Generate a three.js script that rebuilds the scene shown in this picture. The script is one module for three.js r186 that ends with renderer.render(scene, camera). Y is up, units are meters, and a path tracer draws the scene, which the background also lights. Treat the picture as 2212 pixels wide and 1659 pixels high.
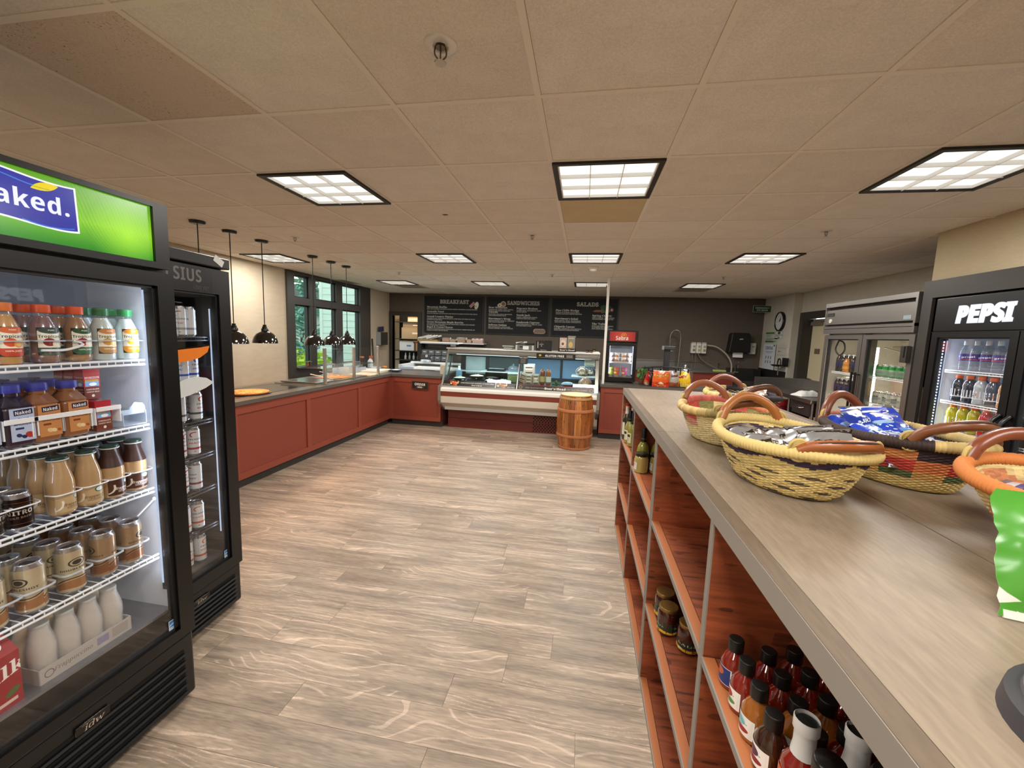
import * as THREE from 'three';
import { mergeGeometries } from 'three/addons/utils/BufferGeometryUtils.js';
import { RoundedBoxGeometry } from 'three/addons/geometries/RoundedBoxGeometry.js';
import { TextGeometry } from 'three/addons/geometries/TextGeometry.js';
import { FontLoader } from 'three/addons/loaders/FontLoader.js';
import { RectAreaLightUniformsLib } from 'three/addons/lights/RectAreaLightUniformsLib.js';

// ---------- camera, sky, exposure ----------
const scene = new THREE.Scene();
const camera = new THREE.PerspectiveCamera(2 * Math.atan(829.5 / 883.07) * 180 / Math.PI, 2212 / 1659, 0.05, 200);
camera.position.set(0, 1.6, 0);
camera.rotation.order = 'YXZ';
camera.rotation.set(-0.1179, 0.1706, 0.0330);
const renderer = new THREE.WebGLRenderer({ antialias: true });
renderer.toneMapping = THREE.LinearToneMapping;
renderer.toneMappingExposure = 1.0;
renderer.shadowMap.enabled = true;
RectAreaLightUniformsLib.init();
scene.background = new THREE.Color().setRGB(2.3, 2.5, 2.5);      // bright overcast daylight outside the window
const TROFFER = 32, TROFFER_COLOR = 0xfcf7f0;                       // the ceiling panels light the room
const COOLER_COLOR = 0xdfeaff;

// ---------- helpers ----------
let seed = 7;
const rnd = () => { seed = (seed + 0x6d2b79f5) | 0; let t = Math.imul(seed ^ (seed >>> 15), 1 | seed); t = (t + Math.imul(t ^ (t >>> 7), 61 | t)) ^ t; return ((t ^ (t >>> 14)) >>> 0) / 4294967296; };
const rr = (a, b) => a + (b - a) * rnd();
const hash = (x, y) => { let h = Math.imul(x | 0, 374761393) + Math.imul(y | 0, 668265263); h = Math.imul(h ^ (h >>> 13), 1274126177); return ((h ^ (h >>> 16)) >>> 0) / 4294967296; };
const noise = (x, y, px = 1e9, py = 1e9) => {   // value noise, wraps at px, py
  const xi = Math.floor(x), yi = Math.floor(y), fx = x - xi, fy = y - yi, w = (a, p) => ((a % p) + p) % p;
  const s = fx * fx * (3 - 2 * fx), t = fy * fy * (3 - 2 * fy), x0 = w(xi, px), x1 = w(xi + 1, px), y0 = w(yi, py), y1 = w(yi + 1, py);
  return (hash(x0, y0) * (1 - s) + hash(x1, y0) * s) * (1 - t) + (hash(x0, y1) * (1 - s) + hash(x1, y1) * s) * t;
};
const clamp = (v, a = 0, b = 1) => Math.min(b, Math.max(a, v));
const V = (x, y, z) => new THREE.Vector3(x, y, z);
// geometries
const clean = (g) => { const n = g.index ? g.toNonIndexed() : g; for (const k of Object.keys(n.attributes)) if (!['position', 'normal', 'uv'].includes(k)) n.deleteAttribute(k); if (!n.attributes.uv) n.setAttribute('uv', new THREE.BufferAttribute(new Float32Array(n.attributes.position.count * 2), 2)); n.groups = []; return n; };
const M = (...gs) => { const f = gs.flat(); return f.length === 1 ? f[0] : mergeGeometries(f.map(clean)); };
const B = (w, h, d, x = 0, y = 0, z = 0) => new THREE.BoxGeometry(w, h, d).translate(x, y, z);
const BX = (x0, x1, y0, y1, z0, z1) => B(Math.abs(x1 - x0), Math.abs(y1 - y0), Math.abs(z1 - z0), (x0 + x1) / 2, (y0 + y1) / 2, (z0 + z1) / 2);
const RB = (w, h, d, r = 0.01, x = 0, y = 0, z = 0, s = 2) => new RoundedBoxGeometry(w, h, d, s, Math.min(r, w / 2.01, h / 2.01, d / 2.01)).translate(x, y, z);
const CY = (rt, rb, h, x = 0, y = 0, z = 0, s = 20) => new THREE.CylinderGeometry(rt, rb, h, s).translate(x, y + h / 2, z);   // y = its foot
const LA = (pts, s = 24) => new THREE.LatheGeometry(pts.map(([r, y]) => new THREE.Vector2(Math.max(r, 1e-5), y)), s);
const SP = (r, x = 0, y = 0, z = 0, sx = 1, sy = 1, sz = 1, s = 16) => new THREE.SphereGeometry(r, s, Math.round(s * 0.7)).scale(sx, sy, sz).translate(x, y, z);
const TU = (pts, r, seg = 24, rs = 8, closed = false) => new THREE.TubeGeometry(new THREE.CatmullRomCurve3(pts.map((p) => V(...p)), closed, 'centripetal'), seg, r, rs, closed);
const BAR = (a, b, r, s = 8) => { const A = V(...a), D = V(...b).sub(A), g = new THREE.CylinderGeometry(r, r, D.length(), s); g.applyQuaternion(new THREE.Quaternion().setFromUnitVectors(V(0, 1, 0), D.clone().normalize())); return g.translate(A.x + D.x / 2, A.y + D.y / 2, A.z + D.z / 2); };
const EX = (pts, depth, bevel = 0) => { const s = new THREE.Shape(pts.map(([x, y]) => new THREE.Vector2(x, y))); return new THREE.ExtrudeGeometry(s, { depth, bevelEnabled: bevel > 0, bevelSize: bevel, bevelThickness: bevel, bevelSegments: 2, curveSegments: 8 }); };
const PL = (w, h) => new THREE.PlaneGeometry(w, h);
function uvm(g, k = 1, ou = 0, ov = 0, swap = false) {   // texture coordinates in metres from the flattest side, k repeats a metre
  g = clean(g); const p = g.attributes.position, n = g.attributes.normal, uv = g.attributes.uv;
  for (let i = 0; i < p.count; i++) {
    const ax = Math.abs(n.getX(i)), ay = Math.abs(n.getY(i)), az = Math.abs(n.getZ(i));
    let u, v; if (ay >= ax && ay >= az) [u, v] = [p.getX(i), p.getZ(i)]; else if (ax >= az) [u, v] = [p.getZ(i), p.getY(i)]; else [u, v] = [p.getX(i), p.getY(i)];
    if (swap) [u, v] = [v, u];
    uv.setXY(i, u * k + ou, v * k + ov);
  }
  return g;
}
// textures
const canvas = (w, h, draw) => { const c = document.createElement('canvas'); c.width = w; c.height = h; const x = c.getContext('2d'); draw(x, w, h); const t = new THREE.CanvasTexture(c); t.colorSpace = THREE.SRGBColorSpace; t.wrapS = t.wrapT = THREE.RepeatWrapping; return t; };
const pixels = (w, h, f, srgb = true) => { const d = new Uint8Array(w * h * 4); for (let y = 0; y < h; y++) for (let x = 0; x < w; x++) { const c = f(x, y), o = (y * w + x) * 4; d[o] = clamp(c[0], 0, 255); d[o + 1] = clamp(c[1], 0, 255); d[o + 2] = clamp(c[2], 0, 255); d[o + 3] = 255; } const t = new THREE.DataTexture(d, w, h); t.magFilter = THREE.LinearFilter; t.wrapS = t.wrapT = THREE.RepeatWrapping; if (srgb) t.colorSpace = THREE.SRGBColorSpace; t.needsUpdate = true; return t; };
const text = (x, s, px, py, size, color, font = 'bold', align = 'center', fam = 'sans-serif', maxw) => { x.fillStyle = color; x.font = `${font} ${size}px ${fam}`; x.textAlign = align; x.textBaseline = 'middle'; x.fillText(s, px, py, maxw); };
// materials
const mats = new Map();
const S = (color, roughness = 0.6, metalness = 0, extra = {}) => { const k = Object.values(extra).some((v) => v?.isTexture) ? null : JSON.stringify([color, roughness, metalness, extra]); if (k && mats.has(k)) return mats.get(k); const phys = ['clearcoat', 'transmission', 'sheen', 'ior', 'thickness', 'specularIntensity'].some((e) => e in extra); const m = new THREE[phys ? 'MeshPhysicalMaterial' : 'MeshStandardMaterial']({ color, roughness, metalness, ...extra }); if (k) mats.set(k, m); return m; };
const GLASS = S(0xffffff, 0.02, 0, { transmission: 1, ior: 1.45 });
const CLEAR = S(0xf4fbff, 0.05, 0, { transmission: 0.92, ior: 1.4 });
const BLACK = S(0x0b0b0c, 0.32), BLACKMATTE = S(0x101011, 0.6), CHROME = S(0xd8d8d8, 0.16, 1), STEEL = S(0xa8a6a2, 0.32, 1), WHITE = S(0xf1f1ee, 0.45);
const GLOW = (c, i) => new THREE.MeshStandardMaterial({ color: 0x111111, emissive: c, emissiveIntensity: i, roughness: 0.5 });
const PRINT = (t, rough = 0.5, extra = {}) => S(0xffffff, rough, 0, { map: t, ...extra });
// things and parts
const taken = new Map();
const numbered = (n) => { const k = taken.get(n) ?? 0; taken.set(n, k + 1); return k ? `${n}_${String(k).padStart(3, '0')}` : n; };
function mesh(name, g, m) { const o = new THREE.Mesh(g, m); o.name = name; o.castShadow = o.receiveShadow = true; return o; }
function part(parent, name, g, m, p, r) { const o = mesh(name, g, m); if (p) o.position.set(...p); if (r) o.rotation.set(...r); parent.add(o); return o; }
const tag = (o, label, category, group) => { Object.assign(o.userData, { label, category }); if (group) o.userData.group = group; return o; };
function thing(name, label, category, p = [0, 0, 0], ry = 0, group) { const o = new THREE.Group(); o.name = numbered(name); o.position.set(...p); o.rotation.y = ry; scene.add(o); return tag(o, label, category, group); }
function single(name, label, category, g, m, p = [0, 0, 0], r = [0, 0, 0], group) { const o = mesh(numbered(name), g, m); o.position.set(...p); o.rotation.set(...r); scene.add(o); return tag(o, label, category, group); }
function dup(o, p, ry = o.rotation.y, label, group) { const c = o.clone(); c.name = numbered(o.name.replace(/_\d{3}$/, '')); c.userData = { ...o.userData }; scene.add(c); c.position.set(...p); c.rotation.y = ry; if (label) c.userData.label = label; if (group) c.userData.group = group; return c; }
function struct(name, g, m) { const o = mesh(numbered(name), g, m); o.userData.kind = 'structure'; scene.add(o); return o; }
function area(w, h, p, look, color, intensity) { const l = new THREE.RectAreaLight(color, intensity, w, h); l.position.set(...p); l.lookAt(...look); l.name = 'lamp_glow'; scene.add(l); return l; }
const C = 2.5416, T0X = -0.8405, T0Z = -1.121, TS = 0.6096;     // ceiling height and its tile grid

// ---------- room shell ----------
const plankTones = [[0.95, 0.935, 0.92], [1, 1, 1], [1.03, 1.02, 1.0], [0.97, 0.955, 0.94]];
const woodMap = pixels(1024, 512, (x, y) => {   // limed oak plank grain, 1.22 m by 0.6 m
  const u = x / 1024, v = y / 512, w = noise(u * 6, v * 9, 6, 9) * 0.05 + noise(u * 16, v * 24, 16, 24) * 0.012;
  const rings = Math.abs(Math.sin((v + w) * 95 + noise(u * 3, v * 5, 3, 5) * 16)), fine = noise(u * 40, v * 420, 40, 420), fine2 = noise(u * 14, v * 200, 14, 200), blot = noise(u * 4, v * 12, 4, 12), streak = noise(u * 5, v * 46, 5, 46);
  let k = 0.84 + 0.12 * (blot - 0.5) + 0.2 * (streak - 0.5) + 0.16 * (fine - 0.5) + 0.12 * (fine2 - 0.5);
  const lime = rings > 0.965 && blot > 0.5 ? 0.16 : 0; k += lime;
  return [212 * k, 190 * k, 167 * k + lime * 30];
});
const plankMats = plankTones.map((t) => { const m = S(0xffffff, 0.42, 0, { map: woodMap, bumpMap: woodMap, bumpScale: 0.0004 }); m.color.setRGB(0.74 * t[0], 0.74 * t[1], 0.74 * t[2]); return m; });
const floor = struct('floor', BX(-4.95, 4.1, -0.12, -0.004, -9.75, 2.7), S(0x8c7a66, 0.5));
{ // planks laid across the aisle, each its own piece
  const PW = 0.178, PLn = 1.22, geos = [];
  for (let k = 0; k < 8; k++) { const g = uvm(B(PLn - 0.0014, 0.004, PW - 0.0014, 0, -0.002, 0), 1 / 1.22, k * 0.137, k * 0.29); geos.push(g); }
  let n = 0;
  for (let r = 0; r < 38; r++) {
    const z = -6.86 + PW * (r + 0.5), off = (hash(r, 3) * PLn) % PLn;
    for (let x = -3.95 + off - PLn / 2; x < 0.72 + PLn / 2; x += PLn) { if (x < -3.7 && z > -6) continue; part(floor, 'plank', geos[(n * 5 + r * 3) % 8], plankMats[Math.floor(hash(r, n) * 4)], [x, 0, z]); n++; }
  }
}
// ceiling: slab, lay-in tiles, tees
const tileNoise = pixels(512, 512, (x, y) => { const n = noise(x / 4, y / 4, 128, 128), f = noise(x / 1.6, y / 1.6, 320, 320), b = noise(x / 60, y / 60, 8, 8); const k = 236 + 14 * (n - 0.5) + 18 * (f - 0.5) + 8 * (b - 0.5); return [k, k * 0.985, k * 0.96]; });
const tileSpecks = pixels(512, 512, (x, y) => { const n = noise(x / 4, y / 4, 128, 128), b = noise(x / 70, y / 70, 7, 7), s = noise(x / 3.4 + 9, y / 3.4 + 4, 150, 150); let k = 228 + 14 * (n - 0.5); const cx = Math.hypot(x - 300, y - 250) / 300; if (s > 0.80 + 0.16 * cx) k -= 90 * (b * 0.6 + 0.5); return [k, k * 0.97, k * 0.93]; });
const ceiling = struct('ceiling', BX(-4.95, 4.1, C + 0.02, C + 0.16, -9.75, 2.7), S(0xd9d0c4, 0.9));
const TILE = S(0xf4f0ea, 0.92, 0, { map: tileNoise, bumpMap: tileNoise, bumpScale: 0.0008 }), TILE2 = S(0xefe9e1, 0.92, 0, { map: tileNoise }), TILEY = S(0xd9c7a2, 0.92, 0, { map: tileNoise }), TILEW = S(0xf4efe8, 0.92, 0, { map: tileNoise }), TILES = S(0xece2d6, 0.92, 0, { map: tileSpecks }), TEE = S(0xe6ddd0, 0.6);
const LIGHTS = [[-2, 2], [1, 2], [4, 2], [-6, 6], [-2, 6], [1, 6], [4, 6], [-5, 10], [-2, 10], [1, 10], [4, 10], [-2, -2], [1, -2], [-5, -2], [-2, -5], [1, -5], [4, -2]];
const VENTS = [[-5, 11], [4, 11], [-7, 10]];
const isLight = (i, j) => LIGHTS.some(([a, b]) => a === i && b === j) || VENTS.some(([a, b]) => a === i && b === j);
{
  const tileG = uvm(B(TS - 0.026, 0.014, TS - 0.026, 0, 0.011, 0), 1 / TS);
  const special = { '-2,0': TILES, '1,3': TILEY, '4,8': TILEW, '-6,4': TILEW, '4,3': TILEW, '3,3': TILE2, '2,3': TILE2, '-1,3': TILE2, '0,3': TILE2 };
  for (let j = -2; j < 14; j++) for (let i = -7; i < 8; i++) {
    if (isLight(i, j)) continue;
    const x0 = Math.max(T0X + TS * i, -4.8), x1 = Math.min(T0X + TS * (i + 1), 3.88), z1 = T0Z - TS * j, z0 = Math.max(z1 - TS, -9.6);
    if (x1 - x0 < 0.04 || z1 - z0 < 0.04 || (x0 > 2.8 && z0 > -3.6)) continue;
    const full = x1 - x0 > TS - 0.001 && z1 - z0 > TS - 0.001;
    part(ceiling, 'ceiling_tile', full ? tileG : uvm(B(x1 - x0 - 0.026, 0.014, z1 - z0 - 0.026, 0, 0.011, 0), 1 / TS), special[`${i},${j}`] ?? (hash(i + 40, j + 40) > 0.7 ? TILE2 : TILE), [(x0 + x1) / 2, C, (z0 + z1) / 2]);
  }
  for (let i = -6; i < 8; i++) part(ceiling, 'ceiling_tee', BX(T0X + TS * i - 0.012, T0X + TS * i + 0.012, C, C + 0.03, i > 5 ? -4.03 : 2.6, -9.6), TEE);
  for (let j = -6; j < 14; j++) part(ceiling, 'ceiling_tee', BX(-4.8, j < 5 ? 2.82 : 3.88, C + 0.0006, C + 0.03, T0Z - TS * j - 0.012, T0Z - TS * j + 0.012), TEE);
  part(ceiling, 'tile_hole', new THREE.CircleGeometry(0.02, 9).rotateX(Math.PI / 2).scale(1.3, 1, 0.8), S(0x2a1d14, 0.9), [-1.152, C + 0.0035, -3.27]);
}
// walls
const wallTex = pixels(256, 256, (x, y) => { const k = 246 + 10 * (noise(x / 3, y / 3, 85, 85) - 0.5) + 6 * (noise(x / 40, y / 40, 6, 6) - 0.5); return [k, k, k]; });
const BEIGE = S(0xc9bba3, 0.8, 0, { map: wallTex }), ACCENT = S(0x5f554b, 0.75, 0, { map: wallTex }), GREYW = S(0xc9c4b6, 0.8, 0, { map: wallTex }), DARKTRIM = S(0x37322d, 0.5), BASE = S(0x3a3530, 0.6);
struct('wall_left', M(BX(-4.95, -4.8, 0, C + 0.02, -6.05, 2.7), BX(-4.95, -4.8, 0, C + 0.02, -9.75, -8.5), BX(-4.95, -4.8, 0, 0.84, -8.5, -6.05), BX(-4.95, -4.8, 2.5, C + 0.02, -8.5, -6.05)), BEIGE);
struct('wall_back', M(BX(-4.8, -4.72, 0, C + 0.02, -9.72, -9.6), BX(-4.04, 3.9, 0, C + 0.02, -9.72, -9.6), BX(-4.72, -4.04, 2.03, C + 0.02, -9.72, -9.6)), ACCENT);
struct('wall_right', M(BX(3.88, 4.05, 0, C + 0.02, -7.3, -1.2), BX(3.88, 4.05, 0, C + 0.02, -9.72, -8.2), BX(3.88, 4.05, 2.08, C + 0.02, -8.2, -7.3), BX(3.74, 3.88, 0, C + 0.02, -9.6, -8.36)), GREYW);
struct('wall_right_front', M(BX(2.82, 2.97, 0, C + 0.02, -4.03, -3.96), BX(2.82, 2.97, 2.12, C + 0.02, -3.96, -1.5), BX(2.82, 2.97, 0, C + 0.02, -1.5, 2.7), BX(2.97, 4.05, 0, C + 0.02, -1.5, -1.35)), S(0xcdbf9f, 0.8, 0, { map: wallTex }));
struct('wall_front', BX(-4.95, 2.97, 0, C + 0.02, 2.6, 2.75), BEIGE);
struct('ceiling_alcove', BX(2.97, 3.88, 2.12, 2.2, -4.03, -1.35), S(0xd9d0c4, 0.9));
// cased opening round the right-hand coolers
const op = struct('trim_1', BX(2.795, 2.985, 2.02, 2.16, -4.06, -1.4), DARKTRIM);
part(op, 'jamb', BX(2.795, 2.985, 0, 2.02, -4.06, -3.96), DARKTRIM); part(op, 'jamb', BX(2.795, 2.985, 0, 2.02, -1.5, -1.4), DARKTRIM);
// storeroom behind the doorway
struct('wall_storeroom', M(BX(-5.6, -3.2, 0, C, -11.5, -11.4), BX(-5.6, -5.5, 0, C, -11.4, -9.72), BX(-4.0, -3.9, 0, C, -11.4, -9.72), BX(-5.6, -3.2, C, C + 0.1, -11.5, -9.72)), S(0xb9ab93, 0.8));
const dw = struct('door_1', BX(-4.86, -3.95, 2.0, 2.1, -9.62, -9.575), DARKTRIM);
part(dw, 'jamb', BX(-4.8, -4.72, 0, 2.0, -9.74, -9.575), DARKTRIM); part(dw, 'jamb', BX(-4.05, -3.95, 0, 2.0, -9.74, -9.575), DARKTRIM);
part(dw, 'door_leaf', BX(-4.07, -4.05, 0.01, 2.0, -10.5, -9.75), S(0x8f8473, 0.6));
struct('baseboard_back', BX(-3.95, 3.74, 0, 0.1, -9.6, -9.59), BASE);
// side door on the right wall
const rd = struct('door_2', BX(3.83, 3.885, 2.06, 2.18, -8.3, -7.2), DARKTRIM);
part(rd, 'jamb', BX(3.83, 4.05, 0, 2.06, -8.3, -8.18), DARKTRIM); part(rd, 'jamb', BX(3.83, 4.05, 0, 2.06, -7.32, -7.2), DARKTRIM);
const leaf = part(rd, 'door_leaf', BX(4.0, 4.04, 0.01, 2.06, -8.18, -7.32), S(0xcabf9f, 0.55));
part(leaf, 'lever_handle', M(CY(0.02, 0.02, 0.02).rotateZ(Math.PI / 2).translate(3.98, 1.0, -8.08), B(0.015, 0.02, 0.12, 3.965, 1.0, -8.03)), STEEL);
part(leaf, 'door_sign', B(0.006, 0.09, 0.16, 3.997, 1.5, -7.95), S(0x6a5a45, 0.6));
part(leaf, 'door_closer', M(B(0.05, 0.06, 0.3, 3.97, 1.98, -8.0), B(0.02, 0.02, 0.4, 3.96, 2.02, -7.9)), S(0x8f877a, 0.4, 0.5));
// window
const wz = (z0, z1, y0, y1, d0 = -4.9, d1 = -4.78) => BX(d0, d1, y0, y1, z0, z1);
const WFR = S(0x3d3a37, 0.45), win = struct('window_1', M(wz(-6.17, -6.0, 0.775, 2.535, -4.9, -4.765), wz(-8.62, -8.2, 0.775, 2.535, -4.9, -4.765), wz(-8.2, -6.17, 0.775, 0.93, -4.9, -4.765), wz(-8.2, -6.17, 2.49, 2.535, -4.9, -4.765)), WFR);
part(win, 'mullion', wz(-6.74, -6.57, 0.93, 2.49), WFR); part(win, 'mullion', wz(-7.56, -7.36, 0.93, 2.49), WFR);
part(win, 'transom', wz(-8.2, -6.17, 2.0, 2.12, -4.9, -4.77), WFR);
part(win, 'window_sill', BX(-4.9, -4.72, 0.915, 0.945, -8.2, -6.17), WFR);
for (const [a, b] of [[-6.57, -6.17], [-7.36, -6.74], [-8.2, -7.56]]) for (const [c, d] of [[0.93, 2.0], [2.12, 2.49]]) {
  part(win, 'window_pane', B(0.006, d - c, b - a, -4.85, (c + d) / 2, (a + b) / 2), S(0xeef7f4, 0.02, 0, { transmission: 1, ior: 1.45 }));
  part(win, 'sash', M(BX(-4.87, -4.82, c, d, a, a + 0.022), BX(-4.87, -4.82, c, d, b - 0.022, b), BX(-4.87, -4.82, c, c + 0.022, a, b), BX(-4.87, -4.82, d - 0.022, d, a, b)), S(0x1d1d1e, 0.4));
}

// ---------- ceiling fittings ----------
{
  const ring = (o, i, y0, y1) => M(BX(-o, o, y0, y1, i, o), BX(-o, o, y0, y1, -o, -i), BX(-o, -i, y0, y1, -i, i), BX(i, o, y0, y1, -i, i));
  const frameG = ring(0.298, 0.27, -0.012, 0.016), blade = [], LENS = GLOW(0xfffaf0, 1.12), LOUV = S(0xf4f4f2, 0.35);
  for (const k of [-0.09, 0.09]) { blade.push(B(0.004, 0.022, 0.54, k, -0.001, 0), B(0.54, 0.022, 0.004, 0, -0.001, k)); }
  const bladeG = M(blade), lensG = B(0.54, 0.003, 0.54, 0, 0.0125, 0), innerG = ring(0.27, 0.262, -0.006, 0.011);
  for (const [i, j] of LIGHTS) {
    const x = T0X + TS * (i + 0.5), z = T0Z - TS * (j + 0.5);
    const t = thing('ceiling_light', 'recessed square ceiling light with nine-cell louvre and dark frame', 'ceiling light', [x, C, z], 0, 'recessed ceiling lights');
    part(t, 'frame', frameG, S(0x16140f, 0.5)); part(t, 'louver', bladeG, LOUV); part(t, 'reflector_rim', innerG, LOUV); part(t, 'diffuser', lensG, LENS);
    area(0.52, 0.52, [x, C - 0.016, z], [x, 0, z], TROFFER_COLOR, TROFFER);
  }
  for (const [i, j] of VENTS) {
    const x0 = Math.max(-4.78, T0X + TS * i), x1 = T0X + TS * (i + 1), x = (x0 + x1) / 2, z = T0Z - TS * (j + 0.5), w = (x1 - x0) / 2 - 0.01, t = thing('ceiling_vent', ['metal ceiling air vent above the menu boards', 'metal ceiling air vent over the wash-up sink', 'narrow ceiling vent beside the window wall'][VENTS.findIndex((v) => v[0] === i && v[1] === j)], 'vent', [x, C, z]);
    part(t, 'backing', BX(-w, w, 0.01, 0.015, -0.295, 0.295), S(0x2b2823, 0.8));
    part(t, 'frame', M(BX(-w, w, -0.006, 0.012, 0.25, 0.295), BX(-w, w, -0.006, 0.012, -0.295, -0.25), BX(-w, -w + 0.045, -0.006, 0.012, -0.25, 0.25), BX(w - 0.045, w, -0.006, 0.012, -0.25, 0.25)), S(0xb9ae9d, 0.6));
    for (let k = 0; k < 9; k++) part(t, 'slat', B(w * 2 - 0.09, 0.004, 0.035).rotateX(0.6), S(0xa69b8b, 0.5), [0, 0, -0.22 + k * 0.055]);
  }
  const heads = [[-0.519, -1.405, 'chrome sprinkler head in the ceiling above the aisle floor', 1.35], [-0.532, -3.943, 'small sprinkler head in ceiling in line with the sandwich board'], [1.927, -3.907, 'small sprinkler head in ceiling above the woven baskets'], [-3.03, -3.951, 'small sprinkler head in ceiling beside the hanging lamps'], [-2.959, -6.25, 'small sprinkler head in ceiling above the counter corner'], [-0.533, -6.376, 'small sprinkler head in ceiling above the deli case'], [1.93, -6.477, 'small sprinkler head on the paler ceiling tile']];
  for (const [x, z, label, s = 1] of heads) {
    const t = thing('sprinkler_head', label, 'sprinkler', [x, C, z], 0.4); t.scale.setScalar(s);
    part(t, 'escutcheon', LA([[0.018, 0.003], [0.02, -0.004], [0.04, -0.001], [0.042, 0.004]], 24), S(0xd9d4cb, 0.35, 0.3));
    part(t, 'bulb_frame', M(TU([[-0.012, 0, 0], [-0.014, -0.02, 0], [0, -0.036, 0]], 0.002, 8, 6), TU([[0.012, 0, 0], [0.014, -0.02, 0], [0, -0.036, 0]], 0.002, 8, 6), CY(0.002, 0.002, 0.03, 0, -0.034, 0, 6), CY(0.012, 0.012, 0.008, 0, -0.004, 0, 12)), S(0x6b6256, 0.3, 0.8));
    part(t, 'deflector', CY(0.016, 0.014, 0.002, 0, -0.04, 0, 14), S(0xb9b4aa, 0.3, 0.8));
  }
  const sd = thing('smoke_detector', 'round white smoke detector on the ceiling', 'smoke detector', [0.069, C, -5.733]);
  part(sd, 'base', CY(0.07, 0.065, 0.016, 0, -0.014, 0, 28), WHITE); part(sd, 'cover', LA([[0.001, -0.05], [0.03, -0.05], [0.05, -0.04], [0.056, -0.014]], 28), WHITE); part(sd, 'indicator', SP(0.003, 0.03, -0.049, 0), S(0x882222, 0.3));
}
// pendant heat lamps over the left counter
{
  const domeIn = [[0.03, 0.125], [0.058, 0.118], [0.088, 0.095], [0.11, 0.06], [0.122, 0.02], [0.125, 0.0]], GB = S(0x0c0a0a, 0.12, 0, { clearcoat: 1, clearcoatRoughness: 0.05 });
  const shade = M(LA([[0.129, 0], [0.126, 0.022], [0.113, 0.064], [0.09, 0.1], [0.06, 0.123], [0.032, 0.13]], 40)), inner = LA(domeIn, 40);
  const lab = ['hanging black dome lamp whose cord passes behind the can cooler', 'black dome lamp over the counter next to the tall can cooler', 'black dome lamp hanging just past the pizza', 'black dome lamp hanging before the window, first of its three', 'black dome lamp hanging before the window, middle of its three', 'black dome lamp hanging before the window, furthest along the counter'];
  [-3.32, -3.667, -4.08, -4.935, -5.33, -5.706].forEach((z, k) => {
    const y = k < 3 ? 1.425 : 1.385, t = thing('pendant_lamp', lab[k], 'pendant lamp', [-3.54, y, z], 0, 'dome lamps above the hot counter');
    part(t, 'shade', shade, GB); part(t, 'shade_lining', inner, S(0xdad2c4, 0.4));
    part(t, 'socket', LA([[0.001, 0.205], [0.018, 0.205], [0.018, 0.185], [0.026, 0.182], [0.026, 0.165], [0.034, 0.16], [0.036, 0.13], [0.032, 0.124]], 24), S(0x0d0c0c, 0.3));
    part(t, 'cord', CY(0.0045, 0.0045, C - 0.025 - y - 0.2, 0, 0.2, 0, 8), BLACKMATTE);
    part(t, 'canopy', LA([[0.001, C - y - 0.024], [0.045, C - y - 0.024], [0.06, C - y - 0.018], [0.064, C - y]], 28), S(0x131212, 0.35));
    part(t, 'bulb', SP(0.032, 0, 0.07, 0, 1, 1.1, 1), GLOW(0xffc27a, 3));
    const l = new THREE.PointLight(0xffb878, 0.45, 0, 2); l.position.set(-3.54, y + 0.07, z); l.castShadow = true; l.name = 'pendant_bulb'; scene.add(l);
  });
}

// ---------- island of shelf units ----------
const stain = pixels(512, 512, (x, y) => { const u = x / 512, v = y / 512, s = noise(u * 8, v * 90, 8, 90), b = noise(u * 5, v * 9, 5, 9), f = noise(u * 30, v * 240, 30, 240), d = noise(u * 14 + 3, v * 60, 14, 60); let k = 0.86 + 0.26 * (b - 0.5) + 0.2 * (s - 0.5) + 0.12 * (f - 0.5); if (d > 0.82) k -= 0.22; return [178 * k, 100 * k, 66 * k]; });
const laminate = pixels(512, 512, (x, y) => { const u = x / 512, v = y / 512, s = noise(u * 120, v * 7, 120, 7), b = noise(u * 6, v * 4, 6, 4), f = noise(u * 250, v * 40, 250, 40); const k = 0.93 + 0.08 * (b - 0.5) + 0.06 * (s - 0.5) + 0.1 * (f - 0.5); return [166 * k, 153 * k, 137 * k]; });
const STAIN = S(0xf0dccc, 0.5, 0, { map: stain }), LAMI = S(0xdfd8cf, 0.5, 0, { map: laminate }), EDGE = S(0x8d857c, 0.55), LIP = S(0xb06a3e, 0.5);
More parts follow.
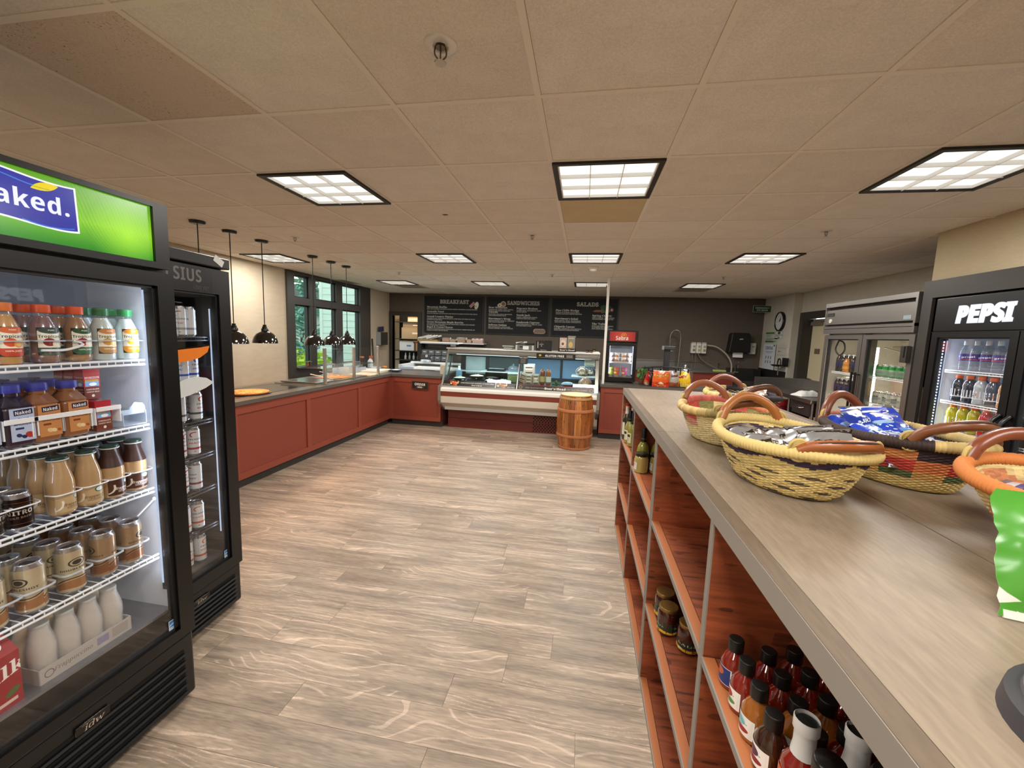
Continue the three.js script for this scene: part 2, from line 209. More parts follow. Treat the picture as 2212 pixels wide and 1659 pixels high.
function shelfUnit(label, x0, x1, z0, z1, front) {   // front: -1 opens towards -x, +1 towards +x
  const t = thing('shelf_unit', label, 'shelf unit', [(x0 + x1) / 2, 0, (z0 + z1) / 2], 0, 'painted shelf units forming the island'), w = (x1 - x0) / 2, d = (z1 - z0) / 2, zm = 0, s = front;
  const board = (name, g, edge) => { const b = part(t, name, uvm(g, 1.1, rr(0, 1), rr(0, 1)), STAIN); part(b, 'edge_band', edge, EDGE); return b; };
  const fx = s * w, ex = (y0, y1, a, b) => BX(fx - s * 0.004, fx, y0, y1, a, b), bk = -s * w;
  for (const z of [-d, d - 0.02]) board('side_panel', BX(bk, fx - s * 0.004, 0, 1.155, z, z + 0.02), ex(0, 1.155, z, z + 0.02));
  board('divider', BX(bk, fx - s * 0.004, 0.02, 1.155, zm - 0.0125, zm + 0.0125), ex(0.02, 1.155, zm - 0.0125, zm + 0.0125));
  for (const y of [0, 0.375, 0.775]) for (const [a, b] of [[-d + 0.02, zm - 0.0125], [zm + 0.0125, d - 0.02]]) { const o = board(y ? 'shelf' : 'bottom_deck', BX(bk, fx - s * 0.035, y, y + 0.018, a, b), ex(y, y + 0.019, a, b)); part(o, 'front_lip', BX(fx - s * 0.004, fx - s * 0.033, y, y + 0.0185, a, b), LIP); }
  part(t, 'back_panel', uvm(BX(bk, bk + s * 0.006, 0, 1.155, -d, d), 1.1), STAIN);
  const top = part(t, 'worktop', uvm(BX(bk, fx - s * 0.034, 1.155, 1.2, -d - 0.003, d + 0.003), 1), LAMI); part(top, 'edging', uvm(BX(fx - s * 0.033, fx, 1.155, 1.2, -d - 0.003, d + 0.003), 1), S(0xa79b8e, 0.5, 0, { map: laminate }));
  part(top, 'front_edge', BX(fx, fx + s * 0.0015, 1.155, 1.199, -d - 0.003, d + 0.003), EDGE);
  return t;
}
shelfUnit('shelf unit holding oil bottles and pale jars, nearer the deli case', 0.34, 0.784, -3.47, -1.874, -1);
shelfUnit('shelf unit holding red salsa jars and hot sauce bottles', 0.34, 0.784, -1.866, -0.24, -1);
shelfUnit('shelf unit under the basket of striped blue wrappers, open away from the aisle', 0.788, 1.232, -3.47, -1.874, 1);
shelfUnit('shelf unit under the green snack bag, open away from the aisle', 0.788, 1.232, -1.866, -0.24, 1);

// ---------- red panelled counters ----------
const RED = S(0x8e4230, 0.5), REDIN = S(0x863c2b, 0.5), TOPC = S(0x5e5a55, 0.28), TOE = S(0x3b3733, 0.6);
function panelRun(t, L, h, cuts, d = 0.02) {   // face along +x from 0 to L on the plane z = 0 facing +z; cuts: panel openings
  part(t, 'rail', M(BX(0, L, h - 0.09, h, -d, 0), BX(0, L, 0.1, 0.165, -d, 0)), RED);
  let prev = 0; const st = [];
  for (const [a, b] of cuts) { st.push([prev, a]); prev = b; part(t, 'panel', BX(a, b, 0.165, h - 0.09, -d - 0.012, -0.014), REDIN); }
  st.push([prev, L]); for (const [a, b] of st) if (b - a > 0.002) part(t, 'stile', BX(a, b, 0.165, h - 0.09, -d, 0), RED);
  part(t, 'toe_kick', BX(0, L, 0, 0.1, -0.09, -0.06), TOE);
}
{
  // long run facing the aisle: local +x runs towards -z of the room
  const t = thing('service_counter', 'long red panelled counter with pizza and hot food pans', 'counter', [-3.25, 0, -2.55], Math.PI / 2);
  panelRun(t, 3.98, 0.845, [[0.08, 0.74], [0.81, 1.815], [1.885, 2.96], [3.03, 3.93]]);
  part(t, 'carcass', BX(0.0, 4.7, 0, 0.845, -0.8, -0.1), S(0x6b3325, 0.7));
  const b = thing('service_counter', 'short red panelled counter with the hanging order sign', 'counter', [-3.25, 0, -6.53]);
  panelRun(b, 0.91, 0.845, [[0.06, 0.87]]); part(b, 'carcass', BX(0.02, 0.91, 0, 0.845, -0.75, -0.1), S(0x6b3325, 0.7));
  const w = thing('worktop', 'dark grey worktop turning the corner over the red counters', 'worktop', [0, 0.845, 0]);
  part(w, 'slab', M(BX(-4.06, -3.222, 0, 0.04, -7.3, -2.55), BX(-3.222, -2.335, 0, 0.04, -7.3, -6.502)), TOPC);
  const r = thing('service_counter', 'red panelled counter under the small hummus cooler', 'counter', [0.296, 0, -6.56]);
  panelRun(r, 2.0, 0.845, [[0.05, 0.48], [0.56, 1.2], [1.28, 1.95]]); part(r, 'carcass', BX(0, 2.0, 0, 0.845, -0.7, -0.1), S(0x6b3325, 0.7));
  part(r, 'worktop', BX(-0.012, 2.01, 0.845, 0.885, -0.72, 0.03), TOPC);
}
// ---------- barrel ----------
{
  const H = 0.77, t = thing('wooden_barrel', 'varnished wooden barrel with flat pale lid in front of deli case', 'barrel', [-0.075, 0, -5.98]), n = 18, prof = (y) => 0.222 + 0.043 * (1 - ((y / H - 0.5) * 2) ** 2);
  const bt = pixels(256, 512, (x, y) => { const u = x / 256, v = y / 512, s = noise(u * 60, v * 6, 60, 6), b = noise(u * 6, v * 5, 6, 5), d = noise(u * 40, v * 26, 40, 26); let k = 0.84 + 0.34 * (b - 0.5) + 0.3 * (s - 0.5); if (d > 0.86) k -= 0.3; return [196 * k, 126 * k, 66 * k]; });
  const tones = [0xffffff, 0xf0dcc8, 0xe8cdb8, 0xfff0dc].map((c) => S(c, 0.32, 0, { map: bt }));
  for (let k = 0; k < n; k++) {
    const a = (k / n) * Math.PI * 2, len = (Math.PI * 2) / n * 0.985, pts = []; for (let i = 0; i <= 12; i++) pts.push(new THREE.Vector2(prof((H * i) / 12), (H * i) / 12));
    for (let i = 12; i >= 0; i -= 6) pts.push(new THREE.Vector2(prof((H * i) / 12) - 0.02, (H * i) / 12));
    const g = new THREE.LatheGeometry(pts, 3, a, len), uv = g.attributes.uv; for (let i = 0; i < uv.count; i++) uv.setXY(i, uv.getX(i) * 0.3 + k * 0.37, uv.getY(i) * 0.6 + k * 0.21);
    part(t, 'stave', g, tones[k % 4 === 1 ? (k % 3) : (k * 3) % 4]);
  }
  for (const [y, w] of [[0.02, 0.03], [0.2, 0.035], [0.565, 0.04], [0.735, 0.03]]) part(t, 'hoop', LA([[prof(y - w / 2) + 0.001, y - w / 2], [prof(y) + 0.009, y - w / 2], [prof(y) + 0.009, y + w / 2], [prof(y + w / 2) + 0.001, y + w / 2]], 40), y > 0.7 ? S(0xb48a4e, 0.4) : S(0xb57348, 0.45));
  const lid = part(t, 'lid', CY(0.214, 0.214, 0.02, 0, H - 0.008, 0, 40), S(0xe8d29c, 0.45)); part(lid, 'lid_rim', new THREE.TorusGeometry(0.22, 0.007, 8, 40).rotateX(Math.PI / 2).translate(0, H + 0.008, 0), S(0xc2a25e, 0.4));
}

// ---------- bottles, cans and cartons ----------
const arcLabel = (r, h, y, arc, s = 12) => new THREE.CylinderGeometry(r, r, h, s, 1, true, -arc / 2, arc).translate(0, y + h / 2, 0);
const roundRect = (x, a, b, w, h, r) => { x.beginPath(); x.moveTo(a + r, b); x.arcTo(a + w, b, a + w, b + h, r); x.arcTo(a + w, b + h, a, b + h, r); x.arcTo(a, b + h, a, b, r); x.arcTo(a, b, a + w, b, r); x.closePath(); };
function bottle(name, label, category, o) {   // o: profile, body material, cap [r, y0, h, material], wrap [r, y0, h, arc, material]
  const t = thing(name, label, category); taken.set(name, (taken.get(name) ?? 1));
  part(t, 'body', LA(o.profile, o.seg ?? 20), o.mat);
  if (o.cap) part(t, 'cap', LA([[0.0001, o.cap[1] + o.cap[2]], [o.cap[0] - 0.002, o.cap[1] + o.cap[2]], [o.cap[0], o.cap[1] + o.cap[2] - 0.002], [o.cap[0], o.cap[1]], [o.cap[0] * 0.8, o.cap[1]]], 18), o.cap[3]);
  if (o.rim) part(t, 'cap_rim', LA([[o.cap[0] * 0.7, o.cap[1] - 0.001], [o.cap[0] + 0.0012, o.cap[1] - 0.001], [o.cap[0] + 0.0012, o.cap[1] + 0.003], [o.cap[0] * 0.7, o.cap[1] + 0.003]], 18), o.rim);
  if (o.wrap) part(t, 'label', arcLabel(o.wrap[0], o.wrap[2], o.wrap[1], o.wrap[3]), o.wrap[4]);
  if (o.neck) part(t, 'neck_wrap', LA(o.neck[0], 18), o.neck[1]);
  if (o.fill) part(t, 'liquid', LA(o.fill[0], 18), o.fill[1]);
  t.userData.proto = true; return t;
}
function can(name, label, o) {
  const t = thing(name, label, 'can'), { r, h } = o;
  part(t, 'body', LA([[r * 0.78, 0], [r * 0.86, 0.004], [r, 0.012], [r, h - 0.016], [r * 0.84, h - 0.003]], 22), S(o.metal ?? 0xc2c2c2, 0.25, 0.85)); part(t, 'print', arcLabel(r + 0.0003, h - 0.028, 0.012, Math.PI * 2, 22), o.mat);
  const lid = part(t, 'lid', LA([[0.0001, h - 0.007], [r * 0.72, h - 0.007], [r * 0.8, h], [r * 0.86, h], [r * 0.84, h - 0.004]], 22), S(0xc9cacc, 0.25, 0.9)); part(lid, 'pull_tab', B(r * 0.5, 0.0015, r * 0.9, 0, h - 0.0055, 0), o.tab ?? S(0x3a3c3e, 0.3, 0.6));
  t.userData.proto = true; return t;
}
const used = new Set();
function stock(proto, host, lx, y, lz, ry = 0, label, group) {   // places the prototype first, then copies, in the host's own axes
  const w = host.localToWorld(V(lx, y, lz)), turn = host.rotation.y + ry;
  if (!used.has(proto)) { used.add(proto); delete proto.userData.proto; proto.position.copy(w); proto.rotation.y = turn; if (label) proto.userData.label = label; if (group) proto.userData.group = group; return proto; }
  return dup(proto, [w.x, w.y, w.z], turn, label, group);
}
// ---------- glass-door coolers ----------
function wireShelf(t, w, d, y, z1, mat, gap = 0.026, front = true) {   // front edge at z1, runs back d
  const g = [BAR([-w / 2, y, z1], [w / 2, y, z1], 0.0042), BAR([-w / 2, y - 0.016, z1], [w / 2, y - 0.016, z1], 0.0042), BAR([-w / 2, y, z1 - d], [w / 2, y, z1 - d], 0.004, 6), BAR([-w / 2, y - 0.006, z1 - d / 2], [w / 2, y - 0.006, z1 - d / 2], 0.004, 6)];
  for (let x = -w / 2; x <= w / 2 + 0.001; x += gap) { g.push(BAR([x, y, z1], [x, y, z1 - d], 0.0019, 5)); g.push(BAR([x, y, z1 + 0.001], [x, y - 0.016, z1 + 0.001], 0.0019, 5)); }
  return part(t, 'wire_shelf', M(g), mat);
}
const ledTex = canvas(16, 1024, (x) => { x.fillStyle = '#20242c'; x.fillRect(0, 0, 16, 1024); for (let k = 0; k < 48; k++) { x.fillStyle = '#ffffff'; x.beginPath(); x.ellipse(8, 10 + k * 21.4, 5, 5, 0, 0, 7); x.fill(); } });
const LED = new THREE.MeshStandardMaterial({ color: 0x222222, emissive: 0xdfeaff, emissiveMap: ledTex, emissiveIntensity: 5, roughness: 0.4 });
const LEDLINE = GLOW(0xcfe2ff, 0.8);
const energyTex = canvas(128, 128, (x) => { x.fillStyle = '#dfe9f2'; x.fillRect(0, 0, 128, 128); x.fillStyle = '#2f7fc4'; x.fillRect(8, 8, 112, 84); x.strokeStyle = '#eef6ff'; x.lineWidth = 6; x.beginPath(); x.moveTo(14, 84); x.bezierCurveTo(50, 30, 80, 60, 116, 22); x.stroke(); text(x, 'energy', 60, 58, 30, '#eef6ff', 'italic', 'center', 'serif'); text(x, 'ENERGY STAR', 64, 108, 17, '#2f7fc4'); });
const idwTex = canvas(256, 128, (x) => { x.fillStyle = '#15120f'; x.fillRect(0, 0, 256, 128); text(x, 'idw', 128, 58, 84, '#c9b9a6', 'italic', 'center', 'serif'); x.fillStyle = '#c9b9a6'; x.fillRect(30, 104, 196, 4); x.fillRect(60, 112, 140, 3); x.fillRect(40, 14, 90, 3); });
function cooler(label, p, ry, o) {
  const t = thing('beverage_cooler', label, 'cooler', p, ry), { W, H, D, gy, dy0, dy1, fy, sw } = o, w = W / 2, iw = w - 0.035;
  part(t, 'cabinet', M(BX(-w, -w + 0.03, 0.02, H, -D, -0.05), BX(w - 0.03, w, 0.02, H, -D, -0.05), BX(-w, w, 0.02, H, -D, -D + 0.03), BX(-w, w, o.hy0 ?? dy1, H, -D, -0.05), BX(-w, w, 0.05, fy - 0.01, -D, -0.06)), o.shell ?? BLACK);
  const ly1 = (o.hy0 ?? dy1) - 0.002;
  part(t, 'liner', M(BX(-iw + 0.002, -iw + 0.012, fy, ly1, -D + 0.031, -0.06), BX(iw - 0.012, iw - 0.002, fy, ly1, -D + 0.031, -0.06), BX(-iw, iw, fy, ly1, -D + 0.031, -D + 0.041), BX(-iw, iw, ly1 - 0.01, ly1, -D + 0.04, -0.06)), o.liner ?? S(0xdfe4ea, 0.4));
  part(t, 'inner_floor', BX(-iw, iw, fy - 0.01, fy, -D + 0.04, -0.06), o.floorMat ?? S(0x8e9196, 0.3, 0.7));
  // doors
  const nd = o.doors ?? 1, dw = W / nd;
  for (let k = 0; k < nd; k++) {
    const a = -w + dw * k + 0.004, b = a + dw - 0.008, d = part(t, 'door', M(BX(a, a + sw, dy0, dy1, -0.045, 0), BX(b - sw, b, dy0, dy1, -0.045, 0), BX(a + sw, b - sw, dy1 - o.tw, dy1, -0.045, 0), BX(a + sw, b - sw, dy0, dy0 + o.bw, -0.045, 0)), o.frame ?? BLACK);
    part(d, 'glass', BX(a + sw - 0.003, b - sw + 0.003, dy0 + o.bw - 0.003, dy1 - o.tw + 0.003, -0.024, -0.02), GLASS);
    part(d, 'gasket', M(BX(a + sw, a + sw + 0.012, dy0 + o.bw, dy1 - o.tw, -0.04, -0.012), BX(b - sw - 0.012, b - sw, dy0 + o.bw, dy1 - o.tw, -0.04, -0.012), BX(a + sw, b - sw, dy0 + o.bw, dy0 + o.bw + 0.01, -0.04, -0.012), BX(a + sw, b - sw, dy1 - o.tw - 0.01, dy1 - o.tw, -0.04, -0.012)), S(0x17181a, 0.5));
    if (o.handle) part(d, 'handle', o.handle(a, b), BLACK);
    if (o.sticker) part(d, 'energy_sticker', PL(0.036, 0.04).translate(b - sw - 0.014, dy0 + o.bw + 0.03, -0.0185), PRINT(energyTex));
  }
  // grille with louvre slats
  if (gy) {
    part(t, 'grille', M(RB(W, gy, 0.03, 0.02, 0, 0.02 + gy / 2, -0.03, 3), BX(-w + 0.02, w - 0.02, 0.0, 0.03, -0.3, -0.06)), S(0x121213, 0.35));
    for (let k = 0; k < 6; k++) part(t, 'louver_slat', B(W - 0.09, 0.009, 0.022).rotateX(-0.5), S(0x1a1a1c, 0.4), [0, 0.05 + k * (gy - 0.08) / 6, -0.011]);
    for (let k = 0; k < 6; k++) part(t, 'louver_gap', B(W - 0.095, 0.012, 0.004), S(0x030303, 0.9), [0, 0.066 + k * (gy - 0.08) / 6, -0.014]);
    part(t, 'maker_badge', RB(0.1, 0.042, 0.006, 0.003, 0, gy - 0.045, -0.009), PRINT(idwTex, 0.4));
  }
  // lamps inside
  for (const s of o.leds) {
    const x = s * (iw - 0.02), h = (ly1 - fy) * 0.86, yc = fy + (ly1 - fy) * 0.52;
    const bar = part(t, 'led_strip', M(B(0.026, h + 0.06, 0.02, x, yc, -0.062)), S(0x1b1d22, 0.3)); part(bar, 'led_row', B(0.011, h, 0.004).translate(x - s * 0.006, yc, -0.0505), LED); part(bar, 'led_tube', B(0.003, h, 0.006).translate(x - s * 0.0145, yc, -0.066), LEDLINE);
    const l = new THREE.RectAreaLight(COOLER_COLOR, o.led, 0.015, h); l.name = 'cooler_led'; const wp = t.position.clone().add(V(x - s * 0.018, yc, -0.068).applyAxisAngle(V(0, 1, 0), ry)), tg = t.position.clone().add(V(-s * 0.02, yc, -D * 0.62).applyAxisAngle(V(0, 1, 0), ry)); l.position.copy(wp); l.lookAt(tg); scene.add(l);
  }
  for (const y of o.shelves) wireShelf(t, (iw - 0.03) * 2, D - 0.17, y - 0.004, -0.085, o.shelfMat ?? S(0xeef2f4, 0.35), 0.026);
  t.updateMatrixWorld(); return t;
}
// juice cooler with lit green header
const nakedTex = canvas(1024, 304, (x) => {
  const g = x.createLinearGradient(0, 0, 0, 304); g.addColorStop(0, '#5fa51c'); g.addColorStop(0.55, '#8fd32a'); g.addColorStop(1, '#2f8a26'); x.fillStyle = g; x.fillRect(0, 0, 1024, 304);
  x.lineWidth = 2; for (let k = 0; k < 26; k++) { x.strokeStyle = `rgba(30,90,20,${0.1 + 0.25 * hash(k, 1)})`; const a = 620 + k * 17; x.beginPath(); x.moveTo(a, 0); x.bezierCurveTo(a + 60, 90, a + 40, 200, a + 170, 304); x.stroke(); }
  const glow = x.createRadialGradient(900, 190, 10, 900, 190, 190); glow.addColorStop(0, 'rgba(190,255,60,0.75)'); glow.addColorStop(1, 'rgba(190,255,60,0)'); x.fillStyle = glow; x.fillRect(600, 0, 424, 304);
  const q = (o) => { x.beginPath(); x.moveTo(250 - o, 20 - o); x.bezierCurveTo(400, 0 - o, 500, 52 - o, 668 + o, 30 - o); x.lineTo(672 + o, 224 + o); x.bezierCurveTo(540, 250 + o, 420, 190 + o, 250 - o, 222 + o); x.closePath(); };
  x.fillStyle = '#ffffff'; q(8); x.fill(); x.fillStyle = '#2a2fa0'; q(0); x.fill(); x.strokeStyle = '#3f7de0'; x.lineWidth = 5; x.beginPath(); x.moveTo(262, 40); x.bezierCurveTo(380, 20, 460, 60, 520, 60); x.stroke(); x.beginPath(); x.moveTo(470, 216); x.bezierCurveTo(540, 234, 600, 232, 660, 216); x.stroke();
  text(x, 'naked', 470, 128, 104, '#f4f6ff', 'bold', 'center', 'sans-serif', 300); text(x, '.', 636, 128, 100, '#f4f6ff');
  x.save(); x.translate(38, -12);
  x.fillStyle = '#f3d511'; x.beginPath(); x.moveTo(470, 86); x.quadraticCurveTo(500, 34, 572, 50); x.quadraticCurveTo(540, 96, 470, 86); x.fill(); x.fillStyle = '#9fb41a'; x.fillRect(478, 74, 60, 3); x.restore();
});
const F1 = cooler('tall black juice cooler with lit green header sign', [-1.575, 0, -0.992], Math.PI / 2, { W: 0.75, H: 2.03, D: 0.74, gy: 0.287, dy0: 0.315, dy1: 1.79, hy0: 1.795, fy: 0.43, sw: 0.062, tw: 0.05, bw: 0.04, leds: [1, -1], led: 22, shelves: [1.465, 1.213, 0.955, 0.676], sticker: true });
{
  const h = part(F1, 'header', M(BX(-0.375, 0.362, 1.805, 1.828, -0.08, 0.0), BX(-0.375, 0.362, 2.024, 2.041, -0.08, 0.0), BX(0.31, 0.362, 1.828, 2.024, -0.08, 0.0), BX(-0.375, -0.35, 1.828, 2.024, -0.08, 0.0)), BLACK);
  part(h, 'lit_sign', PL(0.66, 0.196).translate(-0.02, 1.926, -0.012), new THREE.MeshStandardMaterial({ color: 0x303030, map: nakedTex, emissive: 0xffffff, emissiveMap: nakedTex, emissiveIntensity: 0.95, roughness: 0.2 }));
  const l = new THREE.RectAreaLight(0xb6f05a, 0.9, 0.64, 0.18); l.position.set(-1.572, 1.926, -0.99); l.lookAt(0, 1.926, -0.99); l.name = 'sign_glow'; scene.add(l);
}
const swoosh = (w, h, pts) => EX(pts.map(([a, b]) => [a * w, b * h]), 0.002);
const F2 = cooler('slim black energy drink cooler with orange and silver swoosh on its door', [-1.866, 0, -1.664], Math.PI / 2 + 0.055, { W: 0.545, H: 1.945, D: 0.62, gy: 0.232, dy0: 0.258, dy1: 1.885, hy0: 1.76, fy: 0.335, sw: 0.07, tw: 0.125, bw: 0.06, leds: [1, -1], led: 14, shelves: [1.542, 1.311, 1.106, 0.925, 0.737, 0.523], sticker: true, liner: S(0x17181b, 0.35), floorMat: S(0x4a4845, 0.5), shelfMat: S(0x1a1b1d, 0.3) });
{
  const celsTex = canvas(512, 128, (x) => { x.fillStyle = '#141416'; x.fillRect(0, 0, 512, 128); text(x, 'CELSIUS', 256, 50, 92, '#6e6c68', 'bold', 'center', 'sans-serif', 500); text(x, 'LIVE FIT', 426, 112, 30, '#3c3c3d'); });
  part(F2, 'header_cap', M(RB(0.545, 0.055, 0.64, 0.006, 0, 1.922, -0.315)), BLACK);
  part(F2, 'header_panel', PL(0.4, 0.115).translate(-0.04, 1.825, 0.0012), PRINT(celsTex, 0.25));
  part(F2, 'orange_swoosh', swoosh(0.42, 0.09, [[0, 0.1], [0.25, 0.62], [0.5, 0.8], [0.9, 0.93], [1, 1], [0.97, 0.66], [0.86, 0.36], [0.68, 0.2], [0.42, 0.12], [0.2, 0]]).translate(-0.3, 1.408, 0.0005), S(0xf08321, 0.35));
  part(F2, 'silver_swoosh', swoosh(0.42, 0.105, [[0, 0.5], [0.2, 0.5], [0.4, 0.62], [0.6, 0.9], [0.75, 1], [0.9, 0.88], [1, 0.62], [0.88, 0.4], [0.66, 0.16], [0.4, 0.02], [0.2, 0.06]]).translate(-0.285, 1.245, 0.0005), S(0xdadfe0, 0.3));
  part(F2, 'paper_scrap', PL(0.06, 0.035).rotateZ(-0.5).translate(0.2, 1.93, 0.0065), S(0xcfd0d0, 0.6));
}
const F3 = cooler('tall black cooler with lit white header lettering and sports drinks', [2.755, 0, -3.175], -Math.PI / 2, { W: 1.37, H: 2.0, D: 0.8, gy: 0.28, dy0: 0.31, dy1: 1.735, hy0: 1.74, fy: 0.42, doors: 2, sw: 0.055, tw: 0.04, bw: 0.05, leds: [-1, 1], led: 30, shelves: [1.447, 1.205, 0.98, 0.72], handle: (a, b) => (a < -0.3 ? TU([[b - 0.03, 0.75, 0.0], [b - 0.03, 0.8, 0.05], [b - 0.03, 1.12, 0.05], [b - 0.03, 1.18, 0.0]], 0.014, 20, 8) : TU([[a + 0.03, 0.75, 0.0], [a + 0.03, 0.8, 0.05], [a + 0.03, 1.12, 0.05], [a + 0.03, 1.18, 0.0]], 0.014, 20, 8)) });
const font = await new FontLoader().loadAsync('fonts/droid/droid_sans_bold.typeface.json');
const lettering = (s, size, depth, wide, bold = 0) => { const g = new TextGeometry(s, { font, size, depth, curveSegments: 4, bevelEnabled: !!bold, bevelSize: bold, bevelThickness: 0.002, bevelSegments: 1 }); g.computeBoundingBox(); const b = g.boundingBox; g.translate(-(b.min.x + b.max.x) / 2, -(b.min.y + b.max.y) / 2, 0); if (wide) g.scale(wide / (b.max.x - b.min.x), 1, 1); return g; };
{
  part(F3, 'header', M(RB(1.37, 0.262, 0.1, 0.008, 0, 1.871, -0.052)), S(0x0a0b0d, 0.3)); part(F3, 'header_trim', BX(-0.685, 0.685, 1.735, 1.739, -0.03, 0.003), S(0x4a4b4d, 0.3, 0.8));
  part(F3, 'divider', BX(-0.02, 0.02, 0.42, 1.74, -0.12, -0.05), BLACK);
  const lg = lettering('PEPSI', 0.12, 0.006, 0.42, 0.007); { const p = lg.attributes.position; for (let i = 0; i < p.count; i++) p.setX(i, p.getX(i) + p.getY(i) * 0.1); lg.computeVertexNormals(); }
  part(F3, 'lit_lettering', lg, GLOW(0xf2f4ff, 1.05), [-0.265, 1.865, -0.001]); part(F3, 'lit_lettering', lg.clone(), GLOW(0xf2f4ff, 1.05), [0.42, 1.865, -0.001]);
  const mid = new THREE.RectAreaLight(COOLER_COLOR, 20, 0.015, 1.1); mid.name = 'cooler_led'; mid.position.set(2.83, 1.1, -3.2); mid.lookAt(3.3, 1.1, -3.55); scene.add(mid); part(F3, 'led_strip', B(0.012, 1.1, 0.01, -0.024, 1.1, -0.07), LED);
}

// ---------- juice cooler contents ----------
const fruitLabel = (name, top, fruit, band, base = '#f4efdc') => canvas(128, 192, (x) => { x.fillStyle = base; roundRect(x, 2, 2, 124, 188, 34); x.fill(); x.save(); x.clip(); x.fillStyle = top; x.beginPath(); x.ellipse(64, 18, 58, 24, 0, 0, 7); x.fill(); x.fillStyle = band; x.fillRect(0, 138, 128, 60); x.fillStyle = fruit[0]; x.beginPath(); x.arc(52, 100, 28, 0, 7); x.fill(); x.fillStyle = fruit[1]; x.beginPath(); x.arc(86, 112, 22, 0, 7); x.fill(); x.fillStyle = '#ffffff55'; x.beginPath(); x.arc(86, 112, 14, 0, 7); x.fill(); x.restore(); text(x, name, 64, 60, 27, '#2c3b2a', 'bold', 'center', 'sans-serif', 118); text(x, 'PURE', 64, 18, 13, '#f4efdc'); text(x, '100% JUICE', 64, 156, 14, '#f4efdc'); });
const juiceProfile = [[0.0001, 0], [0.028, 0], [0.034, 0.006], [0.0345, 0.03], [0.033, 0.06], [0.0345, 0.095], [0.032, 0.118], [0.022, 0.142], [0.019, 0.15], [0.019, 0.164]];
const juiceFill = juiceProfile.map(([r, y]) => [r * 0.94, y + 0.001]);
const JUICE = [
  ['orange juice bottle with orange cap on the top cooler shelf', '#e06a1e', fruitLabel('Tropicana', '#d9642a', ['#e0582b', '#f0a13c'], '#c8442e'), 0xd9952a, 0xe07a3a],
  ['red apple juice bottle with orange cap on the top cooler shelf', '#7a2412', fruitLabel('Tropicana', '#27402a', ['#8c1d20', '#efe3c4'], '#1f4a2e'), 0x7a3318, 0xd9582c],
  ['amber apple juice bottle with orange cap on the top cooler shelf', '#a55f1a', fruitLabel('Tropicana', '#27502f', ['#a3202b', '#f4ead0'], '#2d6a4a'), 0xa8681f, 0xd9582c],
  ['pale lemonade bottle with deep green cap and tan label', '#d8d3bd', fruitLabel('Tropicana', '#c98444', ['#d79a3a', '#e8c05a'], '#b98a52'), 0xd8d8cc, 0x1e6a3c],
  ['cloudy lemonade bottle with bright green cap at the shelf end', '#e3e6da', fruitLabel('Tropicana', '#ef9a2c', ['#eec234', '#f6dd6a'], '#f0a028'), 0xe6ece4, 0x2f8f4e],
].map(([label, , tex, liquid, cap]) => bottle('juice_bottle', label, 'bottle', { profile: juiceProfile, mat: CLEAR, fill: [juiceFill.slice(0, 9), S(liquid, 0.25, 0, { clearcoat: 0.6 })], cap: [0.0215, 0.16, 0.026, S(cap, 0.35)], wrap: [0.0352, 0.026, 0.088, 1.9, PRINT(tex, 0.35)] }));
JUICE.forEach((b, k) => { const lx = [-0.045, 0.045, 0.133, 0.208, 0.287][k]; for (let r = 0; r < 4; r++) stock(b, F1, lx, 1.463, -0.13 - r * 0.073, 0, undefined, 'juice bottles on the top cooler shelf'); });
for (let r = 0; r < 3; r++) stock(JUICE[0], F1, -0.13, 1.463, -0.13 - r * 0.073, 0, undefined, 'juice bottles on the top cooler shelf');
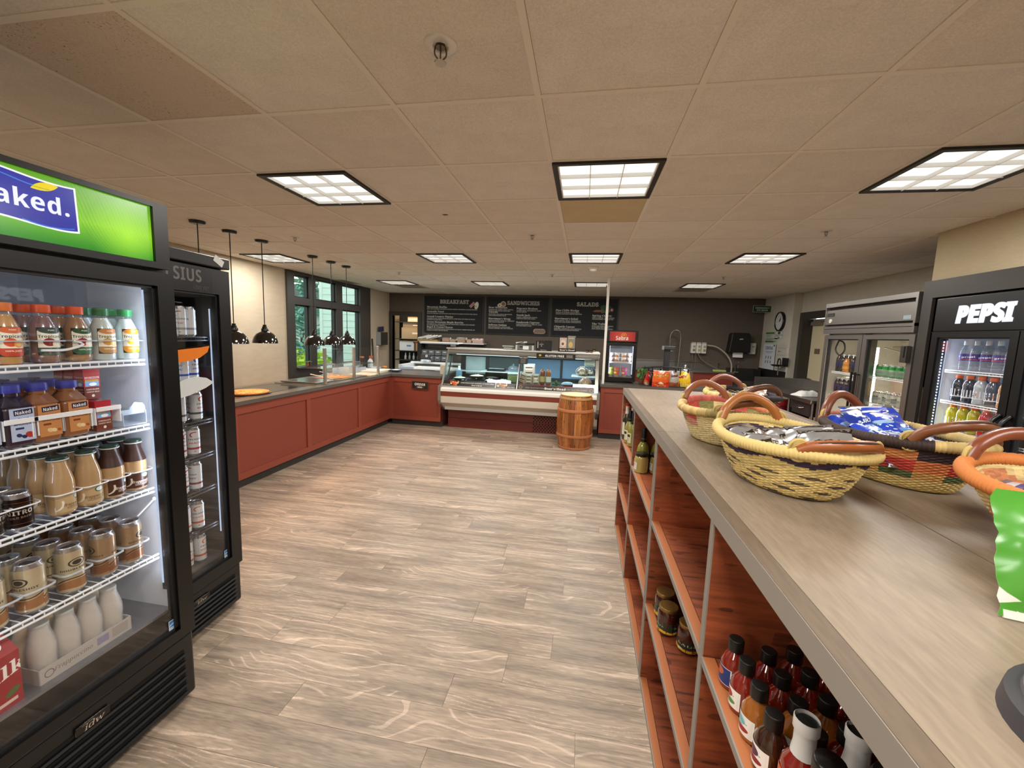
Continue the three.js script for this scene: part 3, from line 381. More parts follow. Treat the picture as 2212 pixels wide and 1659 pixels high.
{ // front stops of the bottle lanes
  const stop = (lx, y, w, m, name = 'lane_stop') => part(F1, name, TU([[lx - w, y, -0.13], [lx - w * 0.8, y, -0.094], [lx, y, -0.088], [lx + w * 0.8, y, -0.094], [lx + w, y, -0.13]], 0.0025, 20, 6), m);
  const PLA = S(0xdfe7ee, 0.2, 0, { transmission: 0.5 }), PLW = S(0xeef1f4, 0.3);
  for (const x of [0.133, 0.208, 0.287, -0.045, 0.045]) stop(x, 1.535, 0.04, PLA);
  part(F1, 'lane_arm', TU([[0.01, 1.506, -0.086], [0.07, 1.507, -0.082], [0.12, 1.525, -0.086], [0.1, 1.535, -0.095]], 0.004, 16, 6), PLW);
  for (const x of [-0.052, 0.013, 0.09, 0.179]) part(F1, 'lane_band', M(RB(0.078, 0.016, 0.004, 0.002, x, 1.295, -0.086), B(0.003, 0.06, 0.2, x - 0.039, 1.27, -0.19), B(0.003, 0.06, 0.2, x + 0.039, 1.27, -0.19)), S(0xf2f4f6, 0.35));
  for (const x of [0.05, 0.13, 0.204, 0.284, -0.06, -0.125]) stop(x, 1.03, 0.042, PLW);
  for (const x of [-0.05, 0.054, 0.152, 0.244, -0.13]) part(F1, 'lane_band', TU([[x - 0.041, 0.75, -0.14], [x - 0.038, 0.75, -0.092], [x, 0.75, -0.084], [x + 0.038, 0.75, -0.092], [x + 0.041, 0.75, -0.14]], 0.004, 20, 6).scale(1, 1, 1), PLA);
  // empty clear lane tray on the second shelf
  const tray = thing('lane_tray', 'empty clear plastic bottle lane beside the milk cartons', 'tray', F1.localToWorld(V(0.266, 1.213, -0.19)).toArray(), F1.rotation.y);
  part(tray, 'base', B(0.08, 0.003, 0.2, 0, 0.004, 0), PLA); part(tray, 'side', B(0.002, 0.05, 0.2, -0.04, 0.03, 0), PLA); part(tray, 'side', B(0.002, 0.05, 0.2, 0.04, 0.03, 0), PLA);
  part(tray, 'front_stop', EX([[-0.042, 0.045], [-0.042, 0.062], [-0.012, 0.062], [-0.01, 0.07], [0.006, 0.088], [0.034, 0.082], [0.042, 0.07], [0.042, 0.045]], 0.003, 0.001).translate(0, 0, 0.09), PLA);
  const arm = part(F1, 'shelf_arm', M(BAR([0.322, 0.9, -0.1], [0.3, 0.83, -0.16], 0.004), SP(0.008, 0.322, 0.9, -0.1)), PLW); arm.castShadow = true;
}
// square smoothie bottles
const smoothie = (name, words, base, ink, pic) => canvas(128, 192, (x) => { x.fillStyle = base; x.fillRect(0, 0, 128, 192); x.fillStyle = '#1f2140'; x.save(); x.translate(70, 24); x.rotate(-0.05); x.fillRect(-48, -16, 98, 32); text(x, name, 0, 1, 27, '#f4f4f4', 'bold', 'center', 'sans-serif', 90); x.restore(); words.forEach((w, k) => text(x, w, 70, 66 + k * 24, 25, ink, 'bold', 'center', 'monospace', 112)); x.fillStyle = ink; x.fillRect(24, 112, 44, 12); for (const [c, a, b, r] of pic) { x.fillStyle = c; x.beginPath(); x.ellipse(a, b, r, r * 0.72, 0.3, 0, 7); x.fill(); } });
const SMO = [
  ['blue-purple smoothie bottle with blue cap on the second cooler shelf', smoothie('Naked', ['BLUE', 'MACHINE'], '#b9c9e4', '#2b3566', [['#b03a2c', 96, 160, 24], ['#2b3566', 40, 158, 15], ['#20264f', 66, 168, 14]]), 0x2c2433],
  ['brown protein smoothie bottle with blue cap on the second cooler shelf', smoothie('Naked', ['CARAMEL', 'MACHINE'], '#c98a52', '#7a3d1c', [['#e2c48a', 60, 156, 18], ['#ead3a0', 82, 158, 16], ['#a95526', 112, 160, 12]]), 0x8a5a3a],
].map(([label, tex, c]) => {
  const t = thing('smoothie_bottle', label, 'bottle'), L = S(c, 0.25, 0, { clearcoat: 0.7, clearcoatRoughness: 0.1 });
  part(t, 'body', M(RB(0.072, 0.128, 0.072, 0.014, 0, 0.064, 0, 3), new THREE.CylinderGeometry(0.022, 0.047, 0.034, 4, 1).rotateY(Math.PI / 4).translate(0, 0.142, 0), CY(0.021, 0.021, 0.014, 0, 0.155, 0)), L);
  part(t, 'cap', CY(0.025, 0.0255, 0.024, 0, 0.166, 0, 24), S(0x2a3296, 0.35)); part(t, 'label', PL(0.056, 0.1).translate(0.005, 0.07, 0.0365), PRINT(tex, 0.35)); part(t, 'side_label', PL(0.05, 0.1).rotateY(Math.PI / 2).translate(0.0365, 0.07, 0), PRINT(tex, 0.35));
  t.userData.proto = true; return t;
});
[[0, -0.052], [1, 0.013], [1, 0.09], [0, -0.13]].forEach(([k, lx]) => { for (let r = 0; r < 3; r++) stock(SMO[k], F1, lx, 1.213, -0.128 - r * 0.078, 0, undefined, 'smoothie bottles on the second shelf'); });
const milkTex = canvas(128, 256, (x) => { x.fillStyle = '#b0202a'; x.fillRect(0, 0, 128, 150); x.fillStyle = '#6e3324'; x.fillRect(0, 150, 128, 106); text(x, 'HORIZON', 66, 70, 25, '#ffffff', 'bold', 'center', 'serif', 116); x.fillStyle = '#d59a2c'; x.fillRect(10, 84, 108, 16); x.fillStyle = '#7fb4de'; x.fillRect(10, 100, 108, 44); x.fillStyle = '#ffffff'; x.beginPath(); x.ellipse(70, 126, 30, 14, 0, 0, 7); x.fill(); text(x, 'CHOCOLATE', 66, 170, 17, '#f3e5d6'); text(x, 'LOWFAT MILK', 66, 190, 15, '#f3e5d6'); x.fillStyle = '#f3e5d6'; x.beginPath(); x.arc(66, 224, 12, 0, 7); x.fill(); });
{
  const t = thing('milk_carton', 'small red and brown chocolate milk carton on the second cooler shelf', 'carton'), m = PRINT(milkTex, 0.35);
  part(t, 'box', B(0.05, 0.108, 0.038, 0, 0.054, 0), [m, m, S(0x9c1f28, 0.4), S(0x6e3324, 0.4), m, m]); part(t, 'seam', B(0.03, 0.002, 0.012, 0.005, 0.109, 0), S(0xb9bcc2, 0.2, 0.8)); t.userData.proto = true;
  for (let r = 0; r < 4; r++) for (let k = 0; k < 2; k++) stock(t, F1, 0.176 + (k ? 0.004 : 0), 1.213 + k * 0.11 * (r > 0 ? 1 : 0) + 0.0, -0.125 - (k && r === 0 ? 4 : r) * 0.046, 0, undefined, 'chocolate milk cartons in one lane');
}
// coffee drinks
const frapTex = (c, ink) => canvas(128, 128, (x) => { x.fillStyle = c; x.fillRect(0, 0, 128, 128); x.strokeStyle = '#eadfca'; x.lineWidth = 9; x.beginPath(); x.moveTo(0, 110); x.quadraticCurveTo(34, 96, 26, 40); x.stroke(); x.fillStyle = '#e9ece6'; x.beginPath(); x.arc(92, 24, 20, 0, 7); x.fill(); x.strokeStyle = '#1e5a3c'; x.lineWidth = 5; x.stroke(); text(x, 'frappuccino', 76, 74, 27, ink, 'italic bold', 'center', 'serif', 96); x.fillStyle = ink; x.fillRect(40, 92, 76, 3); x.fillRect(40, 102, 60, 3); });
const frapProfile = [[0.0001, 0], [0.03, 0], [0.0355, 0.008], [0.036, 0.04], [0.0355, 0.066], [0.0372, 0.085], [0.0365, 0.112], [0.031, 0.138], [0.0235, 0.165], [0.0225, 0.186]];
const FRAP = [
  ['tan coffee drink bottle with dark green cap on the third cooler shelf', frapTex('#c2a67c', '#5a3d20'), 0xb5946a, null],
  ['mocha coffee drink bottle with dark brown neck band', frapTex('#4a2c20', '#efe2cf'), 0xb9976c, 0x3a221a],
].map(([label, tex, c, neck]) => bottle('coffee_bottle', label, 'bottle', { profile: frapProfile, mat: S(c, 0.16, 0, { clearcoat: 1, clearcoatRoughness: 0.04 }), cap: [0.0265, 0.186, 0.012, S(0x1d3a2c, 0.35)], rim: S(0xd7dcdc, 0.3), wrap: [0.0366, 0.012, 0.058, 2.4, PRINT(tex, 0.3)], neck: neck ? [[[0.0374, 0.118], [0.0318, 0.139], [0.0243, 0.166], [0.0232, 0.185]], S(neck, 0.35)] : null }));
[[0, 0.051], [0, 0.13], [1, 0.204], [1, 0.284]].forEach(([k, lx]) => { for (let r = 0; r < 4; r++) stock(FRAP[k], F1, lx, 0.953, -0.135 - r * 0.078, 0.25, undefined, 'coffee bottles on the third shelf'); });
const nitroTex = canvas(256, 128, (x) => { x.fillStyle = '#1a1210'; x.fillRect(0, 0, 256, 128); x.strokeStyle = '#6b4a36'; x.lineWidth = 3; for (let k = 0; k < 4; k++) { x.beginPath(); x.moveTo(0, 20 + k * 34); x.bezierCurveTo(80, 0 + k * 30, 170, 60 + k * 30, 256, 14 + k * 30); x.stroke(); } for (const o of [64, 192]) { x.fillStyle = '#1a1210'; x.fillRect(o - 44, 40, 88, 62); text(x, 'NITRO', o, 62, 26, '#e8e4dc'); text(x, 'COLD BREW', o, 84, 12, '#a88e78'); } });
const wrapCan = (tex, rough = 0.22, metal = 0.55) => S(0xffffff, rough, metal, { map: tex });
const nitro = can('coffee_can', 'black nitro cold brew can on the third cooler shelf', { r: 0.033, h: 0.118, mat: wrapCan(nitroTex) });
for (const lx of [-0.06, -0.125]) for (let r = 0; r < 3; r++) stock(nitro, F1, lx, 0.953, -0.13 - r * 0.07, 1.2, undefined, 'dark coffee cans on the third shelf');
const goldTex = (a, b) => canvas(256, 256, (x) => { x.fillStyle = a; x.fillRect(0, 0, 256, 256); for (const o of [0, 128]) { x.strokeStyle = '#2d2a24'; x.lineWidth = 5; x.beginPath(); x.arc(64 + o, 74, 24, 0, 7); x.stroke(); x.fillStyle = '#3a362e'; x.beginPath(); x.arc(64 + o, 74, 15, 0, 7); x.fill(); text(x, 'DOUBLESHOT', 64 + o, 116, 16, '#3a3228'); x.fillStyle = b; x.beginPath(); x.moveTo(o, 210); x.bezierCurveTo(o + 50, 150, o + 80, 220, o + 128, 165); x.lineTo(o + 128, 235); x.bezierCurveTo(o + 70, 260, o + 40, 220, o, 248); x.fill(); x.strokeStyle = '#4a2d1c'; x.lineWidth = 7; x.beginPath(); x.moveTo(o, 200); x.bezierCurveTo(o + 50, 140, o + 80, 210, o + 128, 155); x.stroke(); } });
const GOLD = [['pale gold coffee energy can on the fourth cooler shelf', goldTex('#cdbf9c', '#a8754a')], ['bronze coffee energy can on the fourth cooler shelf', goldTex('#a98a68', '#8a5636')]].map(([label, t]) => can('coffee_can', label, { r: 0.036, h: 0.165, mat: wrapCan(t, 0.26, 0.5) }));
[[0, -0.05], [0, 0.054], [1, 0.152], [1, 0.244], [0, -0.145]].forEach(([k, lx], n) => { for (let r = 0; r < 4; r++) stock(GOLD[k], F1, lx, 0.674, -0.13 - r * 0.09, n * 1.3 + 0.3, undefined, 'coffee energy cans on the fourth shelf'); });
{ // wrapped tray of coffee bottles and the big carton on the cooler floor
  const o = F1.localToWorld(V(0.06, 0.43, -0.19)), t = thing('cardboard_tray', 'grey cardboard tray of shrink-wrapped coffee bottles on cooler floor', 'tray', o.toArray(), F1.rotation.y);
  const trayTex = canvas(512, 96, (x) => { x.fillStyle = '#b3ada6'; x.fillRect(0, 0, 512, 96); x.strokeStyle = '#6d675f'; x.lineWidth = 5; x.beginPath(); x.arc(46, 48, 22, 0, 7); x.stroke(); text(x, 'Frappuccino', 170, 44, 34, '#6d675f', 'italic', 'center', 'serif'); x.fillStyle = '#8d87a6'; x.fillRect(300, 20, 70, 50); x.fillStyle = '#8a847c'; for (let k = 0; k < 6; k++) x.fillRect(390, 16 + k * 11, 100, 5); });
  part(t, 'front_wall', B(0.27, 0.052, 0.003, 0, 0.026, 0.1), PRINT(trayTex, 0.8)); part(t, 'base', B(0.27, 0.003, 0.2, 0, 0.002, 0), S(0xb3ada6, 0.8));
  part(t, 'side_wall', B(0.003, 0.052, 0.2, -0.135, 0.026, 0), S(0xaaa49d, 0.8)); part(t, 'side_wall', B(0.003, 0.052, 0.2, 0.135, 0.026, 0), S(0xaaa49d, 0.8));
  for (let k = 0; k < 4; k++) { const h = part(t, 'film_bulge', LA(frapProfile.map(([r, y]) => [r * 0.9 + 0.0035, y * 0.95]).slice(2), 18), S(0xf3f6fb, 0.12, 0, { transmission: 0.72, ior: 1.4 }), [-0.1 + k * 0.066, 0.005, 0.058]); h.castShadow = true; }
  const pb = bottle('coffee_bottle', 'pale coffee bottle inside the shrink-wrapped tray', 'bottle', { profile: frapProfile, mat: S(0xc9b79c, 0.25), cap: [0.0265, 0.186, 0.012, S(0xb9bdb8, 0.35)] });
  for (let k = 0; k < 4; k++) for (let r = 0; r < 2; r++) { pb.scale.set(0.9, 0.93, 0.9); stock(pb, t, -0.1 + k * 0.066, 0.004, 0.058 - r * 0.066, 0, undefined, 'bottles in the shrink-wrapped tray'); }
  const silkTex = canvas(128, 256, (x) => { x.fillStyle = '#9c2029'; x.fillRect(0, 0, 128, 256); x.save(); x.translate(60, 84); x.rotate(-0.22); text(x, 'Silk', 0, 0, 82, '#f4efe8', 'bold italic', 'center', 'serif'); x.restore(); x.fillStyle = '#4e6b33'; x.beginPath(); x.ellipse(96, 186, 26, 14, -0.5, 0, 7); x.fill(); x.fillStyle = '#d9c3b4'; x.fillRect(40, 218, 70, 16); });
  const c = thing('soy_milk_carton', 'red milk carton with white cap and cursive lettering on cooler floor', 'carton', F1.localToWorld(V(-0.17, 0.43, -0.125)).toArray(), F1.rotation.y + 0.12), sm = PRINT(silkTex, 0.4), sr = S(0x9c2029, 0.4);
  part(c, 'box', B(0.095, 0.17, 0.095, 0, 0.085, 0), [sm, sm, sr, sr, sm, sm]); part(c, 'gable', EX([[-0.0475, 0], [0.0475, 0], [0, 0.045]], 0.095).rotateY(Math.PI / 2).translate(-0.0475, 0.17, 0), sr); part(c, 'cap', CY(0.016, 0.016, 0.016, 0, 0, 0).rotateX(0.8).translate(0, 0.192, 0.024), WHITE);
}
// energy drink cans in the slim cooler
const cels = (a, b, c) => canvas(256, 256, (x) => { x.fillStyle = '#dfe2e4'; x.fillRect(0, 0, 256, 256); for (const o of [0, 128]) { x.strokeStyle = a; x.lineWidth = 10; x.beginPath(); x.arc(64 + o, 48, 26, 2.2, 5.2); x.stroke(); text(x, 'CELSIUS', 64 + o, 98, 22, '#3c4044'); text(x, c, 64 + o, 140, 24, a, 'bold italic', 'center', 'sans-serif', 110); x.fillStyle = b; x.fillRect(o, 186, 128, 22); text(x, 'D', 64 + o, 230, 20, '#55585c'); } });
const CEL = [['silver energy can with grey flavour print on its top shelf', cels('#a8704a', '#9aa0a4', 'FUJI')], ['white energy can with blue band and blue flavour lettering', cels('#2a56b0', '#2a56b0', 'ARCTIC')], ['white energy can with red flame and dark lower band', cels('#c0392b', '#50555a', 'MELON')], ['white energy can with red flavour lettering and red band', cels('#b5282f', '#a93038', 'PEACH')], ['white energy can with dark red swirl and maroon band', cels('#8c2230', '#7c2b38', 'BERRY')], ['white energy can with orange fruit and orange band', cels('#d9742a', '#c85a30', 'MANGO')]].map(([l, t]) => can('energy_can', l, { r: 0.0285, h: 0.152, mat: wrapCan(t, 0.25, 0.25) }));
[1.542, 1.311, 1.106, 0.925, 0.737, 0.523, 0.337].forEach((y, s) => {
  const xs = s < 2 ? [-0.07, 0.0, 0.075, 0.14] : s === 2 ? [0.0, 0.055, 0.14] : [-0.03, 0.045, 0.115];
  xs.forEach((x, k) => { for (let r = 0; r < 2; r++) stock(CEL[Math.min(s, 5)], F2, x, y - 0.002, -0.115 - r * 0.062 - (k % 2) * 0.01, k * 1.1 + s, undefined, `energy cans on cooler shelf ${['one', 'two', 'three', 'four', 'five', 'six', 'six'][s]}`); });
});
// sports drinks
const sportTex = (b, ink, w) => canvas(256, 128, (x) => { x.fillStyle = b; x.fillRect(0, 0, 256, 128); for (const o of [0, 128]) { x.save(); x.translate(64 + o, 56); x.rotate(-0.14); text(x, w, 0, 0, 42, ink, 'bold', 'center', 'sans-serif', 112); x.restore(); x.fillStyle = '#c0392b'; x.fillRect(o, 96, 128, 12); } });
const waterProfile = [[0.0001, 0], [0.028, 0], [0.033, 0.008], [0.0335, 0.05], [0.031, 0.062], [0.0335, 0.075], [0.0335, 0.12], [0.034, 0.14], [0.028, 0.17], [0.016, 0.188], [0.0145, 0.2]];
const water = bottle('water_bottle', 'clear flavoured water bottle with white sports cap and purple label', 'bottle', { profile: waterProfile, mat: S(0xe4eaf0, 0.06, 0, { transmission: 0.85, ior: 1.4 }), cap: [0.0175, 0.196, 0.034, S(0xe9edf0, 0.35)], wrap: [0.0345, 0.078, 0.052, 6.28, PRINT(sportTex('#3b2f86', '#ffffff', 'propel'), 0.35)] });
const gTex = canvas(256, 128, (x) => { x.fillStyle = '#dfe3e6'; x.fillRect(0, 0, 256, 128); for (const o of [0, 128]) { text(x, 'G', 52 + o, 60, 70, '#2a2c30'); x.fillStyle = '#d3641f'; x.beginPath(); x.moveTo(78 + o, 30); x.lineTo(96 + o, 30); x.lineTo(80 + o, 92); x.lineTo(64 + o, 92); x.fill(); } });
const gProfile = [[0.0001, 0], [0.031, 0], [0.036, 0.01], [0.0362, 0.03], [0.034, 0.04], [0.0362, 0.05], [0.0362, 0.1], [0.035, 0.112], [0.037, 0.13], [0.032, 0.158], [0.02, 0.178], [0.018, 0.184]];
const GAT = [['dark grape sports drink with orange cap', 0x20222e], ['deep navy sports drink with orange cap', 0x262b45], ['pale silver sports drink with orange cap', 0xaeb4bd], ['smoky grey sports drink with orange cap', 0x4a4852], ['orange-amber sports drink with orange cap', 0xc98a3c], ['yellow-green sports drink with orange cap on third shelf', 0xb9b52c], ['red sports drink with orange cap on third shelf', 0xb01a24]].map(([l, c]) => bottle('sports_drink', l, 'bottle', { profile: gProfile, mat: S(c, 0.14, 0, { clearcoat: 1, clearcoatRoughness: 0.05 }), cap: [0.0215, 0.182, 0.024, S(0xe2662c, 0.4)], wrap: [0.0366, 0.04, 0.06, 6.28, PRINT(gTex, 0.4)] }));
for (let k = 0; k < 6; k++) for (let r = 0; r < 3; r++) stock(water, F3, -0.535 + k * 0.088, 1.445, -0.14 - r * 0.075, k, undefined, 'flavoured water bottles on the top shelf');
for (let k = 0; k < 6; k++) for (let r = 0; r < 3; r++) stock(GAT[Math.min(k, 4)], F3, -0.555 + k * 0.092, 1.203, -0.14 - r * 0.08, k * 0.7, undefined, 'sports drinks on the second shelf');
for (let k = 0; k < 6; k++) for (let r = 0; r < 2; r++) stock(GAT[k < 3 ? 5 : 6], F3, -0.57 + k * 0.092, 0.978, -0.14 - r * 0.08, k, undefined, 'sports drinks on the third shelf');
for (let k = 0; k < 5; k++) stock(GAT[6], F3, -0.55 + k * 0.092, 0.718, -0.14, k, 'red sports drink with orange cap on the fourth shelf', 'sports drinks on the fourth shelf');

// ---------- menu boards ----------
const chalk = (x, s, a, b, size, align = 'left', maxw, font = 'bold') => { x.font = `${font} ${size}px serif`; x.textAlign = align; x.textBaseline = 'alphabetic'; x.fillStyle = '#cfccc2'; x.fillText(s, a, b, maxw); };
const board = (title, tx, items, pics) => canvas(1024, 592, (x) => {
  x.fillStyle = '#15171b'; x.fillRect(0, 0, 1024, 592); for (let k = 0; k < 900; k++) { x.fillStyle = `rgba(120,125,130,${0.02 * hash(k, 5)})`; x.fillRect(hash(k, 1) * 1024, hash(k, 2) * 592, 60, 2); }
  x.lineWidth = 3; x.font = 'bold 84px serif'; x.textAlign = 'center'; x.strokeStyle = '#d6d2c6'; x.fillStyle = '#8d8a82'; x.fillText(title, tx, 108, 540); x.strokeText(title, tx, 108, 540);
  for (const [s, a, b, lines, w] of items) { chalk(x, s, a, b, 42, 'left', w); lines.forEach((l, k) => chalk(x, l, a, b + 28 + k * 23, 22, 'left', w + 40)); }
  pics(x);
});
const el = (x, c, a, b, rx, ry, r = 0) => { x.fillStyle = c; x.beginPath(); x.ellipse(a, b, rx, ry, r, 0, 7); x.fill(); };
const MENU = [
  ['breakfast', -3.875, -2.385, board('BREAKFAST', 520, [["Mountain Muffin", 28, 186, ['BACK VALLEY SCRAMBLE AND CHOICE OF BACON, SAUSAGE, OR PORK ROLL, ON ENGLISH MUFFIN'], 860], ['Avocado Toast', 28, 262, ['SEASONED SMASHED AVO AND PICKLED RED ONION ON TOASTED COUNTRY WHITE BREAD'], 860], ['Grand Country Platter', 28, 348, ['SCRAMBLED EGGS, TOAST OR ENGLISH MUFFIN, HOME FRIES AND CHOICE OF BACON', 'SAUSAGE OR PORK ROLL'], 820], ['Green Mountain Maple Burrito', 28, 442, ['SCRAMBLED EGG, MAPLE PORK SAUSAGE, HOME FRIES, CHEDDAR AND AVOCADO', 'IN A FLOUR MAPLE TORTILLA'], 820], ['Bagel & Cream Cheese', 28, 528, ['PLAIN OR EVERYTHING BAGEL WITH CHOICE OF PLAIN, GARDEN VEGGIE, OR', 'SMOKED SALMON CREAM CHEESE'], 820]], (x) => { x.save(); x.translate(830, 120); x.rotate(-0.75); for (const [c, o] of [['#a8505a', -22], ['#d8b3ac', -8], ['#9c4450', 4], ['#d8b3ac', 17]]) { x.fillStyle = c; x.fillRect(-52, o, 110, 12); } x.restore(); el(x, '#d9dad2', 912, 132, 34, 62, 0.2); el(x, '#b6b34a', 902, 148, 17, 17); })],
  ['sandwiches', -2.335, -0.83, board('SANDWICHES', 610, [["Bear Mountain", 28, 172, ['SMOKED HAM, TURKEY, SWISS, LETTUCE,', 'TOMATO AND HONEY MUSTARD'], 380], ['Tuxedo', 28, 250, ['ROAST BEEF, RED ONION, PROVOLONE', 'AND HORSERADISH MAYO'], 360], ["Harriman's Wrap", 28, 358, ['GRILLED CHICKEN, ROMAINE, PARMESAN', 'AND CAESAR DRESSING'], 400], ['Inferno Italian', 28, 462, ['HOT SOPPRESSATA, PROVOLONE,', 'CHERRY PEPPERS, OIL AND VINEGAR'], 380], ['Popcorn Reuben', 500, 180, ['CORNED BEEF, SAUERKRAUT, SWISS', 'ON RYE BREAD'], 400], ["North Jack", 500, 290, ['TURKEY, PEPPER JACK, BACON,', 'CHIPOTLE MAYO ON A ROLL'], 380], ['Sunbrook Caprese', 500, 408, ['FRESH MOZZARELLA, TOMATO, BASIL', 'AND BALSAMIC GLAZE'], 420]], (x) => { el(x, '#a98f78', 220, 118, 48, 34, -0.3); el(x, '#d9c8b0', 220, 116, 42, 28, -0.3); el(x, '#8a6a56', 212, 120, 16, 10); el(x, '#c9b49a', 276, 98, 44, 46, -0.5); el(x, '#7c6152', 276, 98, 30, 30, -0.5); roundRect(x, 790, 492, 200, 84, 40); x.fillStyle = '#9c8878'; x.fill(); x.strokeStyle = '#1d1b1a'; x.lineWidth = 9; for (let k = 0; k < 7; k++) { x.beginPath(); x.moveTo(812 + k * 24, 560); x.lineTo(834 + k * 24, 508); x.stroke(); } })],
  ['salads', -0.79, 0.72, board('SALADS', 560, [['Pine Cliffe Wedge', 56, 196, ['WEDGE OF ICEBERG, BACON BITS,', 'TOMATO AND BLUE CHEESE DRESSING'], 380], ["Harriman's Salad", 46, 330, ['BABY GREENS, APPLE, CRANBERRIES', 'WALNUTS AND MAPLE VINAIGRETTE'], 430], ['Chipotle Caesar', 40, 460, ['ROMAINE, PARMESAN AND CROUTONS', 'WITH CHIPOTLE CAESAR DRESSING'], 400], ['Spring Chevre', 640, 268, ['MIXED GREENS, GOAT CHEESE,', 'STRAWBERRIES AND PECANS'], 330], ["The 'Valley'", 640, 400, ['LITTLE GEM, HEIRLOOM TOMATO,', 'CUCUMBER, RED ONION', 'AND LEMON HERB DRESSING'], 300]], (x) => { for (let k = 0; k < 9; k++) el(x, ['#35503a', '#2c4634', '#4a6446'][k % 3], 800 + (k % 5) * 26, 120 + (k % 3) * 28, 40, 34, k); for (let k = 0; k < 4; k++) el(x, '#9a5a2e', 690 + k * 22, 176 + (k % 2) * 8, 44, 9, -0.25); el(x, '#7c2f3c', 938, 160, 30, 34); el(x, '#c7a9a4', 938, 160, 16, 18); })],
];
for (const [k, x0, x1, tex] of MENU) {
  const t = thing('menu_board', `black chalk menu board listing ${k} on the dark wall`, 'menu board', [(x0 + x1) / 2, 1.612, -9.598]), w = x1 - x0, h = 0.88;
  part(t, 'panel', B(w, h, 0.02, 0, h / 2, 0.01), S(0x15171b, 0.7)); part(t, 'chalk_writing', PL(w - 0.05, h - 0.05).translate(0, h / 2, 0.0205), PRINT(tex, 0.8));
  part(t, 'frame', M(BX(-w / 2, w / 2, 0, 0.026, 0, 0.028), BX(-w / 2, w / 2, h - 0.026, h, 0, 0.028), BX(-w / 2, -w / 2 + 0.026, 0.026, h - 0.026, 0, 0.028), BX(w / 2 - 0.026, w / 2, 0.026, h - 0.026, 0, 0.028)), S(0x0e0e0f, 0.5));
}
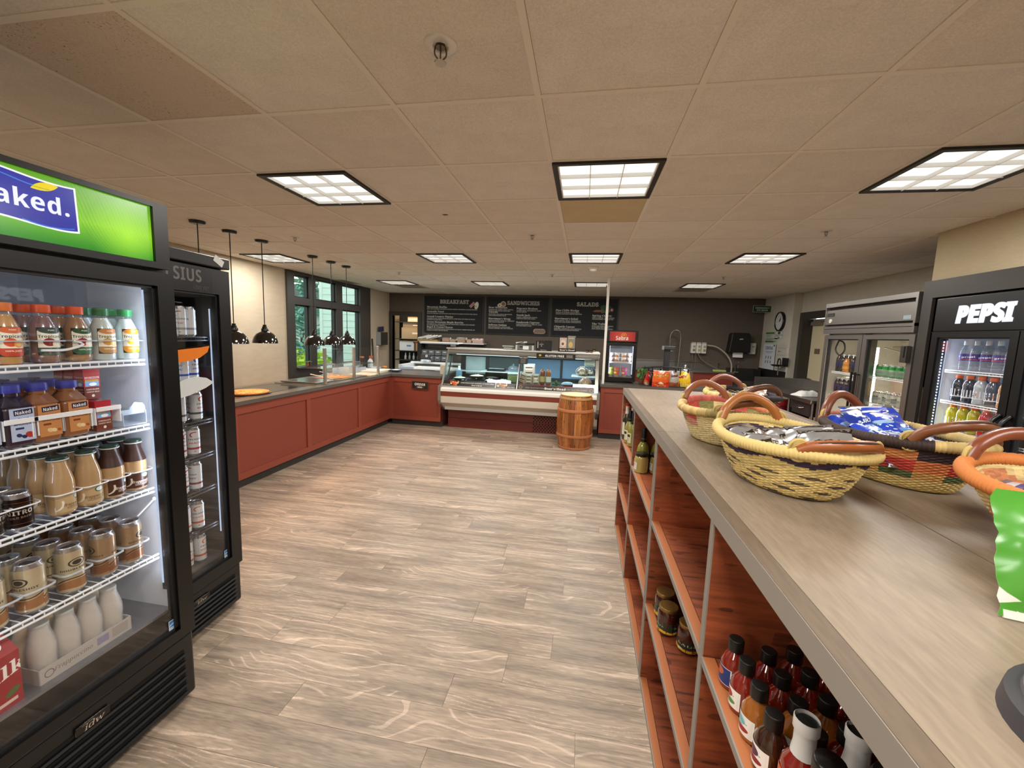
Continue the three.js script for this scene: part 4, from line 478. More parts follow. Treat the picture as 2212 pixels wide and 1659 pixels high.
// ---------- deli case ----------
const CREAM = S(0xcfc6b6, 0.35), ALU = S(0xb9b8b2, 0.3, 0.7), WLED = S(0xeceae3, 0.35), DRED = S(0x7d3526, 0.4);
const side = (pts, x0, x1) => EX(pts.map(([z, y]) => [-z, y]), Math.abs(x1 - x0)).rotateY(Math.PI / 2).translate(Math.min(x0, x1), 0, 0);   // profile in (z, y) run along x
{
  const x0 = -2.285, x1 = 0.235, xm = -1.03, t = thing('deli_case', 'long glass-fronted deli case with red base and cream bulging front', 'display case', [0, 0, 0]);
  part(t, 'kick_panel', BX(x0 + 0.04, x1 - 0.02, 0.165, 0.33, -7.4, -6.655), S(0x6d2c22, 0.45)); part(t, 'kick_panel', BX(x0 + 0.04, x1 - 0.02, 0.0, 0.16, -7.4, -6.652), S(0x6d2c22, 0.45));
  const hole = new THREE.CircleGeometry(0.013, 8); for (const [yb, ye] of [[0.19, 0.32], [0.03, 0.145]]) { const hs = []; let r = 0; for (let y = yb; y < ye; y += 0.028, r++) for (let x = -0.76 + (r % 2) * 0.025; x < 0.18; x += 0.05) hs.push(hole.clone().translate(x, y, -6.6505 + (yb > 0.1 ? -0.003 : 0))); part(t, 'vent_holes', M(hs), S(0x170a08, 0.9)); }
  part(t, 'bulged_front', side([[-6.66, 0.325], [-6.58, 0.325], [-6.4, 0.45], [-6.378, 0.47], [-6.375, 0.575], [-6.66, 0.575]], x0, x1), CREAM);
  part(t, 'crease', BX(x0, x1, 0.462, 0.468, -6.381, -6.3765), S(0xaaa294, 0.5));
  part(t, 'red_band', BX(x0, x1, 0.577, 0.652, -6.66, -6.372), DRED);
  part(t, 'bumper', side([[-6.66, 0.652], [-6.365, 0.652], [-6.36, 0.66], [-6.36, 0.695], [-6.375, 0.71], [-6.4, 0.722], [-6.66, 0.722]], x0, x1), WLED);
  part(t, 'front_rail', side([[-6.43, 0.722], [-6.405, 0.722], [-6.41, 0.75], [-6.445, 0.75]], x0, x1), ALU);
  part(t, 'tank', M(BX(x0 + 0.03, x1 - 0.03, 0.33, 0.77, -7.5, -6.5)), S(0xd9dcd8, 0.4)); part(t, 'deck', BX(x0 + 0.03, x1 - 0.03, 0.77, 0.805, -7.4, -6.47), S(0x5a6065, 0.35, 0.3));
  for (const x of [x0 - 0.045, x1]) part(t, 'end_plate', side([[-6.62, 0.3], [-6.4, 0.43], [-6.36, 0.5], [-6.36, 0.74], [-6.46, 0.76], [-7.5, 0.76], [-7.5, 0.3]], x, x + 0.045), S(0xa09d97, 0.3, 0.6));

  // glazing leans back to the canopy
  const A = [-6.43, 0.748], Bk = [-6.735, 1.262], len = Math.hypot(Bk[0] - A[0], Bk[1] - A[1]), ang = -Math.atan2(A[0] - Bk[0], Bk[1] - A[1]);
  for (const [a, b] of [[x0, xm - 0.012], [xm + 0.012, x1]]) part(t, 'front_glass', B(b - a, len, 0.006, (a + b) / 2, len / 2, 0).rotateX(ang).translate(0, A[1], A[0]), S(0xf0f8f6, 0.02, 0, { transmission: 1, ior: 1.4 }));
  const post = (x, m = ALU, w = 0.022) => part(t, 'glass_post', B(w, len + 0.11, 0.03, x, len / 2 + 0.05, 0.002).rotateX(ang).translate(0, A[1], A[0]), m);
  post(x0); post(x1 - 0.01, S(0x8f8d86, 0.3, 0.5), 0.05); post(xm, ALU, 0.012); post(xm + 0.014, BLACK, 0.014);
  for (const x of [x0 - 0.012, x1 + 0.006]) part(t, 'end_glass', side([[-6.44, 0.76], [-6.72, 1.25], [-7.35, 1.25], [-7.42, 0.76]], x, x + 0.006), GLASS);
  part(t, 'end_frame', TU([[x0 + 0.05, 0.8, -6.5], [x0 + 0.05, 0.95, -6.62], [x0 + 0.05, 1.22, -6.78]], 0.012, 12, 6), S(0x2b2d2e, 0.4));
  part(t, 'canopy', M(side([[-6.7, 1.262], [-6.69, 1.3], [-6.72, 1.355], [-7.45, 1.355], [-7.45, 1.262]], x0, x1)), S(0xa3a199, 0.32, 0.4));
  for (let k = 0; k < 4; k++) part(t, 'canopy_rib', BX(x0 + 0.02, x1, 1.262 + k * 0.022, 1.27 + k * 0.022, -6.72, -6.682 - k * 0.004), S(0x75736c, 0.4, 0.4));
  part(t, 'top_rail', RB(x1 - x0 + 0.06, 0.02, 0.03, 0.008, (x0 + x1) / 2, 1.352, -6.72), S(0xe5e4de, 0.25, 0.3));
  const tube = part(t, 'lamp_tube', B(2.3, 0.012, 0.03, -1.02, 1.252, -6.84), GLOW(0xeaf6ff, 1.6)); tube.castShadow = false; area(2.3, 0.03, [-1.02, 1.24, -6.84], [-1.02, 0.8, -6.86], 0xe6f4ff, 55);
  // rear sliding doors, mullions, reflective sheets
  part(t, 'rear_frame', M(BX(x0 + 0.03, x1 - 0.03, 1.19, 1.26, -7.42, -7.38), BX(x0 + 0.03, x1 - 0.03, 0.8, 0.86, -7.42, -7.38), BX(-1.06, -1.0, 0.86, 1.19, -7.42, -7.38), BX(-1.78, -1.72, 0.86, 1.19, -7.42, -7.38), BX(x0 + 0.03, x0 + 0.12, 0.86, 1.19, -7.42, -7.38), BX(-0.4, -0.36, 0.86, 1.19, -7.42, -7.38)), S(0x34383a, 0.4));
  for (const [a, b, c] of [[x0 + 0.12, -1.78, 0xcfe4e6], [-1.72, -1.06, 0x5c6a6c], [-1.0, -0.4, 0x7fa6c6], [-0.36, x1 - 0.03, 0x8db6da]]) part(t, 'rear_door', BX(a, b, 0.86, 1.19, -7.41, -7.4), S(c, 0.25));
  part(t, 'inner_shelf', BX(-1.75, xm - 0.02, 0.955, 0.968, -7.3, -6.9), S(0xe9f2f2, 0.2)); part(t, 'inner_shelf', BX(-0.18, x1 - 0.02, 0.955, 0.968, -7.2, -6.75), S(0xf0f4f2, 0.2)); part(t, 'inner_shelf', BX(x0 + 0.05, -1.75, 0.935, 0.945, -7.3, -7.1), S(0xdfeaea, 0.25));
  // printed strips on the foot of the glass
  const strip = (a, b, tex) => { const g = PL(b - a, 0.092).translate((a + b) / 2, 0.046, 0.006).rotateX(ang).translate(0, A[1] - 0.004, A[0]); return part(t, 'printed_strip', g, PRINT(tex, 0.35)); };
  const boar = (x, a, b, s) => { text(x, "Boar's", a - s * 1.75, b, s, '#f2efe6', 'bold', 'center', 'serif'); text(x, 'Head', a + s * 1.55, b, s, '#f2efe6', 'bold', 'center', 'serif'); el(x, '#b99a4a', a - s * 0.02, b, s * 0.26, s * 0.32); el(x, '#1c1613', a - s * 0.02, b, s * 0.12, s * 0.15); };
  const food = (c, d) => canvas(256, 80, (x) => { x.fillStyle = '#1d120d'; x.fillRect(0, 0, 256, 80); for (let k = 0; k < 26; k++) el(x, [c, d, '#e8c89a', '#7a2f16'][k % 4], (c === '#d8692c' ? 120 : 20) + hash(k, 3) * 120, 8 + hash(k, 4) * 64, 12 + hash(k, 5) * 16, 8 + hash(k, 6) * 8, k); text(x, "Boar's Head", c === '#d8692c' ? 60 : 206, 60, 17, '#f2efe6', 'bold', 'center', 'serif'); });
  strip(x0 + 0.02, -2.0, food('#d8692c', '#c0532a')); strip(-1.375, -1.06, food('#b8712c', '#8a4a1c'));
  strip(-1.99, -1.385, canvas(512, 80, (x) => { x.fillStyle = '#191513'; x.fillRect(0, 0, 512, 80); text(x, 'CRAFTSMANSHIP WORTHY of YOUR TABLE', 256, 26, 22, '#e8e4da', 'bold', 'center', 'serif', 480); boar(x, 256, 58, 24); }));
  strip(-1.01, 0.19, canvas(1024, 80, (x) => { x.fillStyle = '#1b1614'; x.fillRect(0, 0, 1024, 80); x.fillStyle = '#7c1f24'; x.fillRect(0, 0, 1024, 9); text(x, 'FINE CRAFTED FOODS', 240, 46, 25, '#b39467', 'bold', 'center', 'serif'); text(x, 'FINE CRAFTED FOODS', 790, 46, 25, '#b39467', 'bold', 'center', 'serif'); boar(x, 516, 46, 46); x.strokeStyle = '#b99a4a'; x.lineWidth = 4; for (const a of [36, 990]) { x.beginPath(); for (let k = 0; k < 6; k++) x.lineTo(a + 24 * Math.sin(k * 1.2566), 44 - 24 * Math.cos(k * 1.2566)); x.stroke(); } }));
  const gf = thing('shelf_sign', 'black gluten free sign on the deli case canopy', 'sign', [-0.442, 1.292, -6.672]);
  part(gf, 'board', B(0.63, 0.078, 0.006), BLACK); part(gf, 'lettering', PL(0.62, 0.072).translate(0, 0, 0.0035), PRINT(canvas(512, 60, (x) => { x.fillStyle = '#14120f'; x.fillRect(0, 0, 512, 60); el(x, '#c9b12c', 44, 26, 18, 13); text(x, 'GLUTEN FREE', 240, 30, 40, '#f2f2ee', 'bold', 'center', 'sans-serif', 260); x.fillStyle = '#c8c4ba'; x.fillRect(20, 54, 470, 2); for (let k = 0; k < 3; k++) x.fillRect(396, 14 + k * 12, 84, 4); }), 0.4));
  const poster = thing('small_poster', 'small black price poster on the middle post of deli case', 'poster', [-0.972, 1.205, -6.66]); part(poster, 'sheet', B(0.145, 0.135, 0.003), PRINT(canvas(128, 128, (x) => { x.fillStyle = '#171412'; x.fillRect(0, 0, 128, 128); text(x, "Boar's Head", 64, 22, 19, '#efe9dc', 'bold', 'center', 'serif'); x.fillStyle = '#8e857a'; for (let k = 0; k < 6; k++) x.fillRect(20 + (k % 2) * 10, 44 + k * 13, 84 - (k % 2) * 20, 4); }), 0.6)); poster.rotation.x = ang * 0.7;
  const notice = thing('paper_notice', 'white paper notice taped inside the deli case glass', 'notice', [0.105, 1.2, -6.76]); part(notice, 'sheet', B(0.17, 0.11, 0.002), PRINT(canvas(128, 96, (x) => { x.fillStyle = '#e4e6e2'; x.fillRect(0, 0, 128, 96); x.fillStyle = '#8b8f92'; for (let k = 0; k < 6; k++) x.fillRect(12, 14 + k * 13, 100 - (k % 3) * 18, 4); x.fillStyle = '#7c8fae'; x.fillRect(20, 80, 88, 10); }), 0.7));
}
// food in the deli case
{
  const heap = (r, h, n, cols, bumps = 0.012) => { const g = []; for (let k = 0; k < n; k++) { const a = rr(0, 6.28), d = Math.sqrt(rnd()) * r * 0.86; g.push(SP(rr(bumps * 0.7, bumps * 1.4), Math.cos(a) * d, h * (1 - (d / r) ** 2) + rr(-0.004, 0.006), Math.sin(a) * d, 1.3, 0.7, 1, 7).rotateY(0)); } return g; };
  const bowl = (label, p, r, hh, bm, fc, fh = 0.03) => { const t = thing('salad_bowl', label, 'bowl', p); part(t, 'bowl', LA([[0.0001, 0.003], [r * 0.72, 0.003], [r, hh], [r * 1.06, hh + 0.002], [r * 1.02, hh - 0.004], [r * 0.7, 0]], 26), bm); const f = part(t, 'food', M(SP(r * 0.93, 0, hh - 0.01, 0, 1, fh / r, 1), heap(r, fh + hh - 0.012, 34, 0)), fc); f.userData.kind = 'stuff'; return t; };
  bowl('black bowl of pale potato salad at the deli case end', [-2.07, 0.806, -6.72], 0.115, 0.05, S(0x17181a, 0.3), S(0xd8dccb, 0.6));
  bowl('black bowl of creamy green flecked salad in the deli case', [-1.8, 0.83, -6.85], 0.13, 0.06, S(0x17181a, 0.3), S(0xd2d3b8, 0.6)); single('pan_riser', 'dark riser under the creamy salad bowl', 'riser', B(0.3, 0.024, 0.2), S(0x24262a, 0.4), [-1.8, 0.818, -6.85]);
  bowl('black bowl of white salad topped with red in the deli case', [-1.515, 0.806, -6.64], 0.1, 0.04, S(0x17181a, 0.3), S(0xe3e2da, 0.6)); bowl('white bowl of pale slaw in the deli case', [-1.29, 0.806, -6.64], 0.1, 0.045, S(0xe8ecee, 0.25), S(0xdfe6e2, 0.6));
  bowl('black bowl of dark beans at the deli case back', [-1.55, 0.806, -6.92], 0.12, 0.06, S(0x17181a, 0.3), S(0x3a3d35, 0.5));
  const jar = thing('pickle_container', 'clear deli container filled with green pickles', 'container', [-1.16, 0.806, -6.8]); part(jar, 'tub', RB(0.17, 0.15, 0.14, 0.012, 0, 0.076, 0), CLEAR); part(jar, 'pickles', M(RB(0.155, 0.12, 0.125, 0.02, 0, 0.066, 0), heap(0.06, 0.13, 14, 0)), S(0x8a9242, 0.4)); part(jar, 'lid', RB(0.176, 0.01, 0.146, 0.004, 0, 0.153, 0), S(0xdfe4da, 0.3, 0, { transmission: 0.5 }));
  const dome = thing('cake_dome', 'small glass dome jar on the deli case inner shelf', 'glass dome', [-1.2, 0.969, -7.05]); part(dome, 'plate', CY(0.1, 0.09, 0.012, 0, 0, 0, 26), S(0xbfd6dc, 0.1, 0, { transmission: 0.6 })); part(dome, 'dome', LA([[0.092, 0.012], [0.094, 0.05], [0.075, 0.09], [0.03, 0.108], [0.012, 0.11]], 26), CLEAR); part(dome, 'knob', SP(0.018, 0, 0.124, 0), CLEAR);
  const pan = thing('food_pan', 'dark pan of cut vegetables on the deli inner shelf', 'pan', [-1.5, 0.969, -7.05]); part(pan, 'pan', M(BX(-0.15, 0.15, 0, 0.004, -0.09, 0.09), BX(-0.15, 0.15, 0, 0.045, 0.086, 0.09), BX(-0.15, 0.15, 0, 0.045, -0.09, -0.086), BX(-0.15, -0.146, 0, 0.045, -0.09, 0.09), BX(0.146, 0.15, 0, 0.045, -0.09, 0.09)), S(0x1d2022, 0.3)); part(pan, 'food', RB(0.28, 0.03, 0.16, 0.012, 0, 0.03, 0), S(0xa7b3b0, 0.5));
  const shrink = (label, p, w, h, d, tilt, stripe) => { const t = thing('meat_pack', label, 'meat pack', p), g = RB(w, h, d, Math.min(w, d) * 0.42, 0, h / 2, 0, 4); t.rotation.x = -0.15; t.rotation.z = tilt; part(t, 'pack', g, S(0xc9ae9c, 0.2, 0, { clearcoat: 1 })); for (let k = 0; k < 5; k++) part(t, 'slice', RB(w * 0.62, h * 0.085, 0.006, 0.003, 0, h * (0.16 + k * 0.155), d / 2 - 0.001), S(stripe[k % 2], 0.35)); part(t, 'film', M(RB(w * 1.08, h * 0.1, d * 0.5, 0.01, 0, h * 1.0, 0), RB(w * 1.06, h * 1.02, d * 0.3, 0.02, 0, h * 0.51, 0)), S(0xeaf2f6, 0.1, 0, { transmission: 0.7 })); return t; };
  shrink('tilted clear pack of brown sausages in the deli case', [-1.0, 0.806, -6.64], 0.13, 0.19, 0.08, -0.3, [0x4a2c1e, 0xa37458]); shrink('clear sleeve of stacked dark meat slices, first of the pair', [-0.865, 0.806, -6.63], 0.115, 0.165, 0.075, 0, [0x3a2622, 0xd9c9be]); shrink('clear sleeve of stacked dark meat slices, beside the tall salamis', [-0.742, 0.806, -6.63], 0.115, 0.175, 0.075, 0.04, [0x3a2622, 0xd9c9be]); shrink('large bag of dried sausage sticks behind the meat sleeves', [-0.9, 0.85, -6.92], 0.19, 0.27, 0.1, 0.02, [0x5a4638, 0xc9a08a]);
  single('display_riser', 'dark riser under the bag of sausage sticks', 'riser', B(0.24, 0.044, 0.16), S(0x2a2c30, 0.4), [-0.9, 0.828, -6.92]);
  for (const [x, c, l] of [[-0.642, 0x8c4a30, 'tall reddish salami stick standing in the deli case'], [-0.545, 0xa8683e, 'tall pale wrapped salami stick standing in the deli case']]) { const t = thing('salami', l, 'salami', [x, 0.806, -6.64]); part(t, 'sausage', LA([[0.0001, 0], [0.03, 0.006], [0.042, 0.04], [0.044, 0.2], [0.036, 0.25], [0.0001, 0.272]], 18), S(c, 0.3, 0, { clearcoat: 0.8 })); part(t, 'label_band', arcLabel(0.0455, 0.09, 0.06, 4, 14), S(c === 0x8c4a30 ? 0xc9b37a : 0xe2e4e0, 0.4)); part(t, 'end_clip', CY(0.006, 0.006, 0.012, 0, 0.268, 0), CHROME); }
  const pars = thing('parsley', 'bunch of curly green parsley garnish in the deli case', 'parsley', [-0.41, 0.806, -6.62]); { const g = []; for (let k = 0; k < 70; k++) { const a = rr(0, 6.28), d = rr(0, 0.085); g.push(SP(rr(0.008, 0.014), Math.cos(a) * d, 0.02 + rr(0, 0.07) * (1 - d / 0.12), Math.sin(a) * d * 0.7, 1.2, 0.6, 1, 5)); } const f = part(pars, 'leaves', M(g), S(0x3f6b3a, 0.6)); f.userData.kind = 'stuff'; part(pars, 'stems', M([0, 1, 2, 3, 4].map((k) => BAR([0, 0, 0], [Math.cos(k * 1.3) * 0.05, 0.05, Math.sin(k * 1.3) * 0.04], 0.003, 5))), S(0x5f8a4a, 0.6)); }
  const bb = thing('bread_bag', 'blue and white rounded bag lying in the deli case', 'bag', [-0.23, 0.806, -6.62]); part(bb, 'bag', SP(0.105, 0, 0.04, 0, 1, 0.42, 0.6), S(0x9fc0dc, 0.2, 0, { clearcoat: 0.8 })); part(bb, 'print', SP(0.106, 0.004, 0.028, 0.004, 0.94, 0.3, 0.6), S(0x5a2228, 0.3));
  for (const [p, s, l, c] of [[[-0.01, 0.969, -6.92], 1, 'netted dark roast ham on the small deli shelf', 0x6a5648], [[0.13, 0.969, -7.05], 0.9, 'second netted ham tucked at the back of the deli shelf', 0x585a5e], [[0.05, 0.806, -6.68], 1.02, 'large glossy pink ham below the small deli shelf', 0xb98a72]]) { const t = thing('ham', l, 'ham', p); t.scale.setScalar(s); part(t, 'meat', LA([[0.0001, 0], [0.075, 0.004], [0.105, 0.05], [0.1, 0.095], [0.06, 0.14], [0.02, 0.158], [0.0001, 0.16]], 22), S(c, 0.25, 0, { clearcoat: 0.9 })); const net = []; for (let k = 0; k < 8; k++) { const a = k * 0.785; net.push(TU([[Math.cos(a) * 0.076, 0.006, Math.sin(a) * 0.076], [Math.cos(a + 0.2) * 0.108, 0.055, Math.sin(a + 0.2) * 0.108], [Math.cos(a + 0.4) * 0.1, 0.1, Math.sin(a + 0.4) * 0.1], [Math.cos(a + 0.5) * 0.03, 0.158, Math.sin(a + 0.5) * 0.03]], 0.002, 12, 4)); } part(t, 'netting', M(net), S(0xd9d2c4, 0.6)); part(t, 'film_label', arcLabel(0.107, 0.04, 0.04, 0.8, 8), S(0xd8c7a8, 0.3)); }
}
// things on top of the deli case
{
  const Y0 = 1.356, c = thing('food_tub', 'clear plastic tub with lid on the deli case top', 'container', [-1.29, Y0, -7.0]); part(c, 'tub', M(LA([[0.07, 0], [0.085, 0.055]], 4).rotateY(0.785).scale(1.5, 1, 0.9)), CLEAR); part(c, 'lid', RB(0.2, 0.012, 0.13, 0.005, 0, 0.06, 0), S(0xcfd2c8, 0.25, 0, { transmission: 0.4 })); part(c, 'contents', RB(0.15, 0.03, 0.09, 0.01, 0, 0.02, 0), S(0xb6ad9a, 0.6));
  const pr = thing('label_printer', 'grey label printer with open white lid on the deli case', 'printer', [-0.995, Y0, -7.02]); part(pr, 'body', RB(0.32, 0.09, 0.2, 0.012, 0, 0.045, 0), S(0x6c6d6b, 0.4)); part(pr, 'lid', RB(0.17, 0.025, 0.18, 0.006).rotateZ(0.1).translate(-0.07, 0.13, 0), S(0xd6d6d0, 0.4)); part(pr, 'lid_slot', B(0.12, 0.012, 0.002).rotateZ(0.28).translate(-0.08, 0.125, 0.092), BLACK); part(pr, 'head', RB(0.14, 0.03, 0.16, 0.006, 0.08, 0.105, 0), BLACK); part(pr, 'paper_roll', M(B(0.1, 0.06, 0.002, 0.02, 0.045, 0.102)), WHITE); part(pr, 'side_plate', B(0.03, 0.085, 0.004, -0.142, 0.045, 0.1), S(0xc9cac6, 0.4)); part(pr, 'side_plate', B(0.03, 0.085, 0.004, 0.142, 0.045, 0.1), S(0xc9cac6, 0.4)); part(pr, 'display', B(0.05, 0.02, 0.002, -0.06, 0.06, 0.102), S(0x2a2c2a, 0.2));
  const pamTex = canvas(256, 160, (x) => { x.fillStyle = '#14110f'; x.fillRect(0, 0, 256, 160); x.fillStyle = '#d8d4cb'; x.fillRect(28, 14, 10, 100); text(x, 'the', 92, 34, 13, '#cfcabd', 'normal', 'center', 'serif'); text(x, 'CRAFT', 92, 54, 20, '#cfcabd', 'bold', 'center', 'serif'); el(x, '#cfcabd', 92, 80, 8, 8); el(x, '#c86a2e', 188, 100, 34, 26); el(x, '#e09a4a', 180, 90, 18, 14); text(x, 'NEW', 188, 24, 16, '#cfcabd'); text(x, "Boar's Head", 128, 144, 17, '#efe9dc', 'bold', 'center', 'serif'); });
  const pm = thing('leaflet_box', 'black leaflet box with orange food picture on the deli case', 'leaflet holder', [-0.675, Y0, -7.0]); part(pm, 'box', B(0.27, 0.17, 0.06, 0, 0.085, 0), [BLACK, BLACK, BLACK, BLACK, PRINT(pamTex, 0.4), BLACK]); part(pm, 'leaflet', B(0.11, 0.16, 0.004, 0.07, 0.1, 0.033), BLACKMATTE); part(pm, 'leaflet', B(0.1, 0.15, 0.004, -0.05, 0.1, -0.02), BLACKMATTE);
  const bkTex = canvas(256, 256, (x) => { x.fillStyle = '#2a1a16'; x.fillRect(0, 0, 256, 256); x.fillStyle = '#c9b3a6'; x.fillRect(14, 14, 104, 180); el(x, '#e2d3c2', 66, 110, 40, 60); el(x, '#7c4a3a', 60, 120, 18, 24); x.fillStyle = '#8d8b7c'; x.fillRect(128, 0, 112, 194); el(x, '#d9b66a', 176, 130, 30, 50); text(x, 'RECIPES', 184, 20, 20, '#efe9dc'); x.fillStyle = '#1a1110'; x.fillRect(0, 196, 256, 60); text(x, "Boar's Head", 128, 226, 36, '#f2efe6', 'bold', 'center', 'serif', 220); });
  const bk = thing('brochure_rack', 'brochure rack with two food booklets above a dark name strip', 'brochure rack', [-0.277, Y0, -6.98]); part(bk, 'holder', B(0.3, 0.08, 0.07, 0, 0.04, 0), S(0x2a1614, 0.3)); part(bk, 'front_print', PL(0.29, 0.25).translate(0, 0.125, 0.037), PRINT(bkTex, 0.35)); part(bk, 'booklet', B(0.13, 0.2, 0.012, -0.075, 0.13, 0.018), S(0xb9a496, 0.5)); part(bk, 'booklet', B(0.13, 0.25, 0.012, 0.07, 0.145, 0.02), S(0x97948a, 0.5)); part(bk, 'clear_side', B(0.003, 0.2, 0.07, 0.15, 0.12, 0), CLEAR);
  const sj = bottle('spice_jar', 'small dark spice jar on the end of the deli case top', 'jar', { profile: [[0.0001, 0], [0.022, 0], [0.024, 0.004], [0.024, 0.03], [0.018, 0.036]], mat: S(0x241a14, 0.15, 0, { clearcoat: 1 }), cap: [0.021, 0.035, 0.02, S(0x15120f, 0.3)], wrap: [0.0244, 0.006, 0.02, 2, S(0x8a6a3a, 0.5)] }); const hz = thing('deli_top_rail', 'white plastic tray edge at the deli case top end', 'tray', [0.2, Y0, -6.95]); part(hz, 'tray', RB(0.1, 0.02, 0.3, 0.005, 0, 0.01, 0), WLED); part(hz, 'clip', B(0.02, 0.1, 0.02, 0.05, -0.03, 0.13), WLED);
  used.add(sj); delete sj.userData.proto; sj.position.set(0.06, Y0, -6.92); sj.userData.group = 'spice jars on the deli case'; for (const x of [0.118, 0.17]) dup(sj, [x, Y0 + (x > 0.14 ? 0.02 : 0), -6.92]);
}
// ---------- behind the counter on the left ----------
{
  const os = thing('hanging_sign', 'small black order here sign hanging on the red counter', 'sign', [-2.71, 0.648, -6.523]); part(os, 'board', B(0.28, 0.125, 0.012, 0, 0.062, 0).rotateZ(-0.03), S(0x1b1614, 0.6)); part(os, 'frame', M(B(0.29, 0.008, 0.016, 0, 0, 0), B(0.29, 0.008, 0.016, 0, 0.125, 0), B(0.008, 0.13, 0.016, -0.142, 0.062, 0), B(0.008, 0.13, 0.016, 0.142, 0.062, 0)).rotateZ(-0.03), S(0x5a3a2a, 0.5));
  part(os, 'lettering', PL(0.27, 0.115).translate(0, 0.062, 0.0065).rotateZ(-0.03), PRINT(canvas(256, 110, (x) => { x.fillStyle = '#15100e'; x.fillRect(0, 0, 256, 110); text(x, 'ORDER', 128, 40, 56, '#f0ece2', 'bold', 'center', 'sans-serif', 230); text(x, '- HERE -', 128, 86, 34, '#f0ece2', 'bold', 'center'); }), 0.6)); part(os, 'string', M(BAR([-0.12, 0.125, 0], [0, 0.215, 0.002], 0.002, 5), BAR([0.12, 0.12, 0], [0, 0.215, 0.002], 0.002, 5)), S(0x8a6a52, 0.8)); part(os, 'hook', SP(0.008, 0, 0.216, 0.004), S(0xc9a090, 0.4));
  // chest freezer with raised edge, payment screen
  const fz = thing('prep_fridge', 'low stainless preparation fridge with raised white rim', 'fridge', [-3.05, 0, -7.75]); part(fz, 'body', BX(-0.5, 0.62, 0.02, 0.88, -0.35, 0.28), S(0x8a8986, 0.35, 0.6)); part(fz, 'rim', M(BX(-0.5, 0.62, 0.96, 1.0, -0.36, -0.3), BX(-0.5, -0.42, 0.88, 0.97, -0.36, 0.28), BX(-0.42, 0.62, 0.88, 0.9, -0.3, 0.28)), S(0xd6dade, 0.35)); part(fz, 'front_strip', BX(-0.5, -0.2, 0.89, 0.93, 0.22, 0.285), S(0xc4d4e6, 0.3)); part(fz, 'slot', BX(0.05, 0.25, 0.88, 0.885, 0.284, 0.288), BLACK); part(fz, 'cutting_board', BX(-0.3, 0.6, 0.9, 0.915, -0.25, 0.1), S(0xd9dbd8, 0.5));
  const ps = thing('payment_screen', 'black tablet till with white ring logo and white stand', 'till', [-3.2, 1.0, -7.98]); part(ps, 'screen_back', RB(0.21, 0.13, 0.02, 0.008, 0, 0.1, 0).rotateX(-0.2), BLACK); part(ps, 'ring_logo', new THREE.TorusGeometry(0.018, 0.006, 8, 20).translate(0.02, 0.125, 0.012).rotateX(-0.2), S(0xdde2ea, 0.4)); part(ps, 'stand', RB(0.18, 0.05, 0.12, 0.012, 0.01, 0.025, 0), S(0xc6d2de, 0.35)); part(ps, 'slot', B(0.07, 0.008, 0.002, 0.02, 0.025, 0.061), BLACK);
  const bn = thing('bin_rack', 'dark slanted rack of grey produce bins with white tags', 'bin rack', [-3.39, 0.95, -8.9]); part(bn, 'hood', BX(-0.27, 0.4, 0, 0.28, -0.2, -0.18).rotateX(-0.25), S(0x4b4f52, 0.4, 0.4)); part(bn, 'side', B(0.02, 0.3, 0.25, -0.28, 0.14, -0.08), S(0x232527, 0.5)); for (let r = 0; r < 2; r++) for (let k = 0; k < 4; k++) { const b = part(bn, 'bin', RB(0.15, 0.12, 0.16, 0.01, -0.2 + k * 0.16, 0.07 + r * 0.13, -0.08 + (1 - r) * 0.03), S(0x5c6064, 0.45)); part(b, 'tag', B(0.07, 0.018, 0.002, -0.2 + k * 0.16, 0.09 + r * 0.13, 0.002 + (1 - r) * 0.03), S(0xc9ccce, 0.5)); }
  single('back_counter', 'dark cabinet under the produce bins along the dark wall', 'cabinet', BX(-3.9, -1.6, 0, 0.93, -9.58, -8.75), S(0x4a4744, 0.5));
  // wall shelf with bread
  const sh = thing('wall_shelf', 'white wall shelf holding bread under the breakfast board', 'shelf', [-3.09, 1.395, -9.44]); part(sh, 'board', B(1.58, 0.025, 0.3, 0, -0.012, 0), S(0xdcdcd6, 0.4)); part(sh, 'front_strip', B(1.58, 0.035, 0.008, 0, -0.014, 0.154), S(0xcfd3d4, 0.35, 0.3)); for (const x of [-0.76, 0.7]) part(sh, 'bracket', EX([[0, 0], [0.28, 0], [0, -0.3]], 0.02).rotateY(-Math.PI / 2).translate(x, -0.03, -0.14), S(0x2d2d2c, 0.5));
  const loaf = (label, x, w, h, d, c, film) => { const t = thing('bread_loaf', label, 'bread', [x, 1.396, -9.42]); part(t, 'loaf', M(RB(w, h * 0.75, d, 0.02, 0, h * 0.38, 0, 3), SP(w * 0.5, 0, h * 0.68, 0, 1, h * 0.3 / (w * 0.5), d * 0.5 / (w * 0.5))), S(c, 0.6)); if (film) part(t, 'bag', RB(w * 1.12, h * 1.08, d * 1.1, 0.03, 0, h * 0.55, 0, 3), S(0xf3f6f6, 0.1, 0, { transmission: 0.8 })); part(t, 'bag_tie', M(SP(0.02, w * 0.55, h * 0.6, 0), CY(0.01, 0.03, 0.05, w * 0.62, h * 0.6, 0)), S(0xd9d6c8, 0.3)); return t; };
  loaf('sliced brown bread loaf on the white wall shelf', -3.25, 0.17, 0.1, 0.12, 0xb9743c, true); loaf('seeded grey bread loaf on the white wall shelf', -3.08, 0.15, 0.085, 0.12, 0xa8977c, false); loaf('crusty round roll loaf wrapped in film on the wall shelf', -2.87, 0.19, 0.12, 0.13, 0xa5713f, true); loaf('small pale roll loaf beside the pink pack', -2.68, 0.12, 0.09, 0.12, 0xb8a284, false);
